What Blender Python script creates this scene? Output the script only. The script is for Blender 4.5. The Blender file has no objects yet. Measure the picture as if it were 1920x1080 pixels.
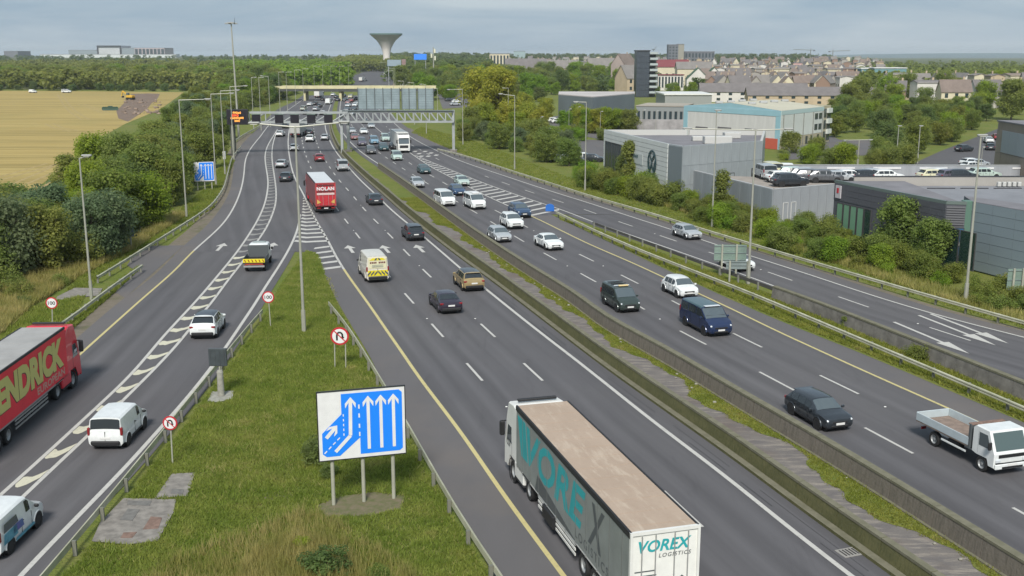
import bpy, bmesh, math, random
import numpy as np
from mathutils import Vector, Matrix
R = math.radians
random.seed(7)
rng = np.random.default_rng(7)
SC = bpy.context.scene
COL = SC.collection

# ------------------------------------------------------------------ camera
FPX, HC, VH = 1990.0, 19.7, 104.0          # focal length in photo pixels, camera height, horizon row
PITCH = math.atan((540 - VH) / FPX)
cd = bpy.data.cameras.new('camera')
cam = bpy.data.objects.new('camera', cd)
COL.objects.link(cam)
cam.location = (0, 0, HC)
cam.rotation_euler = (math.pi / 2 - PITCH, 0, 0)
cd.sensor_width = 36.0
cd.lens = FPX / 1920 * 36.0
cd.clip_start = 0.5
cd.clip_end = 30000
SC.camera = cam

# ------------------------------------------------------------------ sky, sun, exposure
SUN_EL, SUN_AZ = 44.0, 186.0               # sun behind the camera, veiled by cloud
w = bpy.data.worlds.new('World'); SC.world = w
w.use_nodes = True
nt = w.node_tree; nt.nodes.clear()
N = nt.nodes.new; Lk = nt.links.new
out = N('ShaderNodeOutputWorld'); bg = N('ShaderNodeBackground')
sky = N('ShaderNodeTexSky'); sky.sky_type = 'NISHITA'; sky.sun_disc = False
sky.sun_elevation = R(SUN_EL); sky.sun_rotation = R(SUN_AZ); sky.dust_density = 2.5; sky.air_density = 1.2
tc = N('ShaderNodeTexCoord')
mp = N('ShaderNodeMapping'); mp.inputs['Scale'].default_value = (1.0, 1.0, 9.0)
Lk(tc.outputs['Generated'], mp.inputs['Vector'])
nz = N('ShaderNodeTexNoise'); nz.inputs['Scale'].default_value = 3.4; nz.inputs['Detail'].default_value = 6
nz.inputs['Roughness'].default_value = 0.55; nz.inputs['Distortion'].default_value = 0.4
Lk(mp.outputs[0], nz.inputs['Vector'])
cr = N('ShaderNodeValToRGB')
cr.color_ramp.elements[0].position = 0.38; cr.color_ramp.elements[0].color = (1.85, 2.52, 3.2, 1)
cr.color_ramp.elements[1].position = 0.66; cr.color_ramp.elements[1].color = (2.95, 3.45, 3.85, 1)
Lk(nz.outputs['Fac'], cr.inputs['Fac'])
mx = N('ShaderNodeMix'); mx.data_type = 'RGBA'; mx.inputs['Factor'].default_value = 0.9
Lk(sky.outputs['Color'], mx.inputs['A']); Lk(cr.outputs['Color'], mx.inputs['B'])
Lk(mx.outputs['Result'], bg.inputs['Color'])
bg.inputs['Strength'].default_value = 0.12
Lk(bg.outputs[0], out.inputs['Surface'])
sl = bpy.data.lights.new('sun', 'SUN'); sl.energy = 3.3; sl.angle = R(14); sl.color = (1.0, 0.96, 0.9)
so = bpy.data.objects.new('sun', sl); COL.objects.link(so)
sd = Vector((math.sin(R(SUN_AZ)) * math.cos(R(SUN_EL)), math.cos(R(SUN_AZ)) * math.cos(R(SUN_EL)), math.sin(R(SUN_EL))))
so.rotation_euler = sd.to_track_quat('Z', 'Y').to_euler()
so.location = (0, 0, 200)
vs = SC.view_settings
vs.view_transform = 'Standard'; vs.look = 'None'; vs.exposure = 0.56; vs.gamma = 1.0; vs.use_curve_mapping = False

# ------------------------------------------------------------------ pixel rays to the ground
_F = Vector((0, math.cos(PITCH), -math.sin(PITCH))); _U = Vector((0, math.sin(PITCH), math.cos(PITCH)))
def ray(u, v):
    return _F + Vector((1, 0, 0)) * ((u - 960) / FPX) + _U * ((540 - v) / FPX)
def G(u, v, z=0.0):
    d = ray(u, v); t = (z - HC) / d.z
    p = d * t; return Vector((p.x, p.y, z))
def W(u, v, y):
    d = ray(u, v); t = y / d.y
    p = d * t; return Vector((p.x, y, p.z + HC))
def Dv(v, z=0.0): return G(960, v, z).y
def vD(D, z=0.0):
    a = math.atan2(HC - z, D) - PITCH
    return 540 + FPX * math.tan(a)
def hz(x, y):
    t = min(max((y - 650) / 2300.0, 0), 1); q = min(max((x / max(y, 1) - .27) / .07, 0), 1); return 14.5 * t * t * (3 - 2 * t) * (1 - .75 * q)

# ------------------------------------------------------------------ object helpers
def tag(o, label=None, cat=None, group=None, kind=None):
    if label: o['label'] = label
    if cat: o['category'] = cat
    if group: o['group'] = group
    if kind: o['kind'] = kind
    return o
def empty(name, loc=(0, 0, 0), rz=0.0):
    o = bpy.data.objects.new(name, None); COL.objects.link(o)
    o.location = loc; o.rotation_euler = (0, 0, rz); o.empty_display_size = 0.3
    return o
def link(name, me, parent=None, loc=None, rot=None, m=None, scale=None):
    o = bpy.data.objects.new(name, me); COL.objects.link(o)
    if parent: o.parent = parent
    if loc is not None: o.location = loc
    if rot is not None: o.rotation_euler = rot
    if scale is not None: o.scale = scale
    if m is not None:
        if me.materials: 
            o.material_slots[0].link = 'OBJECT'; o.material_slots[0].material = m
        else: me.materials.append(m)
    return o

class MB:
    """collects shapes and builds them as one mesh"""
    def __init__(s): s.v = []; s.f = []; s.m = []
    def add(s, vs, fs, mi=0):
        b = len(s.v); s.v += [tuple(p) for p in vs]; s.f += [tuple(i + b for i in f) for f in fs]; s.m += [mi] * len(fs)
        return s
    def box(s, c, d, mi=0, M=None):
        x, y, z = c; a, b, e = d[0] / 2, d[1] / 2, d[2] / 2
        vs = [Vector((i * a, j * b, k * e)) for k in (-1, 1) for j in (-1, 1) for i in (-1, 1)]
        if M: vs = [M @ p for p in vs]
        vs = [(p.x + x, p.y + y, p.z + z) for p in vs]
        return s.add(vs, [(0, 2, 3, 1), (4, 5, 7, 6), (0, 1, 5, 4), (2, 6, 7, 3), (0, 4, 6, 2), (1, 3, 7, 5)], mi)
    def rbox(s, c, d, r, mi=0, seg=1, M=None):
        bm = bmesh.new(); bmesh.ops.create_cube(bm, size=1)
        for p in bm.verts: p.co = Vector((p.co.x * d[0], p.co.y * d[1], p.co.z * d[2]))
        bmesh.ops.bevel(bm, geom=bm.edges[:], offset=r, segments=seg, affect='EDGES', profile=0.5)
        if M: bmesh.ops.transform(bm, matrix=M, verts=bm.verts)
        bm.verts.index_update()
        vs = [(p.co.x + c[0], p.co.y + c[1], p.co.z + c[2]) for p in bm.verts]
        fs = [[q.index for q in f.verts] for f in bm.faces]; bm.free()
        return s.add(vs, fs, mi)
    def cyl(s, p0, p1, r0, r1=None, n=8, mi=0, cap=True):
        if r1 is None: r1 = r0
        p0 = Vector(p0); p1 = Vector(p1); d = (p1 - p0)
        q = d.to_track_quat('Z', 'Y') if d.length > 1e-9 else Matrix.Identity(3).to_quaternion()
        vs = []
        for p, r in ((p0, r0), (p1, r1)):
            for k in range(n):
                a = 2 * math.pi * k / n; vs.append(p + q @ Vector((math.cos(a) * r, math.sin(a) * r, 0)))
        fs = [(k, (k + 1) % n, n + (k + 1) % n, n + k) for k in range(n)]
        if cap: fs += [tuple(range(n - 1, -1, -1)), tuple(range(n, 2 * n))]
        return s.add(vs, fs, mi)
    def tube(s, pts, r, n=6, mi=0):
        for a, b in zip(pts, pts[1:]): s.cyl(a, b, r, r, n, mi)
        return s
    def lathe(s, prof, n=16, axis='Z', c=(0, 0, 0), mi=0):
        vs = []
        for r, h in prof:
            for k in range(n):
                a = 2 * math.pi * k / n; x, y = r * math.cos(a), r * math.sin(a)
                p = (x, y, h) if axis == 'Z' else (x, h, y)
                vs.append((p[0] + c[0], p[1] + c[1], p[2] + c[2]))
        fs = []
        for i in range(len(prof) - 1):
            for k in range(n):
                a, b = i * n + k, i * n + (k + 1) % n
                fs.append((a, b, b + n, a + n) if axis == 'Z' else (b, a, a + n, b + n))
        return s.add(vs, fs, mi)
    def prism(s, pts, z0, z1, mi=0, top=True, bottom=True):
        n = len(pts)
        vs = [(p[0], p[1], z0) for p in pts] + [(p[0], p[1], z1) for p in pts]
        fs = [(k, (k + 1) % n, n + (k + 1) % n, n + k) for k in range(n)]
        if top: fs.append(tuple(range(n, 2 * n)))
        if bottom: fs.append(tuple(range(n - 1, -1, -1)))
        return s.add(vs, fs, mi)
    def quad(s, a, b, c, d, mi=0): return s.add([a, b, c, d], [(0, 1, 2, 3)], mi)
    def plate(s, pts, n, t, mi=0):
        """flat outline with thickness t along n"""
        n = Vector(n); k = len(pts); a = [Vector(p) for p in pts]
        vs = a + [p + n * t for p in a]
        fs = [tuple(range(k - 1, -1, -1)), tuple(range(k, 2 * k))] + [(i, (i + 1) % k, k + (i + 1) % k, k + i) for i in range(k)]
        return s.add(vs, fs, mi)
    def mesh(s, name, mats=(), smooth=False, ang=35, fix=True):
        me = bpy.data.meshes.new(name); me.from_pydata(s.v, [], s.f)
        for m in (mats if isinstance(mats, (list, tuple)) else [mats]): me.materials.append(m)
        if any(s.m): me.polygons.foreach_set('material_index', s.m)
        if fix:
            bm = bmesh.new(); bm.from_mesh(me); bmesh.ops.recalc_face_normals(bm, faces=bm.faces); bm.to_mesh(me); bm.free()
        if smooth:
            me.polygons.foreach_set('use_smooth', [True] * len(me.polygons)); me.set_sharp_from_angle(angle=R(ang))
        me.update(); return me
    def obj(s, name, mats, parent=None, smooth=False, ang=35, loc=None, rot=None, fix=True):
        return link(name, s.mesh(name, mats, smooth, ang, fix), parent, loc, rot)

# ------------------------------------------------------------------ materials
MATS = {}
def mat(name, col, rough=0.8, metal=0.0, var=0.0, scale=2.0, col2=None, bump=0.0, bscale=None, coat=0.0, emis=None, estr=0.0,
        spec=0.5, stretch=None, detail=5, objrand=0.0, ramp=(0.35, 0.65)):
    if name in MATS: return MATS[name]
    m = bpy.data.materials.new(name); m.use_nodes = True; MATS[name] = m
    t = m.node_tree; P = t.nodes['Principled BSDF']
    c = tuple(col) + (1,)
    P.inputs['Base Color'].default_value = c; P.inputs['Roughness'].default_value = rough
    P.inputs['Metallic'].default_value = metal; P.inputs['Coat Weight'].default_value = coat
    P.inputs['Specular IOR Level'].default_value = spec
    if emis: P.inputs['Emission Color'].default_value = tuple(emis) + (1,); P.inputs['Emission Strength'].default_value = estr
    if var or col2 or bump:
        tcn = t.nodes.new('ShaderNodeTexCoord'); mpn = t.nodes.new('ShaderNodeMapping')
        t.links.new(tcn.outputs['Object'], mpn.inputs['Vector'])
        if stretch: mpn.inputs['Scale'].default_value = stretch
    if var or col2:
        n1 = t.nodes.new('ShaderNodeTexNoise'); n1.inputs['Scale'].default_value = scale; n1.inputs['Detail'].default_value = detail
        n1.inputs['Roughness'].default_value = 0.6
        t.links.new(mpn.outputs[0], n1.inputs['Vector'])
        r = t.nodes.new('ShaderNodeValToRGB'); r.color_ramp.elements[0].position, r.color_ramp.elements[1].position = ramp
        a = col2 if col2 else tuple(x * (1 - var) for x in col); b = col if col2 else tuple(min(1, x * (1 + var)) for x in col)
        r.color_ramp.elements[0].color = tuple(a) + (1,); r.color_ramp.elements[1].color = tuple(b) + (1,)
        t.links.new(n1.outputs['Fac'], r.inputs['Fac']); t.links.new(r.outputs['Color'], P.inputs['Base Color'])
    if bump:
        n2 = t.nodes.new('ShaderNodeTexNoise'); n2.inputs['Scale'].default_value = bscale or scale * 4; n2.inputs['Detail'].default_value = 4
        t.links.new(mpn.outputs[0], n2.inputs['Vector'])
        bn = t.nodes.new('ShaderNodeBump'); bn.inputs['Strength'].default_value = bump; bn.inputs['Distance'].default_value = 0.05
        t.links.new(n2.outputs['Fac'], bn.inputs['Height']); t.links.new(bn.outputs[0], P.inputs['Normal'])
    return m

def ground_mat(name, layers, bump=0.3, bscale=8.0, rough=0.95, dist=0.05, detailbump=4):
    """layers: list of (scale, stretch, lo, hi, colour, amount); first is (colour,)"""
    m = bpy.data.materials.new(name); m.use_nodes = True; MATS[name] = m
    t = m.node_tree; P = t.nodes['Principled BSDF']; P.inputs['Roughness'].default_value = rough; P.inputs['Specular IOR Level'].default_value = 0.25
    tcn = t.nodes.new('ShaderNodeTexCoord'); prev = None
    base = tuple(layers[0][0]) + (1,)
    for i, (sc, st, lo, hi, c, amt) in enumerate(layers[1:]):
        mpn = t.nodes.new('ShaderNodeMapping'); mpn.inputs['Scale'].default_value = st; mpn.inputs['Location'].default_value = (i * 17.3, i * 5.1, 0)
        t.links.new(tcn.outputs['Object'], mpn.inputs['Vector'])
        n1 = t.nodes.new('ShaderNodeTexNoise'); n1.inputs['Scale'].default_value = sc; n1.inputs['Detail'].default_value = 6; n1.inputs['Roughness'].default_value = 0.62
        t.links.new(mpn.outputs[0], n1.inputs['Vector'])
        mr = t.nodes.new('ShaderNodeMapRange'); mr.inputs[1].default_value = lo; mr.inputs[2].default_value = hi; mr.inputs[4].default_value = amt
        t.links.new(n1.outputs['Fac'], mr.inputs[0])
        mxn = t.nodes.new('ShaderNodeMix'); mxn.data_type = 'RGBA'
        t.links.new(mr.outputs[0], mxn.inputs['Factor'])
        if prev is None: mxn.inputs['A'].default_value = base
        else: t.links.new(prev, mxn.inputs['A'])
        mxn.inputs['B'].default_value = tuple(c) + (1,)
        prev = mxn.outputs['Result']
    if prev is not None: t.links.new(prev, P.inputs['Base Color'])
    else: P.inputs['Base Color'].default_value = base
    if bump:
        n2 = t.nodes.new('ShaderNodeTexNoise'); n2.inputs['Scale'].default_value = bscale; n2.inputs['Detail'].default_value = detailbump
        t.links.new(tcn.outputs['Object'], n2.inputs['Vector'])
        bn = t.nodes.new('ShaderNodeBump'); bn.inputs['Strength'].default_value = bump; bn.inputs['Distance'].default_value = dist
        t.links.new(n2.outputs['Fac'], bn.inputs['Height']); t.links.new(bn.outputs[0], P.inputs['Normal'])
    return m
one = (1, 1, 1)
GRASS = ground_mat('grass_ground', [((0.104, 0.140, 0.022),), (0.05, one, .42, .6, (0.15, 0.158, 0.034), .8), (0.35, one, .45, .62, (0.165, 0.162, 0.048), .7),
    (2.2, one, .5, .7, (0.055, 0.092, 0.012), .7), (0.16, one, .60, .72, (0.17, 0.135, 0.065), .7), (9, one, .45, .65, (0.15, 0.17, 0.034), .45)], bump=0.9, bscale=9, dist=0.12)
FAR_GROUND = ground_mat('far_ground', [((0.075, 0.095, 0.025),), (0.006, one, .4, .6, (0.11, 0.105, 0.05), .8), (0.03, one, .5, .62, (0.04, 0.06, 0.018), .9)], bump=0)
def lane_wear(m, amt=.16, width=3.55):
    '''pale polished wheel tracks and oil-dark lane centres, following the lanes through the UV map'''
    t = m.node_tree; P = t.nodes['Principled BSDF']; src = P.inputs['Base Color'].links[0].from_socket
    uv = t.nodes.new('ShaderNodeUVMap'); uv.uv_map = 'lane'; sp = t.nodes.new('ShaderNodeSeparateXYZ'); t.links.new(uv.outputs[0], sp.inputs[0])
    a = t.nodes.new('ShaderNodeMath'); a.operation = 'MULTIPLY'; a.inputs[1].default_value = 4 * math.pi / width; t.links.new(sp.outputs[0], a.inputs[0])
    c = t.nodes.new('ShaderNodeMath'); c.operation = 'COSINE'; t.links.new(a.outputs[0], c.inputs[0])
    mpn = t.nodes.new('ShaderNodeMapping'); mpn.inputs['Scale'].default_value = (1.3, .035, 1); t.links.new(uv.outputs[0], mpn.inputs['Vector'])
    n = t.nodes.new('ShaderNodeTexNoise'); n.inputs['Scale'].default_value = 1.0; n.inputs['Detail'].default_value = 6; t.links.new(mpn.outputs[0], n.inputs['Vector'])
    k = t.nodes.new('ShaderNodeMath'); k.operation = 'MULTIPLY_ADD'; k.inputs[1].default_value = -amt * .45; k.inputs[2].default_value = 1.0; t.links.new(c.outputs[0], k.inputs[0])
    r = t.nodes.new('ShaderNodeMapRange'); r.inputs[1].default_value = .3; r.inputs[2].default_value = .7; r.inputs[3].default_value = 1 - amt; r.inputs[4].default_value = 1 + amt; t.links.new(n.outputs['Fac'], r.inputs[0])
    q = t.nodes.new('ShaderNodeMath'); q.operation = 'MULTIPLY'; t.links.new(k.outputs[0], q.inputs[0]); t.links.new(r.outputs[0], q.inputs[1])
    v = t.nodes.new('ShaderNodeVectorMath'); v.operation = 'SCALE'; t.links.new(src, v.inputs[0]); t.links.new(q.outputs[0], v.inputs['Scale']); t.links.new(v.outputs[0], P.inputs['Base Color'])
ASPHALT = ground_mat('asphalt', [((0.092, 0.089, 0.094),), (0.25, (1, .25, 1), .4, .65, (0.083, 0.080, 0.085), .8), (0.035, one, .45, .6, (0.102, 0.098, 0.100), .6),
    (14, one, .4, .7, (0.10, 0.097, 0.098), .35), (30, one, .55, .7, (0.04, 0.04, 0.042), .4), (0.9, (1, .12, 1), .58, .75, (0.055, 0.053, 0.056), .45)], bump=0.25, bscale=40, rough=0.82, dist=0.01)
lane_wear(ASPHALT, .13)
SHOULDER = ground_mat('hard_shoulder_asphalt', [((0.110, 0.105, 0.107),), (0.3, (1, .2, 1), .4, .65, (0.094, 0.090, 0.092), .8), (12, one, .4, .7, (0.132, 0.125, 0.125), .4),
    (0.08, one, .5, .65, (0.135, 0.12, 0.11), .6)], bump=0.25, bscale=30, rough=0.9, dist=0.01)
GRAVEL = ground_mat('gravel_verge', [((0.16, 0.135, 0.105),), (1.5, one, .4, .65, (0.12, 0.105, 0.075), .8), (0.5, one, .5, .66, (0.075, 0.085, 0.03), .7), (20, one, .45, .7, (0.22, 0.19, 0.15), .4)], bump=0.6, bscale=25)
PAVING = ground_mat('median_concrete', [((0.16, 0.145, 0.132),), (0.6, (1, 2.2, 1), .42, .62, (0.12, 0.11, 0.108), .9), (1.5, (.4, 1.9, 1), .50, .62, (0.26, 0.23, 0.195), .8), (0.25, one, .5, .62, (0.125, 0.10, 0.085), .7),
    (15, one, .5, .7, (0.09, 0.085, 0.08), .4)], bump=0.5, bscale=12)
STUBBLE = ground_mat('stubble_field', [((0.325, 0.242, 0.080),), (0.06, (.2, 1.6, 1), .45, .56, (0.245, 0.188, 0.06), .9), (0.20, (.10, 2.5, 1), .5, .60, (0.39, 0.30, 0.11), .9),
    (0.02, one, .52, .66, (0.26, 0.22, 0.075), .6), (3, one, .5, .7, (0.28, 0.20, 0.09), .35)], bump=0.4, bscale=3)
EARTH = ground_mat('bare_earth', [((0.15, 0.11, 0.085),), (0.3, one, .4, .6, (0.20, 0.14, 0.10), .9), (1.5, one, .5, .65, (0.10, 0.078, 0.062), .8)], bump=0.8, bscale=2)
def paint_mat(name, col):
    return ground_mat(name, [(col,), (6, one, .52, .70, tuple(x * .62 for x in col), .55), (1.2, one, .55, .7, tuple(x * .75 for x in col), .6)], bump=0, rough=0.7)
PW = paint_mat('white_road_paint', (0.44, 0.43, 0.40)); PY = paint_mat('yellow_road_paint', (0.46, 0.40, 0.19)); PWORN = paint_mat('worn_white_paint', (0.24, 0.235, 0.22))
# ------------------------------------------------------------------ the road alignment (photo rows -> ground)
LN = {
 'left_edge': [(582,175),(562,191),(531,213),(505,234),(489,255),(469,280),(460,301),(458,324),(453,352),(442,382),(423,414),(400,438),(361,472),(328,507),(267,560),(222,600),(164,652),(97,712),(0,798)],
 'div_left': [(590,175),(572,191),(549,213),(526,234),(516,250),(502,273),(497,292),(499,313),(503,340),(501,363),(495,387),(481,417),(450,465),(425,497),(400,527),(372,560),(305,632),(278,665),(239,710),(194,752),(155,788),(122,819),(75,862),(0,929)],
 'div_right': [(591,175),(573,191),(551,213),(528,234),(518,250),(511,275),(510,296),(512,313),(516,340),(518,359),(517,382),(509,407),(498,430),(480,456),(448,500),(420,535),(403,560),(375,593),(330,649),(278,704),(211,770),(161,822),(111,866),(61,915),(0,972)],
 'fork': [(603,175),(588,191),(565,213),(545,236),(541,255),(540.5,273),(543,294),(548,319),(555,338),(567,360),(571,368),(583,394),(599,424),(613,447),(632,484),(655,520),(677,550),(705,590),(730,627),(757,665),(780,700),(860,805),(895,855),(937,918),(983,981),(1025,1038),(1057,1080)],
 'left_lane': [(563,400),(560,424),(550,451),(540,471),(520,504),(495,542),(480,567),(453,607),(425,649),(397,688),(358,738),(322,779),(300,804),(267,841),(222,891),(178,935),(125,991),(83,1030),(42,1078)],
 'nb_right': [(632,175),(622,193),(616,209),(609.5,234),(615,255),(627,280),(643,301),(655,315),(678,340),(701,361),(724,384),(747,405),(770,423),(803,451),(837,480),(868,507),(915,545),(968,588),(1020,629),(1089,682),(1164,742),(1228,793),(1317,860),(1400,924),(1481,992),(1563,1054),(1600,1083)],
 'nb_wall': [(636,175),(628,191),(623,209),(619,234),(624,258),(640,288),(683,331),(721,364),(765,403),(857,475),(937,533),(1020,596),(1140,687),(1256,769),(1400,870),(1508,951),(1687,1078)],
 'sb_wall': [(638,175),(634,193),(632,209),(630,234),(641,257),(668,285),(702,309),(752,344),(800,379),(886,442),(951,487),(1003,521),(1080,570),(1139,616),(1256,681),(1353,741),(1500,829),(1617,900),(1749,984),(1888,1073)],
 'sb_right': [(668,175),(675,193),(683,213),(695,230),(719,251),(777,292),(808,313),(849,334),(905,364),(960,389),(999,406),(1060,436),(1109,460),(1180,490),(1253,524),(1320,555),(1380,583),(1444,615),(1540,659),(1634,702),(1734,746),(1854,800),(1960,850)],
 'sb_shoulder': [(1040,406),(1095,432),(1153,460),(1236,500),(1347,552),(1458,601),(1607,660),(1746,719),(1920,794)],
 'slip_left': [(777,291),(796,299),(864,327),(929,352),(1001,377),(1060,396),(1100,413),(1172,438),(1270,472),(1358,503),(1450,537),(1545,574),(1648,618),(1760,668),(1870,716)],
 'slip_right': [(690,175),(700,193),(718,213),(736,228),(772,258),(820,283),(869,304),(929,324),(1001,348),(1060,367),(1100,379),(1173,403),(1267,433),(1326,453),(1414,482),(1500,509),(1620,549),(1717,579),(1813,606),(1920,632)],
 'slip_edge': [(697,175),(712,193),(733,213),(757,234),(799,261),(883,297),(953,324),(1060,358),(1100,370),(1180,396),(1273,425),(1332,445),(1420,473),(1500,497),(1644,544),(1789,589),(1920,620)],
 'left_asphalt': [(576,172),(552,190),(520,205),(482,242),(446,280),(440,301),(434,347),(422,378),(389,422),(344,461),(289,517),(230,561),(183,600),(115,660),(0,760)],
 'island_right': [(588,462),(593,477),(605,505),(620,540),(645,587),(705,688),(716,722),(760,791),(824,902),(860,963),(924,1075)],
}
for k in LN: LN[k].sort(key=lambda p: p[1])
def Uat(k, v):
    P = LN[k]; n = len(P)
    if v <= P[0][1]:
        (a, b), (c, d) = P[0], P[1]; return a + (c - a) * (v - b) / (d - b)
    if v >= P[-1][1]:
        (a, b), (c, d) = P[-3], P[-1]; return c + (c - a) * (v - d) / (d - b)
    for i in range(n - 1):
        if P[i][1] <= v <= P[i + 1][1]: break
    def sl(j):
        j0, j1 = max(j - 1, 0), min(j + 1, n - 1); return (P[j1][0] - P[j0][0]) / (P[j1][1] - P[j0][1])
    h = P[i + 1][1] - P[i][1]; t = (v - P[i][1]) / h
    return ((2*t**3 - 3*t*t + 1) * P[i][0] + (t**3 - 2*t*t + t) * h * sl(i) + (-2*t**3 + 3*t*t) * P[i+1][0] + (t**3 - t*t) * h * sl(i+1))
DMAX = 545.0
def _grid():
    g = [20.0]
    while g[-1] < DMAX: g.append(g[-1] + max(1.0, g[-1] * 0.012))
    return np.array(g)
DG = _grid()
XL = {}
for k in LN:
    xs = np.array([G(Uat(k, vD(d)), vD(d)).x for d in DG])
    for _ in range(14): xs[1:-1] = .25 * xs[:-2] + .5 * xs[1:-1] + .25 * xs[2:]
    XL[k] = xs
def X(k, D): return float(np.interp(D, DG, XL[k]))
def Pt(k, D, z=0.0): return Vector((X(k, D), D, z))
def path(k, D0, D1, step=None, fn=None, z=0.0):
    ds = [D0] + [float(d) for d in DG if D0 < d < D1] + [D1]
    f = fn or (lambda D: X(k, D))
    return [Vector((f(D), D, z)) for D in ds]
def offset(pts, o):
    out = []
    for i, p in enumerate(pts):
        a, b = pts[max(i - 1, 0)], pts[min(i + 1, len(pts) - 1)]
        t = (b - a); t.z = 0; t.normalize(); out.append(p + Vector((t.y, -t.x, 0)) * o)   # positive = to the right
    return out
def strip(name, ka, kb, D0, D1, m, z=0.0, ao=0.0, bo=0.0, nx=1, ref=None):
    fa = ka if callable(ka) else (lambda D: X(ka, D)); fb = kb if callable(kb) else (lambda D: X(kb, D))
    a = offset(path(None, D0, D1, fn=fa, z=z), ao); b = offset(path(None, D0, D1, fn=fb, z=z), bo)
    mb = MB(); n = len(a)
    vs = []
    for p, q in zip(a, b):
        for j in range(nx + 1): vs.append(p.lerp(q, j / nx))
    fs = [(i*(nx+1)+j, i*(nx+1)+j+1, (i+1)*(nx+1)+j+1, (i+1)*(nx+1)+j) for i in range(n - 1) for j in range(nx)]
    mb.add(vs, fs); o = mb.obj(name, m, fix=False)
    if ref:                                   # across-lane metres and along-road metres as a UV map
        me = o.data; uv = me.uv_layers.new(name='lane'); R_ = path(ref, D0, D1); ss = arc(R_); U = []
        for i, p in enumerate(R_):
            q, r = R_[max(i-1, 0)], R_[min(i+1, n-1)]; t = (r - q).normalized(); nn = Vector((t.y, -t.x, 0))
            for j in range(nx + 1): U.append(((vs[i*(nx+1)+j] - p).dot(nn), ss[i]))
        for l in me.loops: uv.data[l.index].uv = U[l.vertex_index]
    return tag(o, kind='structure')
def ribbon_mb(mb, pts, wd, mi=0):
    a, b = offset(pts, -wd / 2), offset(pts, wd / 2); n = len(pts)
    mb.add(a + b, [(i, n + i, n + i + 1, i + 1) for i in range(n - 1)], mi)
def arc(pts):
    s = [0.0]
    for a, b in zip(pts, pts[1:]): s.append(s[-1] + (b - a).length)
    return s
def at_s(pts, ss, s):
    s = min(max(s, 0), ss[-1]); i = min(int(np.searchsorted(ss, s, side='right')) - 1, len(pts) - 2); i = max(i, 0)
    t = (s - ss[i]) / max(ss[i + 1] - ss[i], 1e-9); return pts[i].lerp(pts[i + 1], t)

# ------------------------------------------------------------------ ground
vs, fs = [], []
dist = [-400, -150, 0, 60, 150, 300, 450, 600, 650] + [650 * 1.12 ** i for i in range(1, 25)]
cols = [-1.0, -.9, -.75, -.5, -.3, -.15, 0, .15, .225, .285, .35, .5, .75, .9, 1.0]
for d in dist:
    for c in cols:
        x = c * max(abs(d), 400) * 1.2; vs.append((x, d, hz(x, d) - 0.03))
nc = len(cols)
fs = [(i*nc+j, i*nc+j+1, (i+1)*nc+j+1, (i+1)*nc+j) for i in range(len(dist)-1) for j in range(nc-1)]
g = MB().add(vs, fs, 0); me = g.mesh('ground', [GRASS, FAR_GROUND], fix=False)
for p in me.polygons:
    if p.center.y > 640: p.material_index = 1
tag(link('ground', me), kind='structure')

Dn = lambda v: Dv(v)                      # short: distance of a photo row on the road plane
Dnose = Dn(472); Dsb = Dn(402)
strip('motorway', 'left_asphalt', 'nb_wall', Dnose, DMAX, ASPHALT, ref='nb_right')
strip('merging_road', 'left_asphalt', 'left_lane', 20, Dnose, ASPHALT, bo=0.75, ref='left_lane')
strip('northbound_carriageway', 'island_right', 'nb_wall', 20, Dnose, ASPHALT, ref='nb_right')
strip('southbound_carriageway', 'sb_wall', 'slip_edge', Dsb, DMAX, ASPHALT, ref='sb_right')
strip('southbound_lanes', 'sb_wall', 'sb_shoulder', 20, Dsb, ASPHALT, bo=0.1, ref='sb_right')
strip('slip_road', 'slip_left', 'slip_edge', 20, Dsb, ASPHALT, ao=-0.9, ref='slip_right')
# shoulders lie on the asphalt as their own surface course
strip('left_hard_shoulder', 'left_asphalt', 'left_edge', 20, Dn(236), SHOULDER, z=0.004)
strip('nb_hard_shoulder', 'island_right', 'fork', 20, Dn(500), SHOULDER, z=0.004)
strip('sb_hard_shoulder', 'sb_right', 'sb_shoulder', 20, Dsb - 1, SHOULDER, z=0.004)
strip('slip_hard_shoulder', 'slip_right', 'slip_edge', 20, DMAX, SHOULDER, z=0.004)
strip('gravel_verge', lambda D: X('left_asphalt', D), lambda D: X('left_asphalt', D), 20, Dn(250), GRAVEL, z=-0.012, ao=-1.7, bo=0.3)
strip('gravel_verge', 'slip_edge', 'slip_edge', 20, Dn(240), GRAVEL, z=-0.012, ao=-0.3, bo=0.7)
strip('median_strip', 'nb_wall', 'sb_wall', 20, Dn(300), PAVING, z=-0.004, ao=0.2, bo=-0.2)
strip('median_grass_strip', 'nb_wall', 'sb_wall', Dn(300), DMAX, GRASS, z=-0.004, ao=0.2, bo=-0.2)
# grass that creeps over the median paving from the southbound side, with a ragged edge
def ragged(D):
    a, b = X('nb_wall', D), X('sb_wall', D)
    f = 0.68 + 0.09 * math.sin(D * .83) * math.sin(D * .31 + 1) + 0.11 * math.sin(D * .47 + 2.1) + .035 * math.sin(D * 2.9)
    if D > 120: f -= min((D - 120) / 60, .45)
    return a + (b - a) * min(max(f, .12), .86)
_dg = DG; DG2 = np.arange(20, Dn(300), .35)
def strip_fine(name, fa, fb, ds, m, z):
    mb = MB(); vs = []
    for D in ds: vs += [(fa(D), D, z), (fb(D), D, z)]
    mb.add(vs, [(2*i, 2*i+1, 2*i+3, 2*i+2) for i in range(len(ds)-1)]); return tag(mb.obj(name, m, fix=False), kind='structure')
strip_fine('median_turf', ragged, lambda D: X('sb_wall', D) - .15, DG2, GRASS, 0.01)
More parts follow.
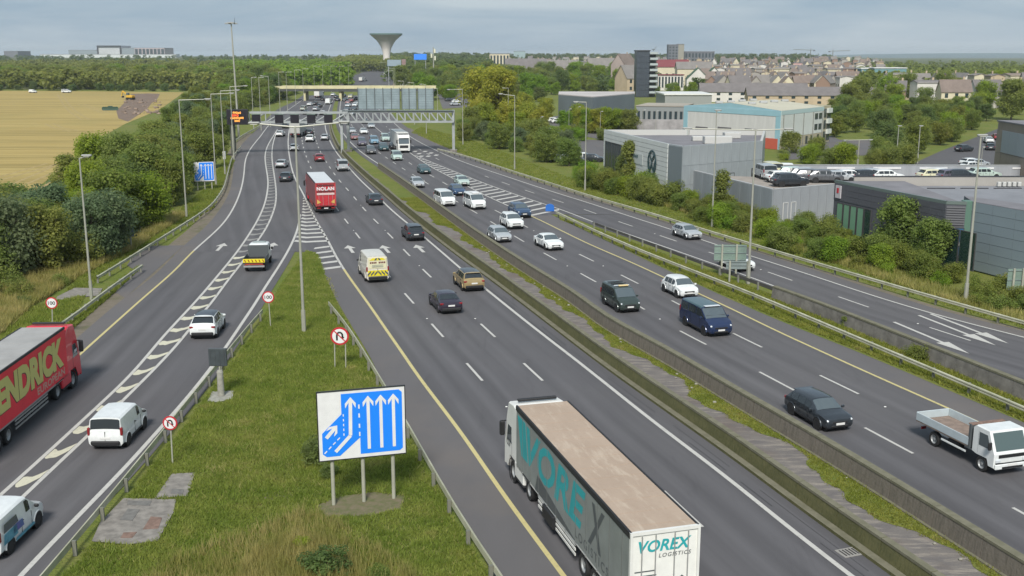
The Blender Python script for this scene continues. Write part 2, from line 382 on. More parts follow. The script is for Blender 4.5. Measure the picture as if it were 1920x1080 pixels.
# field, bare earth, car parks and side roads
def poly(name, px, m, z=0.0, pts=None):
    P = pts or [G(u, v) for u, v in px]
    mb = MB(); mb.add([(p[0], p[1], z) for p in P], [tuple(range(len(P)))])
    bm = bmesh.new(); me = mb.mesh(name, m, fix=False); bm.from_mesh(me); bmesh.ops.triangulate(bm, faces=bm.faces)
    for f in bm.faces:
        if f.normal.z < 0: f.normal_flip()
    bm.to_mesh(me); bm.free(); return tag(link(name, me), kind='structure')
poly('stubble_field', [(345,173),(180,171),(0,170),(-500,170),(-1500,185),(-2600,300),(-1500,520),(-200,445),(0,400),(70,352),(110,320),(170,268),(235,232),(300,205)], STUBBLE, -0.014)
poly('bare_earth_track', [(300,176),(280,175),(246,176),(238,186),(230,196),(218,208),(222,222),(240,228),(262,214),(276,204),(284,194),(296,184)], EARTH, -0.006)
poly('bare_earth_bank', [(540,161.5),(740,161.5),(740,156),(600,157)], EARTH, .1)
poly('left_lay_by', [(266,461),(345,460),(300,500),(235,558),(210,545),(250,505),(238,497)], SHOULDER, 0.0)
poly('car_park', [(1010,222),(1060,215),(1100,212),(1128,222),(1200,224),(1320,232),(1320,262),(1128,262),(1060,248),(1020,236)], SHOULDER, -0.006)
poly('car_park', [(820,176),(878,176),(886,200),(830,204)], SHOULDER, -0.006)
poly('yard', [(1030,262),(1136,262),(1136,300),(1040,290)], SHOULDER, -0.004)
poly('side_street', [(1700,312),(1760,285),(1828,258),(1885,236),(1990,236),(1990,330),(1700,330)], ASPHALT, 0.006)
poly('service_yard', [(1470,262),(1560,255),(1575,262),(1640,262),(1640,290),(1470,300)], SHOULDER, 0.0)
# the motorway beyond the overpass climbs away to the right
vs = []
for (a, b, v) in [(600, 700, 172), (628, 733, 163), (645, 738, 157), (652, 738, 151), (664, 738, 144), (680, 738, 139), (700, 738, 135)]:
    D = Dv(v); 
    for u in (a, b):
        q = W(u, v, D); vs.append((q.x, D, hz(q.x, D) + .05))
g = MB().add(vs, [(2*i, 2*i+1, 2*i+3, 2*i+2) for i in range(6)]); tag(g.obj('motorway_beyond_bridge', ASPHALT, fix=False), kind='structure')

TRK = ground_mat('wheel_track', [((.34, .26, .115),), (.8, one, .45, .6, (.26, .195, .08), .9)], bump=0)
for px in ([(112,176),(118,186),(124,196),(137,210),(160,224)], [(150,195),(175,203),(200,212)], [(0,398),(60,372),(110,340),(150,310)], [(-60,380),(20,352),(90,322),(140,296)], [(-80,352),(10,332),(100,306)], [(92,232),(110,240),(140,246)]):
    P_ = [G(u, v) for u, v in px]; mb = MB()
    for s_ in (-1.1, 1.1): ribbon_mb(mb, [Vector((q.x, q.y, -.008)) for q in offset(P_, s_)], .6)
    tag(mb.obj('wheel_track', TRK, fix=False), kind='structure')
# ------------------------------------------------------------------ painted markings
def line(name, k, D0, D1, m, wd=0.2, o=0.0, z=0.012, fn=None):
    mb = MB(); ribbon_mb(mb, offset(path(k, D0, D1, fn=fn, z=z), o), wd); return tag(mb.obj(name, m, fix=False), kind='structure')
line('edge_line', 'left_edge', 20, Dn(470), PY, .2); line('edge_line', 'left_edge', Dn(470), DMAX, PW, .22)
line('divider_line', 'div_left', 20, Dn(242), PW, .22); line('divider_line', 'div_right', 20, Dn(252), PW, .22)
line('edge_line', 'left_lane', 20, Dn(402), PW, .24)
line('edge_line', 'fork', 20, Dn(505), PY, .22); line('fork_line', 'fork', Dn(505), Dn(236), PW, .22)
line('median_edge_line', 'nb_right', 20, DMAX, PW, .24)
line('median_edge_line', 'sb_wall', 20, DMAX, PW, .22, o=1.0)
line('edge_line', 'sb_right', 20, Dn(402), PY, .2); line('edge_line', 'sb_right', Dn(402), Dn(229), PW, .2)
line('slip_edge_line', 'slip_left', 20, Dn(291), PW, .2, o=0.15)
line('slip_edge_line', 'slip_right', 20, DMAX, PW, .2)
def frac(a, b, f, ao=0.0, bo=0.0): return lambda D: (X(a, D) + ao) * (1 - f) + (X(b, D) + bo) * f
def dashes(name, fn, D0, D1, vnear=None, mark=4.0, period=10.9, wd=.17, m=PW):
    pts = path(None, D0, D1, fn=fn, z=0.012); ss = arc(pts)
    ph = 0.0
    if vnear: 
        Dr = Dn(vnear); ph = float(np.interp(Dr, [p.y for p in pts], ss)) % period
    mb = MB(); s = ph - period
    while s < ss[-1]:
        a, b = max(s, 0), min(s + mark, ss[-1])
        if b > a: ribbon_mb(mb, [at_s(pts, ss, a + (b - a) * t / 3) for t in range(4)], wd)
        s += period
    return tag(mb.obj(name, m, fix=False), kind='structure')
dashes('lane_dashes', frac('fork', 'nb_right', .336), 20, 250, 714); dashes('lane_dashes', frac('fork', 'nb_right', .67), 20, 250, 714)
dashes('lane_dashes', frac('fork', 'nb_right', .336), 250, DMAX); dashes('lane_dashes', frac('fork', 'nb_right', .67), 250, DMAX)
dashes('lane_dashes', lambda D: X('fork', D) - 0.0, Dn(236), DMAX)
def sbL(i): return lambda D: X('sb_right', D) - i * (X('sb_right', D) - X('sb_wall', D) - 1.0 - 0.4) / 3.0
dashes('lane_dashes', sbL(1), 20, Dn(235), 739); dashes('lane_dashes', sbL(2), 20, Dn(235), 732)
dashes('lane_dashes', sbL(1), Dn(235), DMAX); dashes('lane_dashes', sbL(2), Dn(235), DMAX); dashes('lane_dashes', sbL(0), Dn(229), DMAX, mark=6)
dashes('slip_dashes', frac('slip_left', 'slip_right', .5), 20, Dn(330), 526)
dashes('slip_dashes', frac('sb_right', 'slip_right', .5), Dn(300), Dn(235))
# hatched areas
mb = MB()
def bar(mb, p, q, t, z=0.012):
    d = Vector((0, t / 2, 0)); p = Vector(p); q = Vector(q); mb.add([(p - d).xy[:] + (z,), (q - d).xy[:] + (z,), (q + d).xy[:] + (z,), (p + d).xy[:] + (z,)], [(0, 1, 2, 3)])
D = Dn(500); k = 0
while D < Dn(372):
    v = vD(D)
    if v > 462: a = Vector((X('island_right', D) + .3, D - 1.2)); 
    else: a = None
    b = Vector((X('fork', D) - .1, D))
    if a: bar(mb, (a.x, a.y, 0), (b.x, D, 0), 1.0)
    else:
        c = (X('left_lane', D) + X('fork', D)) / 2; c = c - .12 * (X('fork', D) - X('left_lane', D))
        bar(mb, (X('left_lane', D) + .1, D + .7, 0), (c, D, 0), 1.0); bar(mb, (c, D, 0), (X('fork', D) - .1, D + .7, 0), 1.0)
    D += 2.75
tag(mb.obj('nose_hatching', PW, fix=False), kind='structure')
HP = paint_mat('cream_hatch_paint', (0.50, 0.48, 0.37))
D = Dn(960); i = 0
while D < Dn(262):
    mb = MB(); r = random.Random(i); a, b = X('div_left', D) + .15, X('div_right', D) - .15
    n = 7; lo, hi = [], []
    for j in range(n):
        t = j / (n - 1); x = a + (b - a) * t; sag = -.55 * math.sin(t * math.pi) + .9 * t
        w_ = .66 + r.uniform(-.12, .12) - .25 * abs(t - .5)
        lo.append((x, D + sag - w_, .012)); hi.append((x, D + sag + w_ * (.7 if D > 60 else .9), .012))
    mb.add(lo + hi, [(j, j+1, n+j+1, n+j) for j in range(n-1)])
    tag(mb.obj('divider_hatch_mark', HP if D < 105 else PWORN, fix=False), kind='structure'); D += 3.55; i += 1
mb = MB(); D = Dn(404)
while D < Dn(294):
    a, b = X('sb_right', D), X('slip_left', D); sh = (b - a) * .9
    bar(mb, (a + .1, D, 0), (X('slip_left', D + sh) - .1, D + sh, 0), 1.15); D += 2.9
tag(mb.obj('slip_hatching', PW, fix=False), kind='structure')
mb = MB()
for (u, v) in [(778,284),(786,288),(797,284),(808,287),(803,293),(818,291),(790,293)]:
    q = G(u, v); mb.add([(q.x-.5, q.y-1.2, .012), (q.x+.3, q.y-1.2, .012), (q.x+.5, q.y+1.2, .012), (q.x-.3, q.y+1.2, .012)], [(0, 1, 2, 3)])
tag(mb.obj('short_dashes', PW, fix=False), kind='structure')
# arrows (pointing along +y before turning)
def arrow(u, v, L, hw, sw, k, flip=False, m=PW, hl=None, name='road_arrow'):
    c = G(u, v); t = (Pt(k, c.y + 3) - Pt(k, c.y - 3)).normalized()
    if flip: t = -t
    n = Vector((t.y, -t.x, 0)); hl = hl or L * .4
    P = [(-sw, -L/2), (sw, -L/2), (sw, L/2 - hl), (hw, L/2 - hl), (0, L/2), (-hw, L/2 - hl), (-sw, L/2 - hl)]
    mb = MB(); mb.add([tuple((c + n * a + t * b).xy) + (.012,) for a, b in P], [(0, 1, 2, 6), (3, 4, 5, 2), (5, 6, 2)])
    return tag(mb.obj(name, m, fix=False), kind='structure')
for (u, v, k) in [(657, 467, 'nb_right'), (723, 467, 'nb_right'), (787, 466, 'nb_right'), (414, 463, 'left_edge'), (510, 462, 'left_lane')]:
    arrow(u, v, 4.6, .62, .17, k)
for (u, v) in [(1735, 629), (1806, 612), (1783, 615)]: arrow(u + 8, v + 3, 9.0, .5, .13, 'slip_left', True, hl=3.0)

SEAM = mat('tar_seam', (.045, .044, .046), .7)
for k, o in (('nb_wall', -.95), ('nb_wall', -1.35)):
    pts = path(k, 22, 130, z=.008); ss = arc(pts); s = 0; mb = MB(); r = random.Random(int(-o * 10))
    while s < ss[-1]:
        l = r.uniform(2, 9); seg = [at_s(pts, ss, s + l * t / 4) for t in range(5)]; ribbon_mb(mb, offset(seg, o), r.uniform(.03, .09)); s += l + r.uniform(.5, 5)
    tag(mb.obj('tar_seam', SEAM, fix=False), kind='structure')
for v_s in (291, 268):                     # transverse joints in the surfacing
    D = Dn(v_s); mb = MB(); ribbon_mb(mb, [Vector((x, D + .02 * (x % 3), .008)) for x in np.linspace(X('left_asphalt', D), X('fork', D), 8)], .5); tag(mb.obj('tar_seam', SEAM, fix=False), kind='structure')
# wear: seams, ironwork, cat's eyes
STUDM = mat('road_stud', (.75, .75, .7), .4)
mb = MB()
for fn, D0, D1 in [(frac('fork', 'nb_right', .336), 30, 160), (frac('fork', 'nb_right', .67), 30, 160), (sbL(1), 30, 160), (sbL(2), 30, 160), (frac('slip_left', 'slip_right', .5), 50, 130)]:
    pts = path(None, D0, D1, fn=fn); ss = arc(pts); s = 7.5
    while s < ss[-1]:
        p = at_s(pts, ss, s); mb.box((p.x, p.y, .014), (.12, .1, .02)); s += 21.8
tag(mb.obj('road_studs', STUDM), kind='structure')
GULLY = mat('gully_iron', (.04, .038, .036), .7); GFR = mat('gully_frame', (.25, .24, .22), .9)
for (u, v) in [(1592, 1036)]:
    c = G(u, v); gr = empty('drain_gully', (c.x, c.y, 0), 0.35); tag(gr, 'square drain gully beside the dark median wall near the bottom edge', 'drain')
    MB().box((0, 0, .01), (.9, .7, .02)).obj('gully_frame', GFR, gr)
    for j in range(5): MB().box((-.3 + j * .15, 0, .025), (.06, .5, .02)).obj('grate_bar', GULLY, gr)
# ------------------------------------------------------------------ barriers and walls
GALV = mat('galvanised_steel', (.30, .30, .27), .45, .55, var=.18, scale=1.5)
GALV_OLD = mat('weathered_rail', (.46, .45, .34), .6, .15, var=.2, scale=.8, col2=(.32, .32, .22)); RPOST = mat('rail_post', (.17, .17, .14), .7, .2)
POLE = mat('pole_grey', (.33, .33, .28), .5, .25, var=.1, scale=.6)
DARKST = mat('dark_steel', (.05, .05, .055), .5, .4)
CONC_NB = ground_mat('mossy_concrete', [((0.085, 0.085, 0.038),), (.7, (1, 1, 3), .4, .6, (0.115, 0.11, 0.05), .8), (4, (3, 3, .5), .5, .66, (0.055, 0.06, 0.022), .7)], bump=.4, bscale=8)
CONC_TOP = ground_mat('lichened_coping', [((0.13, 0.125, 0.085),), (2, one, .4, .6, (0.17, 0.16, 0.115), .8)], bump=.3, bscale=8)
CONC_SB = ground_mat('streaked_concrete', [((0.15, 0.132, 0.11),), (2.5, (3, 3, .35), .45, .62, (0.10, 0.09, 0.074), .8), (.5, one, .5, .65, (0.14, 0.125, 0.10), .6), (5, (2, 2, .6), .55, .7, (0.17, 0.155, 0.13), .5)], bump=.4, bscale=8)
def rail_run(label, pts, hgt=.72, post=3.2, mrail=GALV_OLD, mpost=RPOST, side=1, depth=.31, double=False, slope_in=0):
    root = empty('crash_barrier', pts[0]); tag(root, label, 'crash barrier'); o = pts[0]
    L = [p - o for p in pts]
    prof = [(.0, -.15), (.075, -.11), (.075, -.04), (.01, 0), (.075, .04), (.075, .11), (.0, .15)]
    mb = MB(); n = len(L); rows = [offset(L, side * (a - .04)) for a, b in prof]
    vs = []; 
    for r, (a, b) in zip(rows, prof): vs += [(p.x, p.y, hgt - .15 + b) for p in r]
    np_ = len(prof); back = offset(L, side * -.06); vs += [(p.x, p.y, hgt) for p in back] + [(p.x, p.y, hgt - .3) for p in back]
    fs = []
    for j in range(np_ - 1): fs += [(j*n+i, j*n+i+1, (j+1)*n+i+1, (j+1)*n+i) for i in range(n-1)]
    t0, b0 = np_ * n, (np_ + 1) * n
    fs += [((np_-1)*n+i, (np_-1)*n+i+1, t0+i+1, t0+i) for i in range(n-1)] + [(t0+i, t0+i+1, b0+i+1, b0+i) for i in range(n-1)] + [(b0+i, b0+i+1, i+1, i) for i in range(n-1)]
    mb.add(vs, fs); mb.obj('rail', mrail, root, fix=False)
    pm = MB().box((0, 0, hgt / 2 - .02), (.11, .16, hgt)).mesh('post', mpost)
    ss = arc(L); s = .6; posts = offset(L, -side * .16)
    while s < ss[-1]:
        p = at_s(posts, ss, s); q = at_s(posts, ss, s + .3); a = math.atan2(q.y - p.y, q.x - p.x) if (q - p).length > 0 else 0
        link('post', pm, root, (p.x, p.y, 0), (0, 0, a)); s += post
    return root
def pxpath(px, step=3.0):
    P = [G(u, v) for u, v in px]; out = []
    ss = arc(P); s = 0
    n = max(2, int(ss[-1] / step)); Q = [at_s(P, ss, ss[-1] * i / n) for i in range(n + 1)]
    for _ in range(6): Q[1:-1] = [Q[i-1] * .25 + Q[i] * .5 + Q[i+1] * .25 for i in range(1, len(Q) - 1)]
    return Q
rail_run('long rusty cream crash barrier on the left verge, ending by the paved lay-by', pxpath([(183,533),(222,509),(270,478),(309,453),(356,423),(397,396),(421,360),(433,310),(436,300),(452,280)][::1]), side=1)
rail_run('shorter crash barrier on the left verge running down behind the red lorry', pxpath([(-160,800),(0,697),(60,660),(124,622),(196,560),(238,531),(268,510)]), side=1)
rail_run('crash barrier curving under the orange message sign', pxpath([(433,274),(455,258),(482,243),(500,230)]), side=1)
rail_run('thin crash barrier on the left side of the grass island beside the slip lane', pxpath([(60,1130),(95,1092),(135,1040),(180,985),(222,938),(262,884),(300,832),(345,780),(395,715),(430,670),(470,618),(492,595)]), side=-1, hgt=.66)
rail_run('thin crash barrier on the right side of the grass island beside the main carriageway', pxpath([(990,1180),(955,1125),(915,1076),(880,1022),(850,975),(822,915),(790,858),(765,812),(730,750),(700,706),(665,640),(640,605),(617,580)]), side=1, hgt=.66)
rail_run('crash barrier between the southbound hard shoulder and the grassy divide', offset(pxpath([(1042,407),(1100,436),(1156,462),(1192,478),(1261,506),(1350,541),(1407,563),(1503,606),(1671,678),(1776,726),(1923,785),(2100,870)]), 0), side=1, hgt=.75)
rail_run('crash barrier along the far side of the slip road below the bushes', pxpath([(820,285),(883,301),(955,326),(1062,361),(1102,375),(1227,411),(1324,443),(1406,468),(1500,497),(1620,533),(1741,569),(1920,621),(2100,672)]), side=1, hgt=.75)
rail_run('dark crash barrier between the slip road and the grassy divide', pxpath([(1112,428),(1192,458),(1288,495),(1383,531),(1451,556)]), side=-1, hgt=.8, mrail=mat('tarnished_rail', (.10, .095, .09), .6, .4), mpost=GALV)

def wall_run(label, pts, mface, mtop, h=1.0, wb=.55, wt=.28, seg=3.0, plinth=None, face_side=-1):
    root = empty('concrete_wall', pts[0]); tag(root, label, 'wall'); o = pts[0]; L = [p - o for p in pts]; ss = arc(L)
    s = 0.0
    while s < ss[-1] - .3:
        e = min(s + seg - .03, ss[-1]); a, b = at_s(L, ss, s), at_s(L, ss, e); t = (b - a).normalized(); n = Vector((t.y, -t.x, 0))
        mb = MB()
        prof = [(-wb/2, 0), (-wt/2 - .03, h - .12), (-wt/2 - .06, h - .12), (-wt/2 - .06, h), (wt/2 + .06, h), (wt/2 + .06, h - .12), (wt/2 + .03, h - .12), (wb/2, 0)]
        np_ = len(prof); vs = [tuple((p + n * x).xy) + (z,) for p in (a, b) for x, z in prof]
        mb.add(vs, [(i, i+1, np_+i+1, np_+i) for i in (0, 6)], 0); mb.add(vs, [(i, i+1, np_+i+1, np_+i) for i in (1, 2, 3, 4, 5)], 1)
        mb.add(vs, [tuple(range(np_))[::-1], tuple(range(np_, 2*np_))], 0)
        mb.obj('wall_segment', [mface, mtop], root); s += seg
    if plinth:
        mb = MB(); w_, hh = plinth; A = offset(L, face_side * wb / 2); B = offset(L, face_side * (wb / 2 + w_)); n = len(L)
        vs = [(p.x, p.y, hh) for p in A] + [(p.x, p.y, hh) for p in B] + [(p.x, p.y, -.01) for p in B]
        mb.add(vs, [(i, i+1, n+i+1, n+i) for i in range(n-1)], 1); mb.add(vs, [(n+i, n+i+1, 2*n+i+1, 2*n+i) for i in range(n-1)], 0); mb.obj('plinth', [mface, mtop], root, fix=False)
    return root
wall_run('dark mossy concrete wall along the northbound side of the median', offset(path('nb_wall', 22, 330, z=0), .28), CONC_NB, CONC_TOP, h=.90, wb=.5, wt=.2, plinth=(.38, .14))
wall_run('streaky grey concrete wall along the southbound side of the median', offset(path('sb_wall', 22, 190, z=0), 0), CONC_SB, CONC_TOP, h=.98, plinth=(.15, .06))
wall_run('grey concrete wall at the slip road edge past the dark crash barrier', offset(pxpath([(1451,560),(1500,574),(1584,612),(1700,658),(1813,705),(1920,750),(2100,825)]), 0), mat('plain_concrete', (.15, .14, .125), .9, var=.25, scale=1.2, bump=.3), CONC_TOP, h=1.1)

# ------------------------------------------------------------------ lamp posts
HEADM = mat('lamp_head', (.34, .34, .32), .45, .2); LENS = mat('lamp_lens', (.6, .6, .55), .2)
def lamp_from(base, top, arms, label, r=.11, group='lamp posts along the motorway', head=.8, h=None):
    """base pixel, top pixel; arms: list of end-u pixels"""
    if base: b = G(*base); z = W(top[0], top[1], b.y).z
    else:
        z = h; t = G(top[0], top[1], z); b = Vector((t.x, t.y, 0))
    root = empty('lamp_post', (b.x, b.y, hz(b.x, b.y))); tag(root, label, 'lamp post', group)
    mb = MB().cyl((0, 0, 0), (0, 0, 1.6), r * 1.3, r * 1.2, 8).cyl((0, 0, 1.6), (0, 0, z), r * .85, r * .5, 8); mb.obj('pole', POLE, root, smooth=True)
    for e in arms:
        tip = W(e[0], e[1], b.y); dx = tip.x - b.x; dz = tip.z - z
        MB().cyl((0, 0, z - .05), (dx, 0, z + dz), r * .5, r * .4, 6).obj('arm', POLE, root)
        s = 1 if dx > 0 else -1
        hd = MB().rbox((dx - s * head * .2, 0, z + dz + .02), (head, .34, .16), .06).obj('lamp_head', HEADM, root, smooth=True)
        MB().box((dx - s * head * .2, 0, z + dz - .075), (head * .6, .24, .03)).obj('lens', LENS, hd)
    return root
lamp_from((570,622), (565,237), [(472,231), (650,229)], 'tall twin-arm lamp post standing on the grass island below the hatched nose', r=.13)
lamp_from((172,562), (158,296), [(166,292)], 'lamp post with one short head in front of the hedge at far left', r=.12)
lamp_from((350,408), (342,187), [(392,186)], 'single-arm lamp post on the left verge nearest the small lane sign', r=.12)
lamp_from((1335,425), (1341,208), [(1349,207)], 'plain lamp post beside the bushes in front of the car showroom side wall')
lamp_from((1403,532), (1417,243), [(1285,241), (1482,242)], 'twin-arm lamp post behind the grey sign backs on the grassy divide', r=.13)
lamp_from((1097,357), (1101,191), [(1078,191)], 'single-arm lamp post left of the white car showroom', r=.11)
lamp_from((965,318), (967,179), [(937,176)], 'single-arm lamp post crossing the yellow-green tree', r=.11)
lamp_from((868,272), (866,167), [(840,168)], 'single-arm lamp post just right of the big gantry leg', r=.11)
lamp_from((1810,567), (1834,255), [(1846,254)], 'tall lamp post in front of the pale blue panelled building', r=.14)
FL = [(395,187,175,436,174),(413,170,170,447,168),(431,162,161,462,160),(471,145,0,0,0),(485,145,0,0,0),(503,143,0,489,144),(522,135,0,0,0),(536,135,0,0,0),(552,131,0,0,0),(567,129,0,0,0),(588,124,0,0,0),(604,122,0,0,0),(620,124,0,0,0),(636,124,0,0,0),(653,122,0,0,0)]
for i, f in enumerate(FL):
    u, v = f[0], (f[1] if i else 176)
    lamp_from(None, (u, v), [(f[3], v - 1)] if f[3] else [(u + 12 * 60 / (v - 60), v)], 
        ['single-arm lamp post on the left verge, second beyond the lane sign', 'single-arm lamp post just left of the high mast', 'lamp post whose arm reaches behind the high mast'][i] if i < 3 else 'distant lamp post in the row along the left of the motorway',
        h=14.0, r=.12, group='lamp posts along the motorway' if i < 3 else 'distant lamp posts left of the motorway')
for (u, v, h) in [(740,128,14),(798,158,12.5),(757,152,12),(776,155,12),(820,166,10),(953,165,11),(724,118,14),(737,132,14)]:
    lamp_from(None, (u, v), [(u - 10, v)], 'distant lamp post among the trees right of the motorway', h=h, r=.11, group='distant lamp posts right of the motorway')
for (u, v, h) in [(1014,219,6),(1028,241,6),(1067,204,6),(1084,200,6),(1126,209,6),(1206,206,6),(1230,208,6)]:
    lamp_from(None, (u, v), [(u + 4, v)], 'short car park lamp among the trees behind the white showroom', h=h, r=.08, head=.5, group='short lamps around the car park')
lamp_from((1608,308), (1607,262), [(1584,263), (1634,262)], 'T-shaped cream lamp post on the green bank behind the roof parking', r=.16)
for u, lab in ((1680, 'left of the pair'), (1720, 'right of the pair')):
    lamp_from((u, 306), (u + 1, 236), [(u + 9, 236)], 'tall pale lamp post on the bank by the side street, ' + lab, r=.12)
lamp_from((1838,324), (1840,276), [(1846,276)], 'slim lamp post beside the parked cars on the side street', r=.07, head=.5)
# high mast
b = G(448, 256); z = W(445, 42, b.y).z
root = empty('high_mast_light', (b.x, b.y, 0)); tag(root, 'very tall high mast light rising above the horizon behind the orange message sign', 'light mast')
MB().cyl((0, 0, 0), (-.4, 0, z), .30, .14, 12).obj('mast', POLE, root, smooth=True)
MB().lathe([(.15, z - .3), (1.0, z - .2), (1.0, z), (.15, z + .1)], 12, c=(-.4, 0, 0)).obj('head_ring', HEADM, root)
for k in range(6):
    a = k * math.pi / 3; MB().rbox((-.4 + 1.25 * math.cos(a), 1.25 * math.sin(a), z - .25), (.5, .5, .28), .06).obj('floodlight', HEADM, root)
MB().cyl((.45, 0, z), (.5, 0, z + 1.1), .05, .03, 6).obj('finial', DARKST, root)
# short mast cabinet on the island: camera post with marker
# ------------------------------------------------------------------ text
def text_mesh(s, size=1.0, shear=0.0, bold=0.0, ext=0.0, spacing=1.0):
    cu = bpy.data.curves.new('lettering', 'FONT'); cu.body = s; cu.size = size; cu.shear = shear; cu.offset = bold; cu.extrude = ext
    cu.space_character = spacing; cu.align_x = 'CENTER'; cu.align_y = 'CENTER'; cu.resolution_u = 3
    o = bpy.data.objects.new('lettering', cu); COL.objects.link(o)
    dg = bpy.context.evaluated_depsgraph_get(); me = bpy.data.meshes.new_from_object(o.evaluated_get(dg))
    bpy.data.objects.remove(o); bpy.data.curves.remove(cu); return me
def lettering(s, m, parent, loc, rot, width=None, height=None, name='lettering', **k):
    me = text_mesh(s, **k); me.materials.clear(); me.materials.append(m)
    v = np.array([q.co[:] for q in me.vertices]); lo, hi = v.min(0), v.max(0); c = (lo + hi) / 2
    sx = width / (hi[0] - lo[0]) if width else 1; sy = height / (hi[1] - lo[1]) if height else sx
    for q in me.vertices: q.co = Vector(((q.co.x - c[0]) * sx, (q.co.y - c[1]) * sy, q.co.z))
    me.update(); return link(name, me, parent, loc, rot)
XZ = (math.pi / 2, 0, 0)                       # lettering facing -y

# ------------------------------------------------------------------ signs
BLUE = mat('sign_blue', (.012, .20, .78), .35); SWHITE = mat('sign_white', (.62, .62, .62), .4, var=.05, scale=2); SGREY = mat('sign_back_grey', (.20, .24, .24), .5, .2, var=.12, scale=.8)
SBLK = mat('sign_black', (.012, .012, .014), .4); SRED = mat('sign_red', (.42, .02, .03), .4); SPOST = mat('sign_post', (.33, .33, .27), .6, .1, var=.12, scale=1)
GREENB = mat('sign_back_green', (.19, .26, .22), .5, .2, var=.1, scale=.7)
# lane sign: flat panel with the blue lane diagram
def lane_sign(bl, br, tl, label, group=None):
    """pixels: base of left leg, base of right leg, panel corner rows (u0,v0,u1,v1)"""
    g0, g1 = G(*bl), G(*br); D = (g0.y + g1.y) / 2; yaw = math.atan2(g1.y - g0.y, g1.x - g0.x)
    u0, v0, u1, v1 = tl; A = W(u0, v0, D); B = W(u1, v1, D)
    wd = (B.x - A.x) / math.cos(yaw); ht = A.z - B.z; cx = (A.x + B.x) / 2
    root = empty('lane_sign', (cx, D, 0), yaw); tag(root, label, 'road sign', group)
    zc = (A.z + B.z) / 2; zb = zc - ht / 2
    MB().rbox((0, 0, zc), (wd, .06, ht), .02).obj('panel', SWHITE, root)
    fr = MB(); t = .035
    for s in (-1, 1): fr.box((s * (wd / 2), -.01, zc), (t, .1, ht + t)); fr.box((0, -.01, zc + s * ht / 2), (wd - t - .002, .1, t))
    fr.obj('frame', SBLK, root)
    for s in (-.70, 0, .70):
        MB().cyl((s * wd / 2, .12, 0), (s * wd / 2, .12, zb + ht * .9), .085, n=10).obj('leg', SPOST, root, smooth=True)
    X_ = lambda a: (a - .5) * wd; Z_ = lambda b: zb + b * ht
    def shp(name, pts, y, m, bev=0):
        MB().plate([(X_(a), y, Z_(b)) for a, b in pts], (0, -.006, 0), 1).obj(name, m, root)
    shp('blue_field', [(.27, .95), (.93, .95), (.965, .91), (.965, .09), (.93, .055), (.475, .055), (.475, .30), (.24, .055), (.09, .055), (.045, .10), (.045, .40), (.27, .66)], -.032, BLUE)
    def arr(pts, wl, head, hw):
        """stroke along pts with an arrow head"""
        P = [Vector((X_(a), Z_(b))) for a, b in pts]; mb = MB()
        for a, b in zip(P, P[1:]):
            t_ = (b - a).normalized(); n_ = Vector((-t_.y, t_.x)) * wl * wd / 2
            mb.plate([(q.x, -.0405, q.y) for q in (a + n_, a - n_, b - n_ , b + n_)], (0, -.006, 0), 1)
        a, b = P[-2], P[-1]; t_ = (b - a).normalized(); n_ = Vector((-t_.y, t_.x))
        hd = [b + t_ * head * wd, b + n_ * hw * wd - t_ * .02 * wd, b + n_ * hw * wd * .95 - t_ * .075 * wd, b + n_ * wl * wd * .4 - t_ * .0 * wd, b - n_ * wl * wd * .4 - t_ * .0 * wd, b - n_ * hw * wd * .95 - t_ * .075 * wd, b - n_ * hw * wd - t_ * .02 * wd]
        mb.plate([(q.x, -.0405, q.y) for q in hd], (0, -.0075, 0), 1); mb.obj('white_arrow', SWHITE, root)
    for a in (.575, .72, .865): arr([(a, .12), (a, .83)], .036, .055, .062)
    arr([(.19, .12), (.365, .34), (.375, .83)], .04, .055, .062)
    arr([(.09, .33), (.185, .46)], .042, .05, .06)
    for b0 in (.78, .65, .50, .38): shp('lane_tick', [(.462, b0), (.478, b0), (.478, b0 - .06), (.462, b0 - .06)], -.0405, SWHITE)
    for b0 in (.66, .59, .52, .45, .38): shp('lane_tick', [(.285, b0), (.296, b0), (.296, b0 - .035), (.285, b0 - .035)], -.0405, SWHITE)
    for k in range(4):
        a, b_ = .06 + k * .05, .115 + k * .06; shp('lane_tick', [(a, b_), (a + .03, b_ + .035), (a + .037, b_ + .022), (a + .008, b_ - .012)], -.0405, SWHITE)
    return root
lane_sign((623,948), (731,936), (597,729,759,857), 'large blue and white lane diagram sign on three legs on the grass island')
lane_sign((374,357), (398,356), (364,303,401,340), 'small blue and white lane diagram sign by the trees on the left verge')

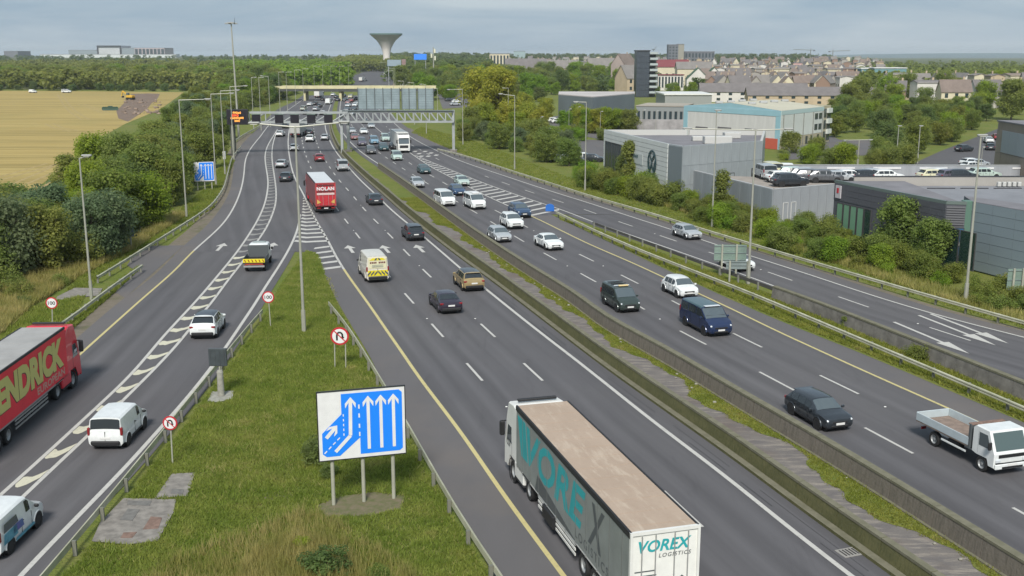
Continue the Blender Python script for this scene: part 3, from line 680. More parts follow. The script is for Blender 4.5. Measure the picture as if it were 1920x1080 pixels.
def round_sign(base, c, rpx, kind, label, group):
    g0 = G(*base); p = W(c[0], c[1], g0.y); r = rpx * g0.y / FPX * 1.0
    root = empty('round_sign', (g0.x, g0.y, 0)); tag(root, label, 'road sign', group)
    zc = p.z; dx = p.x - g0.x
    for s in ((0,) if kind != 'two' and r < .5 else (-.35, .35)):
        MB().cyl((s, .06, 0), (s + dx, .06, zc), .04, n=8).obj('pole', SPOST, root, smooth=True)
    pr = lambda q: [(dx + q * math.cos(a), 0, zc + q * math.sin(a)) for a in [k * math.pi / 14 for k in range(28)]]
    MB().plate(pr(r), (0, -.03, 0), 1).obj('red_ring', SRED, root)
    MB().plate([(x, -.032, z) for x, y, z in pr(r * .80)], (0, -.008, 0), 1).obj('white_disc', SWHITE, root)
    if kind == '100': lettering('100', SBLK, root, (dx, -.045, zc), XZ, width=r * 1.22, height=r * .62, bold=.02, name='numerals')
    else:
        mb = MB(); a_ = r * .30
        arcp = [(dx - a_, zc - r * .48), (dx - a_, zc + r * .12)] + [(dx + a_ * math.cos(t), zc + r * .12 + a_ * math.sin(t)) for t in [math.pi * (1 - k / 6) for k in range(1, 6)]] + [(dx + a_, zc + r * .12), (dx + a_, zc - r * .1)]
        for (x0, z0), (x1, z1) in zip(arcp, arcp[1:]):
            d = Vector((x1 - x0, z1 - z0)).normalized(); n_ = Vector((-d.y, d.x)) * r * .10
            mb.plate([(x0 + n_.x, -.041, z0 + n_.y), (x0 - n_.x, -.041, z0 - n_.y), (x1 - n_.x, -.041, z1 - n_.y), (x1 + n_.x, -.041, z1 + n_.y)], (0, -.005, 0), 1)
        mb.plate([(dx + a_ - r * .22, -.041, zc - r * .08), (dx + a_ + r * .22, -.041, zc - r * .08), (dx + a_, -.041, zc - r * .42)], (0, -.005, 0), 1)
        mb.obj('u_turn_arrow', SBLK, root)
        d = Vector((1, -1)).normalized(); n_ = Vector((d.y, -d.x)) * r * .06; e = r * .8
        MB().plate([(dx - d.x * e + n_.x, -.048, zc - d.y * e + n_.y), (dx - d.x * e - n_.x, -.048, zc - d.y * e - n_.y), (dx + d.x * e - n_.x, -.048, zc + d.y * e - n_.y), (dx + d.x * e + n_.x, -.048, zc + d.y * e + n_.y)], (0, -.004, 0), 1).obj('slash', SRED, root)
    return root
round_sign((98,632), (97,568), 11.5, '100', 'round 100 speed sign on the long grass at far left', 'round speed signs')
round_sign((507,612), (503,557), 11.5, '100', 'round 100 speed sign on the grass island beside the left slip lane', 'round speed signs')
round_sign((323,870), (319,793), 14.5, 'u', 'smaller no U-turn sign on a single pole near the white van', 'no U-turn signs')
round_sign((638,690), (637,630), 18, 'u', 'larger no U-turn sign beside the main carriageway barrier', 'no U-turn signs')
# blank back of a solar / message box on a concrete stub
b = G(415,742); root = empty('sign_box', (b.x, b.y, 0)); tag(root, 'dark grey square box on a thin pole above a concrete stub beside the slip lane', 'sign box')
zt, zb_ = W(408, 653, b.y).z, W(408, 686, b.y).z; x0 = W(391, 660, b.y).x - b.x; x1 = W(425, 660, b.y).x - b.x
MB().rbox(((x0 + x1) / 2, 0, (zt + zb_) / 2), (x1 - x0, .18, zt - zb_), .03).obj('box', mat('box_dark', (.045, .055, .06), .45, var=.15, scale=3), root)
fr = MB(); 
for k in range(4): fr.box((x0 + (x1 - x0) * (k + .5) / 4, -.095, (zt + zb_) / 2), (.015, .012, (zt - zb_) * .94))
fr.obj('seam', DARKST, root)
MB().cyl((0, 0, .9), (0, 0, zb_), .05, n=8).obj('pole', SPOST, root)
MB().cyl((0, 0, .05), (0, 0, 1.45), .21, .19, 12).obj('concrete_stub', mat('stub_concrete', (.26, .255, .22), .9, var=.2, scale=4, bump=.3), root, smooth=True)
MB().lathe([(.2, 1.45), (.15, 1.58), (.02, 1.62)], 12).obj('stub_cap', MATS['stub_concrete'], root)
poly('concrete_pad', [(398,735),(438,733),(436,748),(410,755),(388,754)], MATS['stub_concrete'], .03)
SLAB = mat('slab_concrete', (.19, .175, .155), .95, var=.25, scale=2.2, bump=.4, bscale=12); BRICKR = mat('red_cover', (.17, .11, .085), .9, var=.25, scale=5)
DSLAB = mat('dark_cover', (.135, .13, .12), .9, var=.2, scale=4)
poly('concrete_pad', [(140,540),(192,541),(186,555),(150,557),(100,566),(108,556)], SLAB, .03)
poly('concrete_pad', [(322,889),(366,887),(352,931),(290,935)], SLAB, .03)
poly('concrete_pad', [(232,935),(330,937),(326,960),(296,1015),(240,1022),(172,1016),(188,980)], SLAB, .03)
for nm, px, m in [('access_cover', [(283,970),(304,972),(297,992),(268,994)], BRICKR), ('access_cover', [(232,1000),(257,999),(248,1010),(226,1010)], BRICKR), ('access_cover', [(240,955),(262,957),(248,978),(225,976)], DSLAB), ('access_cover', [(240,940),(285,941),(280,950),(238,948)], DSLAB), ('access_cover', [(322,918),(345,919),(342,928),(320,927)], DSLAB)]:
    P = [G(u, v) for u, v in px]; c = sum(P, Vector()) / 4; mb = MB(); mb.prism([(p.x, p.y) for p in P], .02, .045); tag(mb.obj(nm, m), kind='structure')
# sign seen from behind, green-grey, with posts
def sign_back(base, rect, legs, m, label, rails=3, group=None, yaw=0.0, sub=None):
    g0 = G(*base); D = g0.y; A, B = W(rect[0], rect[1], D), W(rect[2], rect[3], D); cx = (A.x + B.x) / 2
    root = empty('direction_sign', (cx, D, 0), yaw); tag(root, label, 'road sign', group)
    wd, ht, zc = B.x - A.x, A.z - B.z, (A.z + B.z) / 2
    n = 3 if wd > 2 else 2
    for k in range(n): MB().box((0, .05, zc + ht * ((k + .5) / n - .5)), (wd, .03, ht / n - .012)).obj('panel', m, root)
    for k in range(rails): MB().box((0, .0, zc + ht * (.42 - .84 * k / (rails - 1))), (wd, .05, .06)).obj('rail', SGREY, root)
    for lu in legs:
        x = W(lu, base[1], D).x - cx; MB().cyl((x, -.08, 0), (x, -.08, zc + ht / 2 + .05), .09, n=8).obj('leg', SPOST, root, smooth=True)
    return root
sign_back((1368,518), (1340,459,1399,490), [1352, 1379], GREENB, 'grey-green back of a direction sign on two legs on the grassy divide')
sign_back((1392,530), (1362,490,1402,505), [1367, 1400], SGREY, 'smaller sign back hanging below the grey-green one')
sign_back((1906,563), (1890,504,1935,546), [1895, 1913], GREENB, 'grey-green sign back cut off by the right edge of the picture', yaw=.1)
sign_back((247,468), (243,417,251,444), [247], mat('blue_grey_board', (.16, .20, .24), .5), 'narrow blue-grey marker board on a post in front of the left hedge', rails=2)
# small yellow tag on the island lamp post
# blue nose marker at the slip split
b = G(1031, 397); root = empty('nose_marker', (b.x, b.y, 0)); tag(root, 'bright blue rounded marker board at the nose of the hatched slip split', 'marker board')
pts = [(-.55, 0, .05), (.55, 0, .05), (.55, 0, .72), (.36, 0, .92), (0, 0, 1.0), (-.36, 0, .92), (-.55, 0, .72)]
MB().plate(pts, (0, .35, 0), 1).obj('board', mat('marker_blue', (.02, .12, .42), .4), root); MB().box((0, .17, .03), (1.2, .5, .06)).obj('base', DARKST, root)

# ------------------------------------------------------------------ gantries
GAN = mat('gantry_paint', (.33, .35, .35), .5, .3, var=.12, scale=.5)
DG0 = 224.0
def truss(root, x0, x1, z0, z1, y, dep, pitch, flip=1, r=.11):
    for yy in (y - dep / 2, y + dep / 2):
        for zz in (z0, z1): MB().box(((x0 + x1) / 2, yy, zz), (x1 - x0, .3, .38)).obj('chord', GAN, root)
    n = max(1, round((x1 - x0) / pitch)); p = (x1 - x0) / n
    for i in range(n + 1): MB().box((x0 + i * p, y - dep / 2, (z0 + z1) / 2), (.22, .2, z1 - z0 - .32)).obj('strut', GAN, root)
    for i in range(n):
        a, b = (x0 + i * p, y - dep / 2, z1 if flip > 0 else z0), (x0 + (i + 1) * p, y - dep / 2, z0 if flip > 0 else z1)
        MB().cyl(a, b, .15, n=6).obj('brace', GAN, root)
        MB().cyl((a[0], y + dep / 2, a[2]), (b[0], y + dep / 2, b[2]), .07, n=5).obj('brace', GAN, root)
        MB().cyl((x0 + i * p, y - dep / 2, z1), (x0 + i * p, y + dep / 2, z1), .08, n=5).obj('cross_bar', GAN, root)
wx = lambda u, v=220, D=DG0: W(u, v, D).x
wz = lambda v, D=DG0: W(960, v, D).z
root = empty('sign_gantry', (wx(750), DG0, 0)); tag(root, 'wide lattice gantry over the southbound lanes carrying three large sign backs', 'gantry')
ox = wx(750)
truss(root, wx(640) - ox, wx(851) - ox, wz(228), wz(209), 0, 1.6, 1.62)
for u in (652, 850):
    MB().box((wx(u) - ox, 0, wz(206) / 2), (.55, .7, wz(206))).obj('leg', GAN, root)
    MB().box((wx(u) - ox, 0, .15), (1.4, 1.6, .5)).obj('footing', SLAB, root)
MB().box(((wx(640) + wx(851)) / 2 - ox, -.9, wz(209) + .25), (wx(851) - wx(640), .9, .06)).obj('walkway', SGREY, root)
BK = mat('sign_back_slats', (.24, .30, .32), .5, .3, var=.15, scale=.5)
for (ua, ub, lab) in ((672, 750, 'wide'), (754, 781, 'mid'), (784, 813, 'right')):
    xa, xb = wx(ua) - ox, wx(ub) - ox; z0_, z1_ = wz(207) + .2, wz(166)
    pan = MB().box(((xa + xb) / 2, .35, (z0_ + z1_) / 2), (xb - xa, .05, z1_ - z0_)).obj('sign_back', BK, root)
    n = max(2, round((xb - xa) / 1.65))
    for i in range(n + 1): MB().box((xa + (xb - xa) * i / n, .22, (z0_ + z1_) / 2), (.14, .16, z1_ - z0_ + .3)).obj('stiffener', mat('stiffener_dark', (.10, .12, .125), .5, .3), pan)
    for k in range(9):
        MB().box(((xa + xb) / 2, .295, z0_ + (z1_ - z0_) * (k + .5) / 9), (xb - xa, .05, .05)).obj('batten', SGREY, pan)
# left gantry with lane signals and the message sign
DL = 219.0; wx2 = lambda u: W(u, 220, DL).x; wz2 = lambda v: W(960, v, DL).z
ox = wx2(560); root = empty('signal_gantry', (ox, DL, 0)); tag(root, 'lattice gantry over the northbound lanes with a row of dark lane signals', 'gantry')
truss(root, wx2(469) - ox, wx2(652) - ox, wz2(229), wz2(211), 0, 1.3, 3.2, flip=-1)
for u in (640,): MB().box((wx2(u) - ox, 0, wz2(207) / 2), (.5, .6, wz2(207))).obj('leg', GAN, root)
MB().box((wx2(434) - ox, .4, wz2(207) / 2), (.9, .7, wz2(207))).obj('leg', mat('dark_leg', (.07, .075, .06), .6), root)
SIG = mat('signal_face', (.018, .016, .022), .3)
for u in (482, 525, 554, 585, 617):
    MB().rbox((wx2(u) - ox, -.85, wz2(222)), (1.7, .35, 1.65), .04).obj('lane_signal', SIG, root)
    MB().box((wx2(u) - ox, -.85, wz2(222) + .88), (1.75, .45, .08)).obj('hood', GREENB, root)
root = empty('message_sign', (wx2(449), DL - 1.6, 0)); tag(root, 'black electronic message sign with orange lit letters at the left end of the gantry', 'message sign')
zc = wz2(218.5); MB().rbox((0, 0, zc), (4.3, .6, 3.1), .05).obj('box', mat('vms_black', (.02, .02, .02), .5), root)
MB().box((0, -.31, zc), (4.0, .02, 2.8)).obj('face', SIG, root)
AMB = mat('amber_led', (.9, .35, .05), .5, emis=(1.0, .42, .08), estr=1.1); REDL = mat('red_led', (.8, .1, .03), .5, emis=(1.0, .12, .03), estr=1.1)
for (n, wd_, zz_, m_) in ((5, 1.7, .85, AMB), (3, 1.4, .32, REDL), (8, 2.7, -.20, AMB), (4, 1.1, -.74, AMB)):
    mb = MB(); r = random.Random(n)
    for k in range(n):                       # unreadable lit characters, each a few bars of lamps
        x = -wd_ / 2 + wd_ * (k + .5) / n + (-.35 if m_ is REDL else 0); cw = wd_ / n * .7
        for e in (-1, 1): mb.box((x + e * cw * .4, -.33, zc + zz_), (cw * .2, .02, .34))
        for e in r.sample((-.17, 0, .17), 2): mb.box((x, -.331, zc + zz_ + e), (cw * .6, .02, .08))
    mb.obj('lit_characters', m_, root)
MB().cyl((-1.2, .1, 0), (-1.2, .1, zc - 1.5), .22, n=8).obj('support', SPOST, root)
b = G(421, 300); root = empty('roadside_cabinet', (b.x, b.y, 0)); tag(root, 'small white roadside box beside the crash barrier under the message sign', 'cabinet')
MB().rbox((0, 0, .9), (.5, .4, 1.5), .04).obj('body', SWHITE, root); MB().box((0, 0, .07), (.6, .5, .14)).obj('base', SLAB, root); MB().box((0, -.21, .95), (.4, .02, 1.2)).obj('door', mat('door_white', (.5, .5, .48), .5), root)

# ------------------------------------------------------------------ overpass, further gantry, water tower
D = Dv(189); BE = mat('overpass_concrete', (.50, .46, .28), .85, var=.12, scale=.2); BD = mat('overpass_painted_shade', (.06, .065, .06), .9)  # near-black deck colour has the shade under the bridge painted in
root = empty('overpass', (W(640, 165, D).x, D, 0)); tag(root, 'long cream concrete road bridge crossing the motorway beyond the gantries', 'bridge'); ox = W(640, 165, D).x
xa, xb = W(527, 165, D).x - ox - 6, W(815, 165, D).x - ox; zd = W(640, 166.5, D).z
MB().box(((xa + xb) / 2, 0, zd + .6), (xb - xa, .35, 1.2)).obj('parapet', BE, root)
MB().box(((xa + xb) / 2, 9.2, zd + .6), (xb - xa, .35, 1.2)).obj('parapet', BE, root)
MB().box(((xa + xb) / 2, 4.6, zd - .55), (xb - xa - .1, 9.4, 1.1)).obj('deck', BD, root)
for u in (637, ): MB().box((W(u, 165, D).x - ox, 4.6, (zd - 1.1) / 2), (1.1, 7.5, zd - 1.1)).obj('pier', BE, root)
MB().box((W(570, 165, D).x - ox, 4.6, (zd - 1.1) / 2), (.8, 7.5, zd - 1.1)).obj('pier', BE, root)
# earth ramp behind and water tower
D = 1250; root = empty('water_tower', (W(725, 110, D).x, D, hz(0, D))); tag(root, 'pale concrete water tower shaped like a wide funnel on the horizon', 'water tower')
k = D / FPX; z0 = hz(0, D); zz = lambda v: W(725, v, D).z - z0
MB().lathe([(6*k, -1), (6.3*k, zz(107)), (7*k, zz(99)), (9.2*k, zz(90)), (14*k, zz(81)), (17.5*k, zz(76)), (22.8*k, zz(71)), (29*k, zz(65.5))], 40).obj('funnel', mat('tower_concrete', (.62, .58, .54), .9, var=.08, scale=.1), root, smooth=True)
MB().lathe([(29*k, zz(65.5)), (29.8*k, zz(65.3)), (29.8*k, zz(63)), (29.0*k, zz(62.6)), (.1, zz(62))], 40).obj('rim', mat('tower_rim', (.10, .16, .15), .7), root, smooth=True)
def far_board(u0, v0, u1, v1, D, m, label, name='sign_gantry', cat='gantry', legs=True):
    A, B = W(u0, v0, D), W(u1, v1, D); cx = (A.x + B.x) / 2; zb = hz(cx, D)
    root = empty(name, (cx, D, zb)); tag(root, label, cat)
    MB().box((0, 0, (A.z + B.z) / 2 - zb), (B.x - A.x, .4, A.z - B.z)).obj('board', m, root)
    if legs:
        for s in (-.42, .42): MB().cyl((s * (B.x - A.x), .4, -1), (s * (B.x - A.x), .4, A.z - zb), .25, n=6).obj('leg', GAN, root)
    return root
far_board(726, 112, 752, 124, 700, mat('far_sign_pale', (.22, .28, .32), .5), 'pale blue sign backs on a gantry below the water tower')
far_board(753, 111, 761, 124, 700, mat('far_sign_brown', (.22, .15, .14), .6), 'narrow brown sign beside the pale gantry board', cat='sign')
far_board(776, 101, 800, 112, 800, mat('billboard_blue', (.04, .22, .75), .4), 'bright blue billboard above the trees right of the water tower', name='billboard', cat='billboard')
D = 700; b = W(813, 130, D); root = empty('telecoms_mast', (b.x, D, hz(b.x, D))); tag(root, 'slim telecoms mast with pale antennas right of the blue billboard', 'mast')
zt = W(813, 88, D).z - hz(b.x, D); MB().cyl((0, 0, 0), (0, 0, zt), .5, .3, 8).obj('pole', POLE, root)
for s, zf in ((-1.2, .78), (1.1, .72), (.9, .9)): MB().box((s, -.4, zt * zf), (1.0, .4, 2.6)).obj('antenna', mat('antenna_cream', (.55, .55, .42), .6), root)
# ------------------------------------------------------------------ vehicles
def paint(name, col, metal=.25, rough=.32): return mat('paint_' + name, col, rough, metal, coat=.5, var=.06, scale=3)
PAINT = dict(white=paint('white', (.62,.64,.63), 0), silver=paint('silver', (.45,.47,.48), .4), grey=paint('grey', (.13,.135,.145), .5), dark=paint('dark', (.035,.042,.05), .4),
    black=paint('black', (.013,.014,.016), .3), blue=paint('blue', (.045,.085,.16), .4), navy=paint('navy', (.02,.035,.09), .4), red=paint('red', (.26,.03,.035), .2), tan=paint('tan', (.36,.27,.13), .4),
    teal=paint('teal', (.05,.10,.11), .4), green=paint('green', (.045,.062,.055), .4), pale=paint('pale', (.42,.52,.47), .2), lblue=paint('light_blue', (.20,.34,.44), .3), purple=paint('plum', (.035,.028,.045), .4),
    mauve=paint('mauve', (.14,.13,.17), .4), pink=paint('dusky_red', (.27,.12,.12), .3), cream=paint('cream', (.55,.53,.36), 0), maint=paint('off_white', (.56,.53,.46), 0), bus=paint('bus_pale', (.38,.42,.36), .1), ice=paint('ice_white', (.55,.60,.60), .1))
GLASS = mat('car_glass', (.15,.18,.19), .10, .6, spec=.7); GLASSD = mat('dark_window', (.022,.028,.032), .12, 0, spec=.6); TRIM = mat('black_trim', (.012,.012,.013), .6); TYRE = mat('tyre', (.015,.015,.015), .85)
RIM = mat('alloy_rim', (.16,.165,.17), .45, .5); STEELRIM = mat('truck_rim', (.33,.34,.34), .5, .4); LAMPF = mat('headlamp', (.55,.58,.6), .12, .1); LAMPR = mat('tail_lamp', (.20,.012,.015), .25)
PLATE = mat('number_plate', (.6,.6,.58), .5); AMBL = mat('amber_lens', (.55,.2,.02), .3)
_wc = {}
def wheel_meshes(r, wd, truck=False):
    k = (r, wd, truck)
    if k in _wc: return _wc[k]
    t = MB().lathe([(r*.62, -wd/2), (r*.93, -wd/2), (r, -wd*.32), (r, wd*.32), (r*.93, wd/2), (r*.62, wd/2), (r*.6, wd*.3), (r*.6, -wd*.3), (r*.62, -wd/2)], 20, axis='Y').mesh('tyre', TYRE, smooth=True)
    m = MB()
    for s in (-1, 1):
        if truck: m.lathe([(r*.62, s*wd*.42), (r*.56, s*wd*.40), (r*.45, s*wd*.12), (r*.25, s*wd*.1), (r*.22, s*wd*.35), (.01, s*wd*.38)], 14, axis='Y')
        else:
            m.lathe([(r*.63, s*wd*.44), (r*.58, s*wd*.44), (r*.56, s*wd*.2), (.01, s*wd*.2)], 14, axis='Y')
            for j in range(5):
                a = j * 2 * math.pi / 5; m.box((math.cos(a)*r*.32, s*wd*.36, math.sin(a)*r*.32), (r*.56, wd*.14, r*.17), M=Matrix.Rotation(-a, 3, 'Y'))
            m.cyl((0, s*wd*.2, 0), (0, s*wd*.44, 0), r*.13, n=8)
    rm = m.mesh('rim', STEELRIM if truck else RIM, smooth=True); _wc[k] = (t, rm); return _wc[k]

#      L    W    H   belt hood nose cowl  rfr   rrr    tail   tailh  wr   wheelbase-x(front, rear) bottom
KINDS = {
 'hatch':  (4.25,1.78,1.47, .94,.96,.84, 1.12, .40,-1.45,-1.88, .98, .325, (1.30,-1.28), .27),
 'small':  (3.85,1.72,1.50, .95,.97,.85, 1.05, .38,-1.35,-1.68, 1.0, .31, (1.18,-1.20), .27),
 'honda':  (3.92,1.76,1.53, .95,.98,.86, 1.10, .52,-1.30,-1.72, .98, .335, (1.22,-1.28), .26),
 'suv':    (4.50,1.88,1.66, 1.06,1.09,.98, 1.18, .45,-1.62,-2.00, 1.10, .36, (1.38,-1.32), .32),
 'saloon': (4.70,1.84,1.45, .95,.95,.82, 1.10, .35,-1.05,-1.78, 1.02, .335, (1.42,-1.40), .26),
 'juke':   (4.20,1.84,1.66, 1.06,1.10,.97, 1.10, .42,-1.35,-1.90, 1.10, .36, (1.28,-1.28), .30),
 'mpv':    (4.40,1.80,1.80, 1.07,1.08,.92, 1.42, .62,-2.02,-2.12, 1.08, .33, (1.42,-1.32), .27),
 'caddy':  (4.10,1.78,1.74, 1.05,1.04,.90, 1.32, .60,-1.86,-1.97, 1.07, .33, (1.30,-1.20), .27),
 'midvan': (4.95,1.92,1.95, 1.22,1.18,.98, 1.72, .92,-2.32,-2.42, 1.24, .345, (1.60,-1.42), .29),
 'van':    (5.50,2.02,2.40, 1.30,1.26,1.05, 1.98, 1.25,-2.60,-2.68, 1.36, .355, (1.85,-1.50), .32),
}
def car_parts(kind):
    L, Wd, H, belt, hood, nose, xc, xf, xr, xt, th, wr, (wf, wb), zl = KINDS[kind]
    van = kind in ('mpv', 'caddy', 'midvan', 'van'); hw = Wd / 2; e = L / 2
    tum = .88 if van else .77
    S = [(-e, zl+.16, th*.70, th*.74, .84, .8), (-e+.05, zl+.03, th*.86, th*.9, .95, .86), (min(-e+.16, xt-.02), zl, th*.93, th*.97 if not van else th*.99, .985, .9),
         (xt, zl, belt, th, 1.0, .9), (xr, zl, belt, H-.05 if not van else H-.03, 1.0, tum-.02), ((xr*.6+xf*.4), zl, belt, H, 1.0, tum), ((xr*.2+xf*.8), zl, belt, H, 1.0, tum), (xf, zl, belt, H-.035, 1.0, tum-.005),
         (xc, zl, belt-.02, hood+.02, 1.0, .88), ((xc+e)*.5+.05, zl, (belt+nose)/2-.03, (hood*.55+nose*.45)+.02, .99, .84), (e-.20, zl, nose-.04, nose+.01, .97, .82), (e-.05, zl+.03, nose*.86, nose*.90, .92, .80), (e, zl+.12, nose*.70, nose*.74, .86, .74)]
    rings = []
    for (x, z0, zb, zt, wf_, wt_) in S:
        w0 = hw * wf_; roof = zt - zb > .22; wt = hw * (wt_ if roof else wf_ * .90)
        half = [(0, z0), (w0*.86, z0), (w0*.975, z0+.12), (w0, z0 + (zb-z0)*.55), (w0*.975, zb), (wt, zt - (.09 if roof else .025)), (wt - (.10 if roof else .14), zt - (.015 if roof else .0)), (wt*.45, zt+.012), (0, zt+.02)]
        ring = [Vector((x, y, z)) for y, z in half] + [Vector((x, -y, z)) for y, z in half[-2:0:-1]]
        rings.append(ring)
    n = len(rings[0]); mb = MB(); vs = [p for r in rings for p in r]
    fs = [(i*n+j, i*n+(j+1) % n, (i+1)*n+(j+1) % n, (i+1)*n+j) for i in range(len(rings)-1) for j in range(n)]
    fs += [tuple(range(n)), tuple(reversed([(len(rings)-1)*n+j for j in range(n)]))]
    mb.add(vs, fs)
    for x in (wf, wb):                                       # bulged arches
        for s in (-1, 1):                                    # flared lip over the upper half of each wheel
            K = [math.pi * k / 10 for k in range(11)]; b_ = []
            for r_, y_ in ((wr*1.34, hw-.03), (wr*1.28, hw+.022), (wr*1.17, hw+.024), (wr*1.15, hw-.03)): b_ += [(x + r_*math.cos(a), s*y_, wr + r_*math.sin(a)) for a in K]
            mb.add(b_, [(r*11+k, r*11+k+1, (r+1)*11+k+1, (r+1)*11+k) for r in range(3) for k in range(10)])
    P = [('body', mb.mesh('body', PAINT['white'], smooth=True, ang=32), None)]
    # roof skin, proud of the body
    rm = MB(); a = []
    for i in (4, 5, 6, 7):
        a.append([rings[i][j] + Vector((0, 0, .006)) for j in (5, 6, 7, 8, 9, 10, 11)])
        if i == 4: a[-1] = [p.lerp(q + Vector((0, 0, .006)), .12) for p, q in zip(a[-1], [rings[5][j] for j in (5, 6, 7, 8, 9, 10, 11)])]
        if i == 7: a[-1] = [p.lerp(q + Vector((0, 0, .006)), .10) for p, q in zip(a[-1], [rings[6][j] for j in (5, 6, 7, 8, 9, 10, 11)])]
    rm.add([p for r in a for p in r], [(i*7+j, i*7+j+1, (i+1)*7+j+1, (i+1)*7+j) for i in range(3) for j in range(6)])
    P.append(('roof', rm.mesh('roof', PAINT['white'], smooth=True, ang=32), None))
    def pane(i0, i1, ja, jb, t0, t1, s0, s1, nrm, off=.008):
        A, B = rings[i0], rings[i1]; c = lambda r, s: r[ja].lerp(r[jb], s)
        q = [c(A, s0).lerp(c(B, s0), t0), c(A, s1).lerp(c(B, s1), t0), c(A, s1).lerp(c(B, s1), t1), c(A, s0).lerp(c(B, s0), t1)]
        return q
    def push(q, cen):
        nn = (q[1]-q[0]).cross(q[-1]-q[0]); 
        if nn.length < 1e-6: nn = (q[2]-q[1]).cross(q[0]-q[1])
        nn.normalize()
        if nn.dot(sum(q, Vector())/len(q) - cen) < 0: nn = -nn
        return [p + nn * .009 for p in q]
    cen = Vector((0, 0, belt))
    # windscreen and rear window across the top of the ring (points 5..11)
    def cross_glass(name, i0, i1, t0, t1, si=.10):
        g_ = MB(); idx = [5, 6, 7, 8, 9, 10, 11]; rows = []
        for t in (t0, t1):
            r = [rings[i0][j].lerp(rings[i1][j], t) for j in idx]; r[0] = r[0].lerp(r[1], si*3); r[-1] = r[-1].lerp(r[-2], si*3); rows.append(r)
        nn = (rows[0][5]-rows[0][1]).cross(rows[1][1]-rows[0][1]).normalized()
        if nn.z < 0: nn = -nn
        if abs(nn.z) < .05 and nn.x * (i0 - 6) < 0: nn = -nn
        vs_ = [p + nn * .01 for r in rows for p in r]; g_.add(vs_, [(j, j+1, 8+j, 7+j) for j in range(6)]); return (name, g_.mesh(name, GLASS if name == 'windscreen' else GLASSD, smooth=True), None)
    P.append(cross_glass('windscreen', 7, 8, .06, .93))
    solid_rear = kind == 'van'
    if not solid_rear: P.append(cross_glass('rear_window', 3, 4, .14 if not van else .12, .90))
    # side windows
    front_only = kind in ('caddy', 'van')
    for s in (0, 1):
        ja, jb = (4, 5) if s == 0 else (12, 11)
        spans = []
        if front_only: spans = [(6, 7, .45, .99), ]
        else: spans = [(4, 5, .10, .93), (5, 6, .0, .90) if not van else (5, 6, .03, .93), (6, 7, .0, .98)]
        for (i0, i1, t0, t1) in spans:
            q = pane(i0, i1, ja, jb, t0, t1, .08, .90, 0); m_ = MB(); m_.quad(*push(q, cen)); P.append(('side_window', m_.mesh('side_window', GLASSD), None))
        A, B = rings[7], rings[8]; q = [A[ja].lerp(A[jb], .08), A[ja].lerp(A[jb], .86), B[ja].lerp(B[jb], .9).lerp(A[ja].lerp(A[jb], .2), .22)]
        m_ = MB(); m_.add(push(q, cen), [(0, 1, 2)]); P.append(('quarter_window', m_.mesh('quarter_window', GLASSD), None))
        if not van and kind != 'honda':
            A, B = rings[4], rings[3]; q = [A[ja].lerp(A[jb], .1), A[ja].lerp(A[jb], .85), A[ja].lerp(A[jb], .12).lerp(B[ja], .45)]
            m_ = MB(); m_.add(push(q, cen), [(0, 1, 2)]); P.append(('quarter_window', m_.mesh('quarter_window', GLASSD), None))
    # door seams, handles, sills
    for s in (-1, 1):
        for x in ((xf-.05, xr*.45+xf*.55-.05, xr*.75+.1) if not front_only else (xf+.15, xf-.75)): P.append(('door_seam', MB().box((x, s*(hw-.006), (belt+zl)/2+.06), (.018, .02, (belt-zl)*.72)).mesh('door_seam', TRIM), None))
        for x in ((xf-.45, xr*.6+xf*.1) if not front_only else (xf-.55,)): P.append(('door_handle', MB().rbox((x-.1, s*(hw+.0), belt-.13), (.17, .05, .035), .01).mesh('door_handle', TRIM), None))
        P.append(('sill', MB().rbox((0, s*(hw-.03), zl+.06), (L*.52, .10, .12), .02).mesh('sill', TRIM), None))
        P.append(('mirror', MB().rbox((xf+.42, s*(hw+.11), belt+.06), (.12, .20, .15), .04).mesh('mirror', PAINT['white'] if not front_only else TRIM, smooth=True), None))
        P.append(('headlight', MB().rbox((e-.19, s*hw*.72, nose-.15), (.28, .38, .15), .05, M=Matrix.Rotation(-s*.32, 3, 'Z')).mesh('headlight', LAMPF, smooth=True), None))
        if van: P.append(('tail_light', MB().rbox((-e+.09, s*(hw*.93), belt*.98), (.16, .13, .42), .03).mesh('tail_light', LAMPR), None))
        else: P.append(('tail_light', MB().rbox((-e+.12, s*hw*.74, th*.84), (.20, .42, .15), .04, M=Matrix.Rotation(s*.25, 3, 'Z')).mesh('tail_light', LAMPR, smooth=True), None))
    P.append(('contact_shade_block', MB().box((0, 0, zl*.72), (L*.84, Wd*.80, zl*.75)).mesh('contact_shade_block', TRIM), None))  # dark block added beneath the car to deepen the contact shade
    P.append(('grille', MB().rbox((e-.05, 0, nose*.70), (.12, hw*1.05, .16), .03).mesh('grille', TRIM), None))
    P.append(('front_bumper', MB().rbox((e-.03, 0, zl+.12), (.12, hw*1.15, .13), .04).mesh('front_bumper', TRIM), None))
    P.append(('rear_bumper', MB().rbox((-e+.02, 0, zl+.16), (.20, hw*1.66, .24), .05).mesh('rear_bumper', TRIM), None))
    P.append(('number_plate', MB().box((e+.045, 0, zl+.26), (.02, .52, .12)).mesh('number_plate', PLATE), None))
    zp = th*.70 if kind in ('saloon', 'hatch', 'suv', 'small', 'juke', 'honda') else zl+.42
    P.append(('number_plate', MB().box((-e-.012 + (0.0 if zp < th*.7 else -.0), 0, zp), (.03, .52, .12)).mesh('number_plate', PLATE), None))
    if van:
        P.append(('rear_door_seam', MB().box((-e+.03, 0, (th+zl)/2), (.08, .02, th-zl-.1)).mesh('rear_door_seam', TRIM), None))
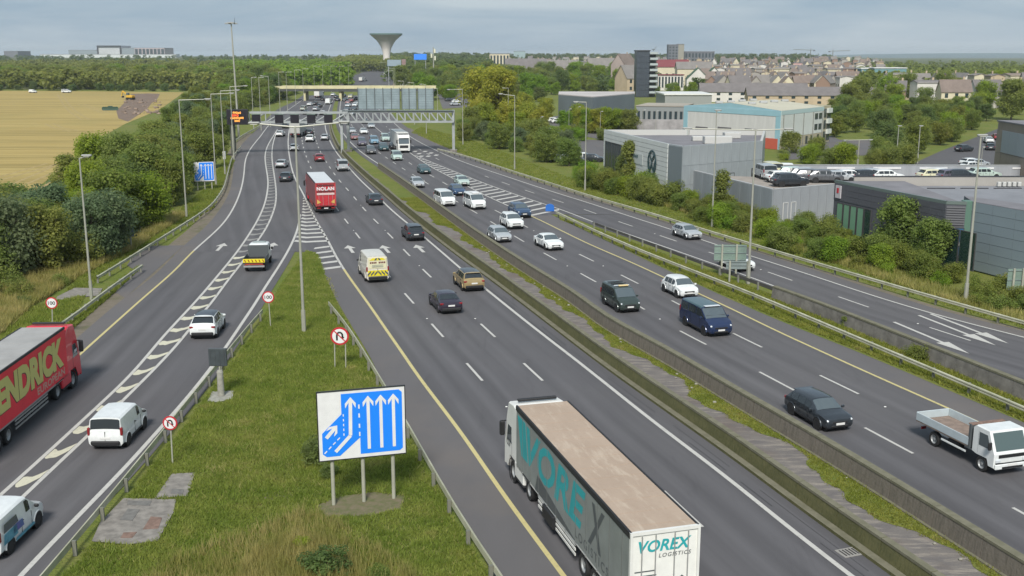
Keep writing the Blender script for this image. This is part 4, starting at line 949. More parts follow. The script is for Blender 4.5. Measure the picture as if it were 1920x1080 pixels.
    if kind in ('suv', 'mpv', 'hatch', 'juke'):
        P.append(('spoiler', MB().rbox((xr-.06, 0, H-.06), (.26, hw*1.30, .04), .015).mesh('spoiler', PAINT['white']), None))
    # dark wheel housings
    for x in (wf, wb):
        for s in (-1, 1): P.append(('wheel_housing', MB().cyl((x, s*(hw-.25), wr+.01), (x, s*(hw+.010), wr+.01), wr*1.15, n=20).mesh('wheel_housing', TRIM), None))
    return P, [(x, s*(hw-.095), wr) for x in (wf, wb) for s in (-1, 1)], wr, e
_kc = {}
PAINTED = {'body', 'roof', 'mirror', 'spoiler'}
def put(root, parts, m, roofm=None, trims={}):
    for nm, me, _ in parts:
        o = link(nm, me, root)
        mm = roofm if (nm == 'roof' and roofm) else (m if nm in PAINTED and me.materials[0] == PAINT['white'] else trims.get(nm))
        if mm: o.material_slots[0].link = 'OBJECT'; o.material_slots[0].material = mm
def wheels(root, pos, r, wd=.22, truck=False):
    t, rm = wheel_meshes(r, wd, truck)
    for p in pos:
        w_ = link('wheel', t, root, p); link('rim', rm, w_)
def heading(k, D, away):
    t = (Pt(k, min(D + 4, DMAX - 1)) - Pt(k, min(D, DMAX-5) - 4)).normalized(); a = math.atan2(t.y, t.x)
    return a if away else a + math.pi
def car(kind, col, uv, k, away, label, roofm=None, group=None, name='car', cat='car', rz=None, half=True, z=0.0, small=False, dyaw=0.0, lift=0.0):
    """uv: photo pixel of the lower middle of the bumper nearest the camera"""
    if kind not in _kc: _kc[kind] = car_parts(kind)
    parts, wp, wr, e = _kc[kind]; c = G(uv[0], uv[1], z)
    if rz is None: rz = heading(k, c.y, away) + dyaw
    f = Vector((math.cos(rz), math.sin(rz), 0)); c = c + f * (e if away else -e) if half else c
    root = empty(name, (c.x, c.y, z + lift), rz); tag(root, label, cat, group)
    if small: parts = [p for p in parts if p[0] not in ('door_handle', 'door_seam', 'sill', 'quarter_window', 'rear_door_seam', 'spoiler')]
    put(root, parts, PAINT[col] if isinstance(col, str) else col, PAINT[roofm] if roofm else None)
    wheels(root, wp, wr); return root
NB, LFT, SB, SL = 'nb_right', 'left_lane', 'sb_right', 'slip_right'
car('saloon', 'purple', (847,590), NB, True, 'dark plum saloon in the middle northbound lane with a white number plate')
car('suv', 'tan', (890,548), NB, True, 'sandy gold SUV beside the white line along the dark median wall', roofm='dark')
car('suv', 'dark', (781,453), NB, True, 'dark grey SUV level with the white road arrows in the fast lane')
car('saloon', 'dark', (706,386), NB, True, 'dark saloon near the median line to the right of the red lorry')
car('hatch', 'red', (600,304), NB, True, 'small red car ahead of the red lorry')
car('midvan', 'silver', (644,322), NB, True, 'grey van beside the median line ahead of the red lorry', name='van', cat='van')
car('hatch', 'silver', (525,316), LFT, True, 'white and silver hatchback in the left lane, the further of two', rz=R(92))
car('hatch', 'dark', (534,342), LFT, True, 'dark hatchback in the left lane, the nearer of two', rz=R(95))
car('hatch', 'white', (552,284), 'fork', True, 'white hatchback just left of the tall twin-arm lamp post')
car('suv', 'white', (580,267), 'nb_right', True, 'white SUV just right of the tall lamp post under the gantry', rz=R(95))
car('hatch', 'dark', (579,254), NB, True, 'dark car directly ahead of the white SUV under the gantry', rz=R(95))
car('hatch', 'silver', (608,264), NB, True, 'silver grey hatchback near the median under the gantry', rz=R(95))
car('hatch', 'white', (523,257), 'fork', True, 'pale hatchback in the left lane under the gantry', rz=R(92))
car('hatch', 'dark', (534,241), 'fork', True, 'dark hatchback just under the left part of the gantry', rz=R(92))
car('juke', 'white', (380,638), LFT, True, 'white crossover with a dark roof in the left slip lane', roofm='dark')
car('caddy', 'white', (199,846), LFT, True, 'plain white small van in the left slip lane with a dark rear window', name='van', cat='van')
artvan = car('caddy', 'white', (-38,1056), LFT, True, 'pale van with blue and purple artwork on its side in the bottom left corner', name='van', cat='van')
ART1 = mat('artwork_teal', (.03,.19,.27), .4, col2=(.10,.32,.42), scale=3); ART2 = mat('artwork_purple', (.13,.09,.34), .4, col2=(.05,.12,.30), scale=2.5)
for (x0, x1, z0, z1, m) in [(-1.75, -.55, .60, 1.02, ART1), (-.95, .0, .72, 1.04, ART2), (-1.70, -.45, 1.08, 1.42, GLASS), (-.8, .95, .34, .46, ART1)]:
    MB().plate([(x0, -.905, z0), (x1, -.905, z0), (x1 - .1, -.905 + .02 * (z1 > 1.1), z1), (x0 + .1, -.905 + .02 * (z1 > 1.1), z1)], (0, -.012, 0), 1).obj('artwork_panel', m, artvan)
# southbound
car('saloon', 'white', (1043,471), SB, False, 'clean white saloon alone in the middle southbound lane', dyaw=0)
car('hatch', 'silver', (946,456), SB, False, 'silver white hatchback nearest the median turf behind the white SUV')
car('suv', 'white', (969,431), SB, False, 'white SUV just in front of the blue SUV by the hatched nose')
car('suv', 'blue', (984,410), SB, False, 'blue SUV beside the blue marker board')
car('midvan', 'white', (842,388), SB, False, 'white van on the left of a pair of white vans', name='van', cat='van')
v_ = car('midvan', 'white', (899,394), SB, False, 'white van with a roof box on the right of a pair of white vans', name='van', cat='van')
MB().rbox((0, 0, 2.03), (1.9, .9, .16), .04).obj('roof_box', SWHITE, v_)
car('hatch', 'blue', (863,368), SB, False, 'blue grey car between the two white vans')
car('hatch', 'pale', (871,350), SB, False, 'pale green white car next to the start of the slip hatching')
car('hatch', 'teal', (799,327), SB, False, 'dark teal car in the middle southbound lane before the hatching')
car('hatch', 'silver', (786,353), SB, False, 'silver hatchback left of the teal car near the median')
car('mpv', 'pale', (746,302), SB, False, 'pale green people carrier in front of the white lorry')
car('mpv', 'lblue', (703,271), SB, False, 'light blue car in the queue left of the white lorry')
car('mpv', 'pale', (724,266), SB, False, 'pale car between the light blue car and the white lorry')
car('mpv', 'mauve', (680,274), SB, False, 'mauve grey people carrier beside the gantry leg')
car('hatch', 'pink', (666,263), SB, False, 'dusky red car just right of the gantry leg')
car('suv', 'grey', (697,290), SB, False, 'grey SUV nearest the median behind the gantry leg')
car('suv', 'teal', (721,284), SB, False, 'dark green grey SUV left of the white lorry')
car('hatch', 'black', (741,281), SB, False, 'black car tucked against the front of the white lorry')
car('mpv', 'grey', (737,264), SB, False, 'grey car half hidden by the roof of the white lorry')
car('hatch', 'white', (683,252), SB, False, 'white and dark hatchback behind the light blue car')
car('hatch', 'silver', (661,251), SB, False, 'silver hatchback above the dusky red car')
car('saloon', 'silver', (697,241), SB, False, 'silver car touching the white slip line under the gantry')
car('hatch', 'black', (685,232), SB, False, 'black car directly beneath the wide gantry truss')
v_ = car('mpv', 'green', (1182,588), SB, False, 'dark green grey people carrier with light bars on its roof beside the median wall', name='van', cat='van')
for x in (.2, -.5, -1.2): MB().rbox((x, 0, 1.86), (.12, 1.3, .06), .02).obj('roof_bar', LAMPF if x > 0 else TRIM, v_)
MB().rbox((.35, .1, 1.87), (.25, .8, .10), .03).obj('beacon_bar', mat('beacon', (.65, .5, .25), .3), v_)
car('honda', 'white', (1293,561), SB, False, 'small white electric hatchback with a black front panel above the blue van', name='car')
v_ = car('midvan', 'navy', (1352,633), SB, False, 'dark blue van with pale reflections on its bonnet and white swirls on its side', name='van', cat='van', roofm='teal')
MB().plate([(-1.9, .93, 1.15), (-.2, .95, .95), (-.2, .955, .80), (-1.9, .935, .93)], (0, .012, 0), 1).obj('white_swirl', SWHITE, v_)
MB().plate([(.9, .95, .75), (1.35, .95, .75), (1.30, .95, 1.1), (1.0, .95, 1.15)], (0, .014, 0), 1).obj('white_swirl', SWHITE, v_)
MB().rbox((1.45, 0, 1.42), (.10, 1.5, .03), .01).obj('wiper', TRIM, v_)
MB().rbox((.9, 0, 1.99), (.3, 1.2, .06), .02).obj('light_bar', LAMPF, v_)
car('hatch', 'dark', (1574,812), SB, False, 'dark grey hatchback alone in the nearest southbound lane by the streaky wall')
car('hatch', 'silver', (1304,451), SL, False, 'pale silver hatchback on the slip road')
car('hatch', 'white', (1402,510), SL, False, 'white car mostly hidden behind the grey-green sign back')
# beyond the gantry
FAR = [('hatch','white',(664,200),SB,0),('hatch','red',(657,191),SB,0),('mpv','cream',(656,184),SB,0),('hatch','black',(667,188),SB,0),('hatch','white',(668,197),SB,0),('hatch','dark',(645,190),SB,0),('hatch','dark',(662,208),SB,0),('hatch','grey',(648,209),SB,0),('hatch','silver',(651,201),SB,0),('hatch','dark',(643,182),SB,0),('hatch','pink',(651,195),SB,0),('hatch','grey',(646,219),SB,0),('hatch','silver',(657,217),SB,0),
       ('hatch','white',(579,199),NB,1),('hatch','dark',(589,197),NB,1),('hatch','silver',(590,208),NB,1),('van','white',(614,196),NB,1),('hatch','white',(623,180),NB,1),('hatch','dark',(629,184),NB,1),('hatch','dark',(632,190),NB,1),('hatch','black',(604,189),NB,1),('hatch','dark',(597,202),NB,1),('hatch','red',(601,175),NB,1),('mpv','bus',(567,208),NB,1),('hatch','grey',(572,215),NB,1),('hatch','white',(603,216),NB,1),('hatch','dark',(585,218),NB,1)]
pos = {SB: 'southbound', NB: 'northbound'}
for i, (kd, c, uv, k, aw) in enumerate(FAR):
    car(kd, c, uv, k, bool(aw), 'distant %s %s in the dense %s traffic beyond the gantry' % (c if c not in ('bus','cream') else 'pale', 'van' if kd != 'hatch' else 'car', pos[k]), group='distant %s traffic' % pos[k], small=True, rz=R(88) if aw else R(-92), name='van' if kd != 'hatch' else 'car', cat='van' if kd != 'hatch' else 'car')
# parked cars; heading given in degrees
def parked(lst, lab, group, z=0.0, **kw):
    for i, (kd, c, uv, a) in enumerate(lst):
        car(kd, c, uv, None, False, lab[i] if isinstance(lab, list) else lab, rz=R(a), half=False, z=z, group=group, name='van' if kd in ('van', 'midvan', 'caddy') else 'car', cat='van' if kd in ('van', 'midvan', 'caddy') else 'car', **kw)
parked([('caddy','white',(62,174),-8),('midvan','white',(125,174),0)], ['small pale van on the left, parked at the far hedge of the stubble field', 'larger white van parked at the far hedge of the stubble field'], 'vans at the field hedge')
parked([('hatch','white',(1038,229),20),('hatch','white',(1046,231),15),('hatch','dark',(1063,240),-165),('hatch','dark',(1070,242),-165),('hatch','blue',(1082,243),-165),('hatch','grey',(1092,243),-165)], 'parked car in the curving row of the car park behind the tall lamp post', 'cars in the tree-lined car park')
parked([('van','white',(964,244),-170),('van','white',(1112,248),12)], ['long white van parked between the yellow-green trees', 'white van parked just beyond the left corner of the white showroom'], 'white vans in the car park')
parked([('hatch','dark',(843,190),10),('hatch','white',(856,193),15),('hatch','silver',(853,198),18),('hatch','cream',(899,217),0)], 'parked car glimpsed among the trees right of the gantry', 'cars among the trees right of the gantry')
parked([('hatch','dark',(1807,284),30),('saloon','white',(1853,268),75),('hatch','red',(1868,262),75),('hatch','dark',(1856,281),70),('hatch','white',(1820,311),20),('hatch','silver',(1833,313),20),('hatch','white',(1822,318),20)],
   ['dark red-brown car waiting on the side street', 'white car on the side street beside the brown building', 'reddish car behind the white one on the side street', 'black car on the side street in front of the brown building', 'pale car parked at the near end of the side street, left of its row', 'silver car parked at the near end of the side street, right of its row', 'white car parked at the near end of the side street, nearest the roof deck'], 'cars on the side street')
# ------------------------------------------------------------------ lorries
VBODY = mat('trailer_white', (.60, .60, .57), .5, var=.05, scale=1); CHAS = mat('chassis', (.02, .02, .022), .6, .3); ALU = mat('aluminium', (.42, .43, .43), .4, .6)
def tractor(root, px, m, dark=None, label_bits=None, h=3.75, vis=True, light=TRIM):
    """cab whose front bumper sits at x=px (pointing +x)"""
    cab = MB(); prof = [(-2.25, 1.05), (-2.25, 3.2), (-2.0, h-.08), (-1.6, h), (-.75, h-.10), (-.42, 2.95), (-.06, 1.75), (-.02, 1.0), (-.02, .55), (-.55, .45), (-.95, 1.15), (-1.95, 1.15)]
    for y, s in ((-1.22, 0), (1.22, 1)): pass
    pts = [(px + x, z) for x, z in prof]; n = len(pts)
    rows = [(-1.23, .965), (-1.15, 1.0), (1.15, 1.0), (1.23, .965)]; vs = []
    cx, cz = px - 1.1, 2.1
    for y, s in rows: vs += [(cx + (x - cx) * s, y, cz + (z - cz) * s) for x, z in pts]
    fs = [(r*n+i, r*n+(i+1) % n, (r+1)*n+(i+1) % n, (r+1)*n+i) for r in range(3) for i in range(n)] + [tuple(range(n)), tuple(range(3*n, 4*n))]
    cab.add(vs, fs); cab.obj('cab', m, root)
    MB().plate([(px-.415, -1.08, 2.86), (px-.415, 1.08, 2.86), (px-.085, 1.08, 1.86), (px-.085, -1.08, 1.86)], (.95, 0, .31), .02).obj('windscreen', GLASS, root)
    MB().rbox((px-.30, 0, 3.02), (.30, 2.1, .10), .03).obj('sun_visor', GLASS, root)
    MB().rbox((px+.0, 0, 1.30), (.06, 1.75, .55), .02).obj('grille', TRIM, root)
    MB().rbox((px+.0, 0, .62), (.14, 2.42, .42), .05).obj('front_bumper', m, root); MB().rbox((px+.02, 0, .46), (.14, 1.6, .14), .03).obj('lower_grille', TRIM, root)
    for s in (-1, 1):
        MB().plate([(px-.42, s*1.215, 1.80), (px-1.25, s*1.215, 1.80), (px-1.25, s*1.215, 2.62), (px-.68, s*1.215, 2.62)], (0, s*.02, 0), 1).obj('side_window', GLASS, root)
        MB().rbox((px-.28, s*1.42, 2.30), (.22, .24, .72), .05).obj('mirror', TRIM, root); MB().box((px-.30, s*1.3, 2.66), (.05, .3, .05)).obj('mirror_arm', TRIM, root)
        MB().rbox((px+.03, s*.95, .85), (.12, .42, .2), .04).obj('headlight', LAMPF, root)
        MB().rbox((px-2.55, s*1.1, .85), (1.45, .30, .75), .06).obj('side_skirt', m, root)
        MB().rbox((px-2.55, s*1.10, .42), (1.4, .28, .10), .02).obj('step', CHAS, root)
        MB().lathe([(.64, -.02), (.60, .03), (.54, .03)], 18, axis='Y', c=(px-1.42, s*1.22-.005, .55)).obj('wheel_arch', TRIM, root)
        MB().rbox((px-3.75, s*1.02, 1.12), (1.2, .55, .06), .02).obj('mudguard', TRIM, root)
        MB().box((px-1.3, s*1.225, 1.3), (.02, .02, 1.2)).obj('door_seam', TRIM, root)
    MB().rbox((px-1.3, 0, h+.10), (.2, 1.9, .12), .03).obj('light_bar', light, root)
    MB().box((px-3.3, 0, .85), (4.6, .85, .22)).obj('chassis', CHAS, root)
    wheels(root, [(px-1.42, s*1.03, .5) for s in (-1, 1)] + [(px-3.75, s*.95, .5) for s in (-1, 1)], .5, .34, True)
def trailer(root, x1, x0, mside, mroof, mrear, h=4.0, z0=1.05, skirt=True, axles=(2.2, 3.5, 4.8), rear_doors=True, ribs=True, frame=None, mfront=None):
    frame = frame or ALU; L = x1 - x0; c = (x0 + x1) / 2
    MB().box((c, 0, z0 + .06), (L, 2.5, .14)).obj('floor', frame, root)
    for s, nm in ((-1, 'side_curtain'), (1, 'side_curtain')): MB().rbox((c, s*1.255, (h + z0)/2), (L - .1, .03, h - z0 - .2), .01).obj(nm, mside, root)
    MB().box((x1 - .03, 0, (h + z0)/2), (.06, 2.5, h - z0 - .15)).obj('front_wall', mfront or frame, root)
    rf = MB(); n = 13
    rf.box((c, 0, h - .03), (L - .04, 2.5, .06)); ro = rf.obj('roof', mroof, root)
    for s in (-1, 1): MB().rbox((c, s*1.235, h - .05), (L, .10, .15), .02).obj('cant_rail', TRIM if frame != ALU else ALU, root)
    if ribs:
        for k in range(n): MB().box((x0 + L*(k+.5)/n, 0, h + .003), (.05, 2.36, .012)).obj('roof_rib', mroof, ro)
    MB().box((x0 + .02, 0, (h + z0)/2), (.04, 2.50, h - z0)).obj('rear_wall', mrear, root)
    for s in (-1, 1):
        MB().box((x0 - .0, s*1.24, (h + z0)/2), (.12, .09, h - z0 + .04)).obj('rear_post', frame, root)
        if rear_doors:
            for k in (.35, .85): MB().cyl((x0 - .03, s*k, z0 + .1), (x0 - .03, s*k, h - .15), .022, n=6).obj('door_bar', ALU, root)
        MB().rbox((x0 - .02, s*.9, .82), (.10, .5, .16), .02).obj('tail_light', LAMPR, root)
    MB().box((x0 - .0, 0, h - .03), (.12, 2.39, .12)).obj('rear_header', frame, root)
    MB().box((x0 + .02, 0, .62), (.10, 2.4, .16)).obj('underrun_bar', CHAS, root)
    MB().box((x0 - .04, 0, .80), (.02, .52, .12)).obj('number_plate', PLATE, root)
    for s in (-.45, .45): MB().box((c, s, .85), (L - .6, .16, .30)).obj('chassis', CHAS, root)
    xs = [x0 + a for a in axles]
    for a in xs: MB().cyl((a, -.9, .5), (a, .9, .5), .09, n=6).obj('axle', CHAS, root)
    wheels(root, [(a, s*1.03, .5) for a in xs for s in (-1, 1)], .5, .36, True)
    for s in (-1, 1):
        MB().rbox(((xs[0]+xs[-1])/2, s*1.03, 1.03), (xs[-1]-xs[0]+1.0, .45, .04), .01).obj('mudguard', TRIM, root)
        if skirt:
            a, b = max(xs) + .9, x1 - 3.3
            for z in (.50, .72, .92): MB().box(((a+b)/2, s*1.2, z), (b-a, .04, .10)).obj('side_guard_rail', frame if frame != TRIM else ALU, root)
            for k in range(5): MB().box((a + (b-a)*(k+.5)/5, s*1.17, .75), (.07, .04, .6)).obj('guard_post', CHAS, root)
# teal and beige artic in the foreground: placed from its roof corners
q0, q1 = G(1176,996,4.0), G(1319,989,4.0); f0 = G(962,757,4.0); f1 = G(1070,753,4.0)
rear = (q0 + q1) / 2; front = (f0 + f1) / 2; d = (front - rear); rz = math.atan2(d.y, d.x); LEN = min(d.length, 13.9)
root = empty('articulated_lorry', (rear.x, rear.y, 0), rz); tag(root, 'white curtain-sided lorry with a beige roof and teal lettering, largest vehicle in the foreground', 'lorry')
ROOFB = ground_mat('beige_roof_sheet', [((.33, .255, .195),), (.8, (.5, 1.2, 1), .42, .62, (.365, .285, .22), .9), (1.6, (.4, 1.8, 1), .52, .66, (.43, .355, .28), .8), (5, one, .55, .7, (.30, .215, .16), .4)], bump=.2, bscale=4, rough=.8)
CURT = mat('grey_green_curtain', (.20, .215, .205), .55, var=.10, scale=.9, bump=.15, bscale=1.2); TEAL = mat('teal_print', (.02, .30, .32), .5, var=.08, scale=1)
DGR = mat('dark_print', (.07, .08, .085), .5); REARW = mat('rear_door_white', (.66, .66, .62), .5, var=.05, scale=2)
trailer(root, LEN, 0, CURT, ROOFB, REARW, frame=VBODY)
for s in (-1, 1): MB().rbox((LEN/2, s*1.262, 3.86), (LEN, .06, .16), .02).obj('dark_cant_rail', TRIM, root)
tractor(root, LEN + 2.15, VBODY, h=3.85)
lettering('VOREX', TEAL, root, (-.012, -.0, 3.45), (math.pi/2, 0, -math.pi/2), width=1.95, height=.44, shear=.25, bold=.025)
lettering('LOGISTICS', DGR, root, (-.012, -.38, 3.07), (math.pi/2, 0, -math.pi/2), width=1.2, height=.15, shear=.2, bold=.01, spacing=1.2)
for k, wl in enumerate((.75, .85, .6, .9)): MB().box((-.015, .72, 2.55 - k*.17), (.012, wl, .035)).obj('print_line', DGR, root)
MB().plate([(-.014, -.28, 1.9), (-.014, -1.05, 1.9), (-.014, -.66, 2.25)], (-.006, 0, 0), 1).obj('dark_diamond', DGR, root)
# side graphics on the left side (+y), read from the side
def side_letters(s, m, x, z, wd, ht, **k): return lettering(s, m, root, (x, 1.275, z), (math.pi/2, 0, math.pi), width=wd, height=ht, **k)
side_letters('VORE', TEAL, LEN*.60, 2.75, LEN*.56, 1.75, shear=.25, bold=.03); side_letters('X', DGR, LEN*.235, 2.70, 1.7, 1.75, shear=.25, bold=.02); side_letters('LOGISTICS', DGR, LEN*.27, 1.55, 3.6, .38, bold=.01, spacing=1.3)
MB().plate([(LEN-.3, 1.272, 3.65), (LEN-1.5, 1.272, 3.65), (LEN-1.9, 1.272, 1.9), (LEN-.9, 1.272, 1.9)], (0, .006, 0), 1).obj('teal_flash', TEAL, root)
MB().plate([(LEN-3.4, 1.272, 1.95), (LEN-8.6, 1.272, 1.15), (LEN-3.0, 1.272, 1.15)], (0, .007, 0), 1).obj('dark_flash', DGR, root)
MB().rbox((LEN-5.0, 1.1, .72), (1.5, .5, .6), .05).obj('tool_box', CHAS, root)
lettering('CLF', DGR, root, (LEN+1.35, 1.26, 1.75), (math.pi/2, 0, math.pi), width=.62, height=.32, bold=.02)
for k in range(11):                          # curtain folds and straps down both sides
    for s in (-1, 1): MB().box((.7 + k * (LEN - 1.2) / 10.5, s*1.277, 2.45), (.035, .014, 2.6)).obj('curtain_strap', mat('strap_grey', (.13, .14, .135), .6), root); MB().rbox((.7 + k * (LEN - 1.2) / 10.5, s*1.28, 1.12), (.06, .03, .12), .01).obj('buckle', ALU, root)
# red artic at left
t0 = G(121, 613, 4.0); 
rz = heading('div_left', 62, True); fw = Vector((math.cos(rz), math.sin(rz), 0)); rt = Vector((fw.y, -fw.x, 0))
p = t0 - rt * 1.27 - fw * 13.6; root = empty('articulated_lorry', (p.x, p.y, 0), rz); tag(root, 'bright red lorry with yellow lettering on its trailer at the left edge', 'lorry')
REDT = mat('red_curtain', (.74, .02, .04), .5, var=.06, scale=.8, bump=.1, bscale=1); REDC = mat('paint_red_cab', (.68, .014, .035), .3, .1, coat=.5); GROOF = mat('grey_roof_sheet', (.29, .285, .275), .7, var=.1, scale=.7); YEL = mat('yellow_print', (.56, .52, .16), .5); BROWNP = mat('lettering_shadow', (.10, .02, .02), .5)
trailer(root, 13.6, 0, REDT, GROOF, REDT, frame=mat('grey_frame', (.30, .30, .29), .5, .3))
tractor(root, 15.85, REDC, h=3.9)
for m, dx, y in ((BROWNP, -.06, -1.272), (YEL, 0, -1.279)):
    lettering('KENDRICK', m, root, (7.65 + dx, y, 2.72 - (.05 if dx else 0)), (math.pi/2, 0, 0), width=10.6, height=1.75, bold=.06, shear=.05)
lettering('EUROPEAN', mat('pale_print', (.5, .33, .25), .5), root, (10.9, -1.275, 1.52), (math.pi/2, 0, 0), width=4.2, height=.42, bold=.02)
MB().plate([(14.9, -1.225, 2.05), (15.35, -1.225, 2.08), (15.35, -1.225, 2.25), (14.9, -1.225, 2.22)], (0, -.012, 0), 1).obj('white_print', SWHITE, root)
# red box lorry ahead
c = G(612, 402); rz = heading(NB, c.y, True); root = empty('box_lorry', (c.x, c.y, 0), rz); tag(root, 'red box lorry with a pale grey roof and white lettering on its rear doors', 'lorry')
RB = mat('red_box', (.42, .022, .03), .5, var=.08, scale=1); RSIDE = mat('dusty_red_side', (.22, .07, .075), .6, var=.1, scale=1)
trailer(root, 13.4, 0, RSIDE, mat('pale_roof', (.50, .52, .53), .6, var=.05, scale=.5), RB, frame=mat('red_frame', (.34, .06, .06), .5), h=4.0, ribs=False)
tractor(root, 15.6, REDC, h=3.6)
lettering('NOLAN', SWHITE, root, (-.06, 0, 3.28), (math.pi/2, 0, -math.pi/2), width=2.2, height=.46, bold=.035)
MB().box((-.055, 0, 2.92), (.01, 2.2, .14)).obj('print_line', BROWNP, root)
MB().box((-.055, 0, 2.62), (.01, 2.2, .26)).obj('white_band', mat('pink_white_band', (.55, .42, .40), .5), root)
MB().box((-.055, 0, 3.70), (.01, 2.1, .18)).obj('print_line', BROWNP, root)
for s in (-1, 1): MB().plate([(-.055, s*1.1, 1.35), (-.055, s*.62, 1.55), (-.055, s*1.1, 1.95)], (-.01, 0, 0), 1).obj('yellow_mark', mat('yellow_mark', (.5, .32, .08), .5), root)
# white artic southbound
c = G(758, 287); rz = heading(SB, c.y, False); fw = Vector((math.cos(rz), math.sin(rz), 0)); c = c - fw * 14.5
root = empty('articulated_lorry', (c.x, c.y, 0), rz); tag(root, 'white lorry coming south beside the start of the slip road', 'lorry')
trailer(root, 12.2, 0, VBODY, mat('white_roof', (.62, .62, .58), .6, var=.04, scale=.5), VBODY, ribs=False, h=4.0); tractor(root, 14.4, VBODY, h=3.7)
# distant lorries
def rigid(uv, k, away, label, m, L=8.5, h=3.5, rz=None, D=None):
    c = G(*uv) if D is None else W(uv[0], uv[1], D); rz = heading(k, c.y, away) if rz is None else rz; fw = Vector((math.cos(rz), math.sin(rz), 0))
    if not away: c = c - fw * (L + 1.9)
    root = empty('box_lorry', (c.x, c.y, hz(c.x, c.y) if D else 0), rz); tag(root, label, 'lorry')
    trailer(root, L, 0, m, m, m, h=h, z0=1.0, axles=(2.0,), skirt=False, ribs=False, rear_doors=False); tractor(root, L + 1.95, VBODY, h=2.9)
rigid((553,258), 'fork', True, 'pale grey box lorry seen from behind just left of the tall lamp post', mat('box_grey', (.36, .36, .34), .6), rz=R(91), h=3.9)
rigid((594,184), NB, True, 'white tipper-like lorry in the northbound traffic under the overpass', VBODY, L=6, rz=R(84))
rigid((676,154), NB, True, 'white box lorry on the motorway beyond the overpass', VBODY, L=7, rz=R(80), D=Dv(154))
rigid((722,143), NB, False, 'small white lorry at the far bend below the water tower', VBODY, L=6, rz=R(-95), D=Dv(143))
car('hatch', 'dark', (684,153), None, True, 'dark car beside the white box lorry beyond the overpass', rz=R(80), small=True)
# motorway maintenance van with hazard stripes
c = G(709, 531); 
v_ = car('van', 'maint', (709,531), 'fork', True, 'cream white maintenance van with yellow and black chevrons on its rear doors', name='van', cat='van', dyaw=0.0)
HY = mat('hazard_yellow', (.62, .52, .02), .45); e_ = 2.75; xb = -e_ - .035
back = lambda z: -2.71 - .03
def rearq(pts, m, nm, dx=0.0): MB().plate([(-2.735 - dx - (.035 if z < 1.3 else 0), y, z) for y, z in pts], (-.012, 0, 0), 1).obj(nm, m, v_)
rearq([(-.88, .66), (.88, .66), (.88, 1.18), (-.88, 1.18)], HY, 'hazard_board', .02)
for s in (-1, 1):
    for k in range(3):
        y0 = s * (.02 + k * .30); rearq([(y0, .98 + .18), (y0, .98), (y0 + s*.30, .68), (y0 + s*.30, .86)] if k < 3 else [], DGR, 'black_stripe', .034)
MB().rbox((-2.70, 0, 1.80), (.06, 1.62, .98), .02).obj('rear_panel', mat('cream_door', (.60, .57, .38), .4), v_)
MB().plate([(-2.735, -.72, 2.06), (-2.735, .72, 2.06), (-2.735, .45, 2.27), (-2.735, -.45, 2.27)], (-.012, 0, 0), 1).obj('hazard_top', HY, v_)
for s in (-1, 1): MB().plate([(-2.75, s*.12, 2.08), (-2.75, s*.30, 2.08), (-2.75, s*.16, 2.26), (-2.75, s*.02, 2.26)], (-.012, 0, 0), 1).obj('black_stripe', DGR, v_)
mb = MB()
for k in (0, 1, 2, 3, 5, 6, 7, 8): mb.box((-2.745, .62 - k * .155, 1.86), (.014, .11, .15))
mb.obj('dark_print', mat('maroon_print', (.12, .02, .03), .5), v_)
for z in (1.64, 1.54, 1.46): MB().box((-2.745, 0, z), (.014, 1.0, .03)).obj('print_line', SGREY, v_)
# recovery pickup
c = G(477, 511); rz = heading(LFT, c.y, True); root = empty('pickup_truck', (c.x, c.y, 0), rz); tag(root, 'white cab recovery pickup with yellow and red stripes on its tailboard in the left lane', 'pickup truck')
MB().rbox((3.9, 0, 1.35), (1.7, 1.85, 1.6), .22, seg=2).obj('cab', PAINT['white'], root, smooth=True); MB().rbox((4.95, 0, .95), (.9, 1.8, .7), .15, seg=2).obj('bonnet', PAINT['white'], root, smooth=True)
MB().box((3.03, 0, 1.70), (.03, 1.45, .55)).obj('rear_window', GLASS, root); MB().box((4.60, 0, 1.65), (.4, 1.6, .6), M=Matrix.Rotation(.0, 3, 'Y')).obj('windscreen', GLASS, root)
for s in (-1, 1):
    MB().box((4.0, s*.93, 1.68), (1.0, .03, .5)).obj('side_window', GLASS, root); MB().rbox((4.6, s*1.08, 1.5), (.12, .22, .25), .04).obj('mirror', TRIM, root)
    MB().rbox((1.45, s*.98, 1.12), (2.8, .06, .42), .02).obj('side_board', DGR, root); MB().rbox((.12, s*.78, .62), (.1, .25, .18), .02).obj('tail_light', LAMPR, root)
MB().box((1.45, 0, .90), (2.9, 1.95, .08)).obj('bed', CHAS, root); MB().rbox((2.95, 0, 1.5), (.08, 1.9, 1.15), .02).obj('headboard', DGR, root)
MB().rbox((.02, 0, 1.10), (.07, 2.0, .36), .02).obj('tailboard', HY, root)
for k in range(6): MB().plate([(-.018, -.95 + k*.33, .98), (-.018, -.86 + k*.33, .98), (-.018, -.76 + k*.33, 1.22), (-.018, -.85 + k*.33, 1.22)], (-.01, 0, 0), 1).obj('red_stripe', LAMPR, root)
MB().box((.05, 0, .78), (.06, 1.6, .12)).obj('red_strip', mat('red_reflector', (.3, .05, .03), .4), root); MB().box((2.4, 0, .62), (4.4, .8, .2)).obj('chassis', CHAS, root)
MB().box((0, 0, .58), (.08, 1.9, .16)).obj('rear_bumper', ALU, root); MB().rbox((4.1, 0, 2.2), (.3, 1.2, .13), .04).obj('beacon_bar', SGREY, root)
wheels(root, [(1.0, s*.84, .35) for s in (-1, 1)] + [(4.8, s*.84, .35) for s in (-1, 1)], .35, .26, True)
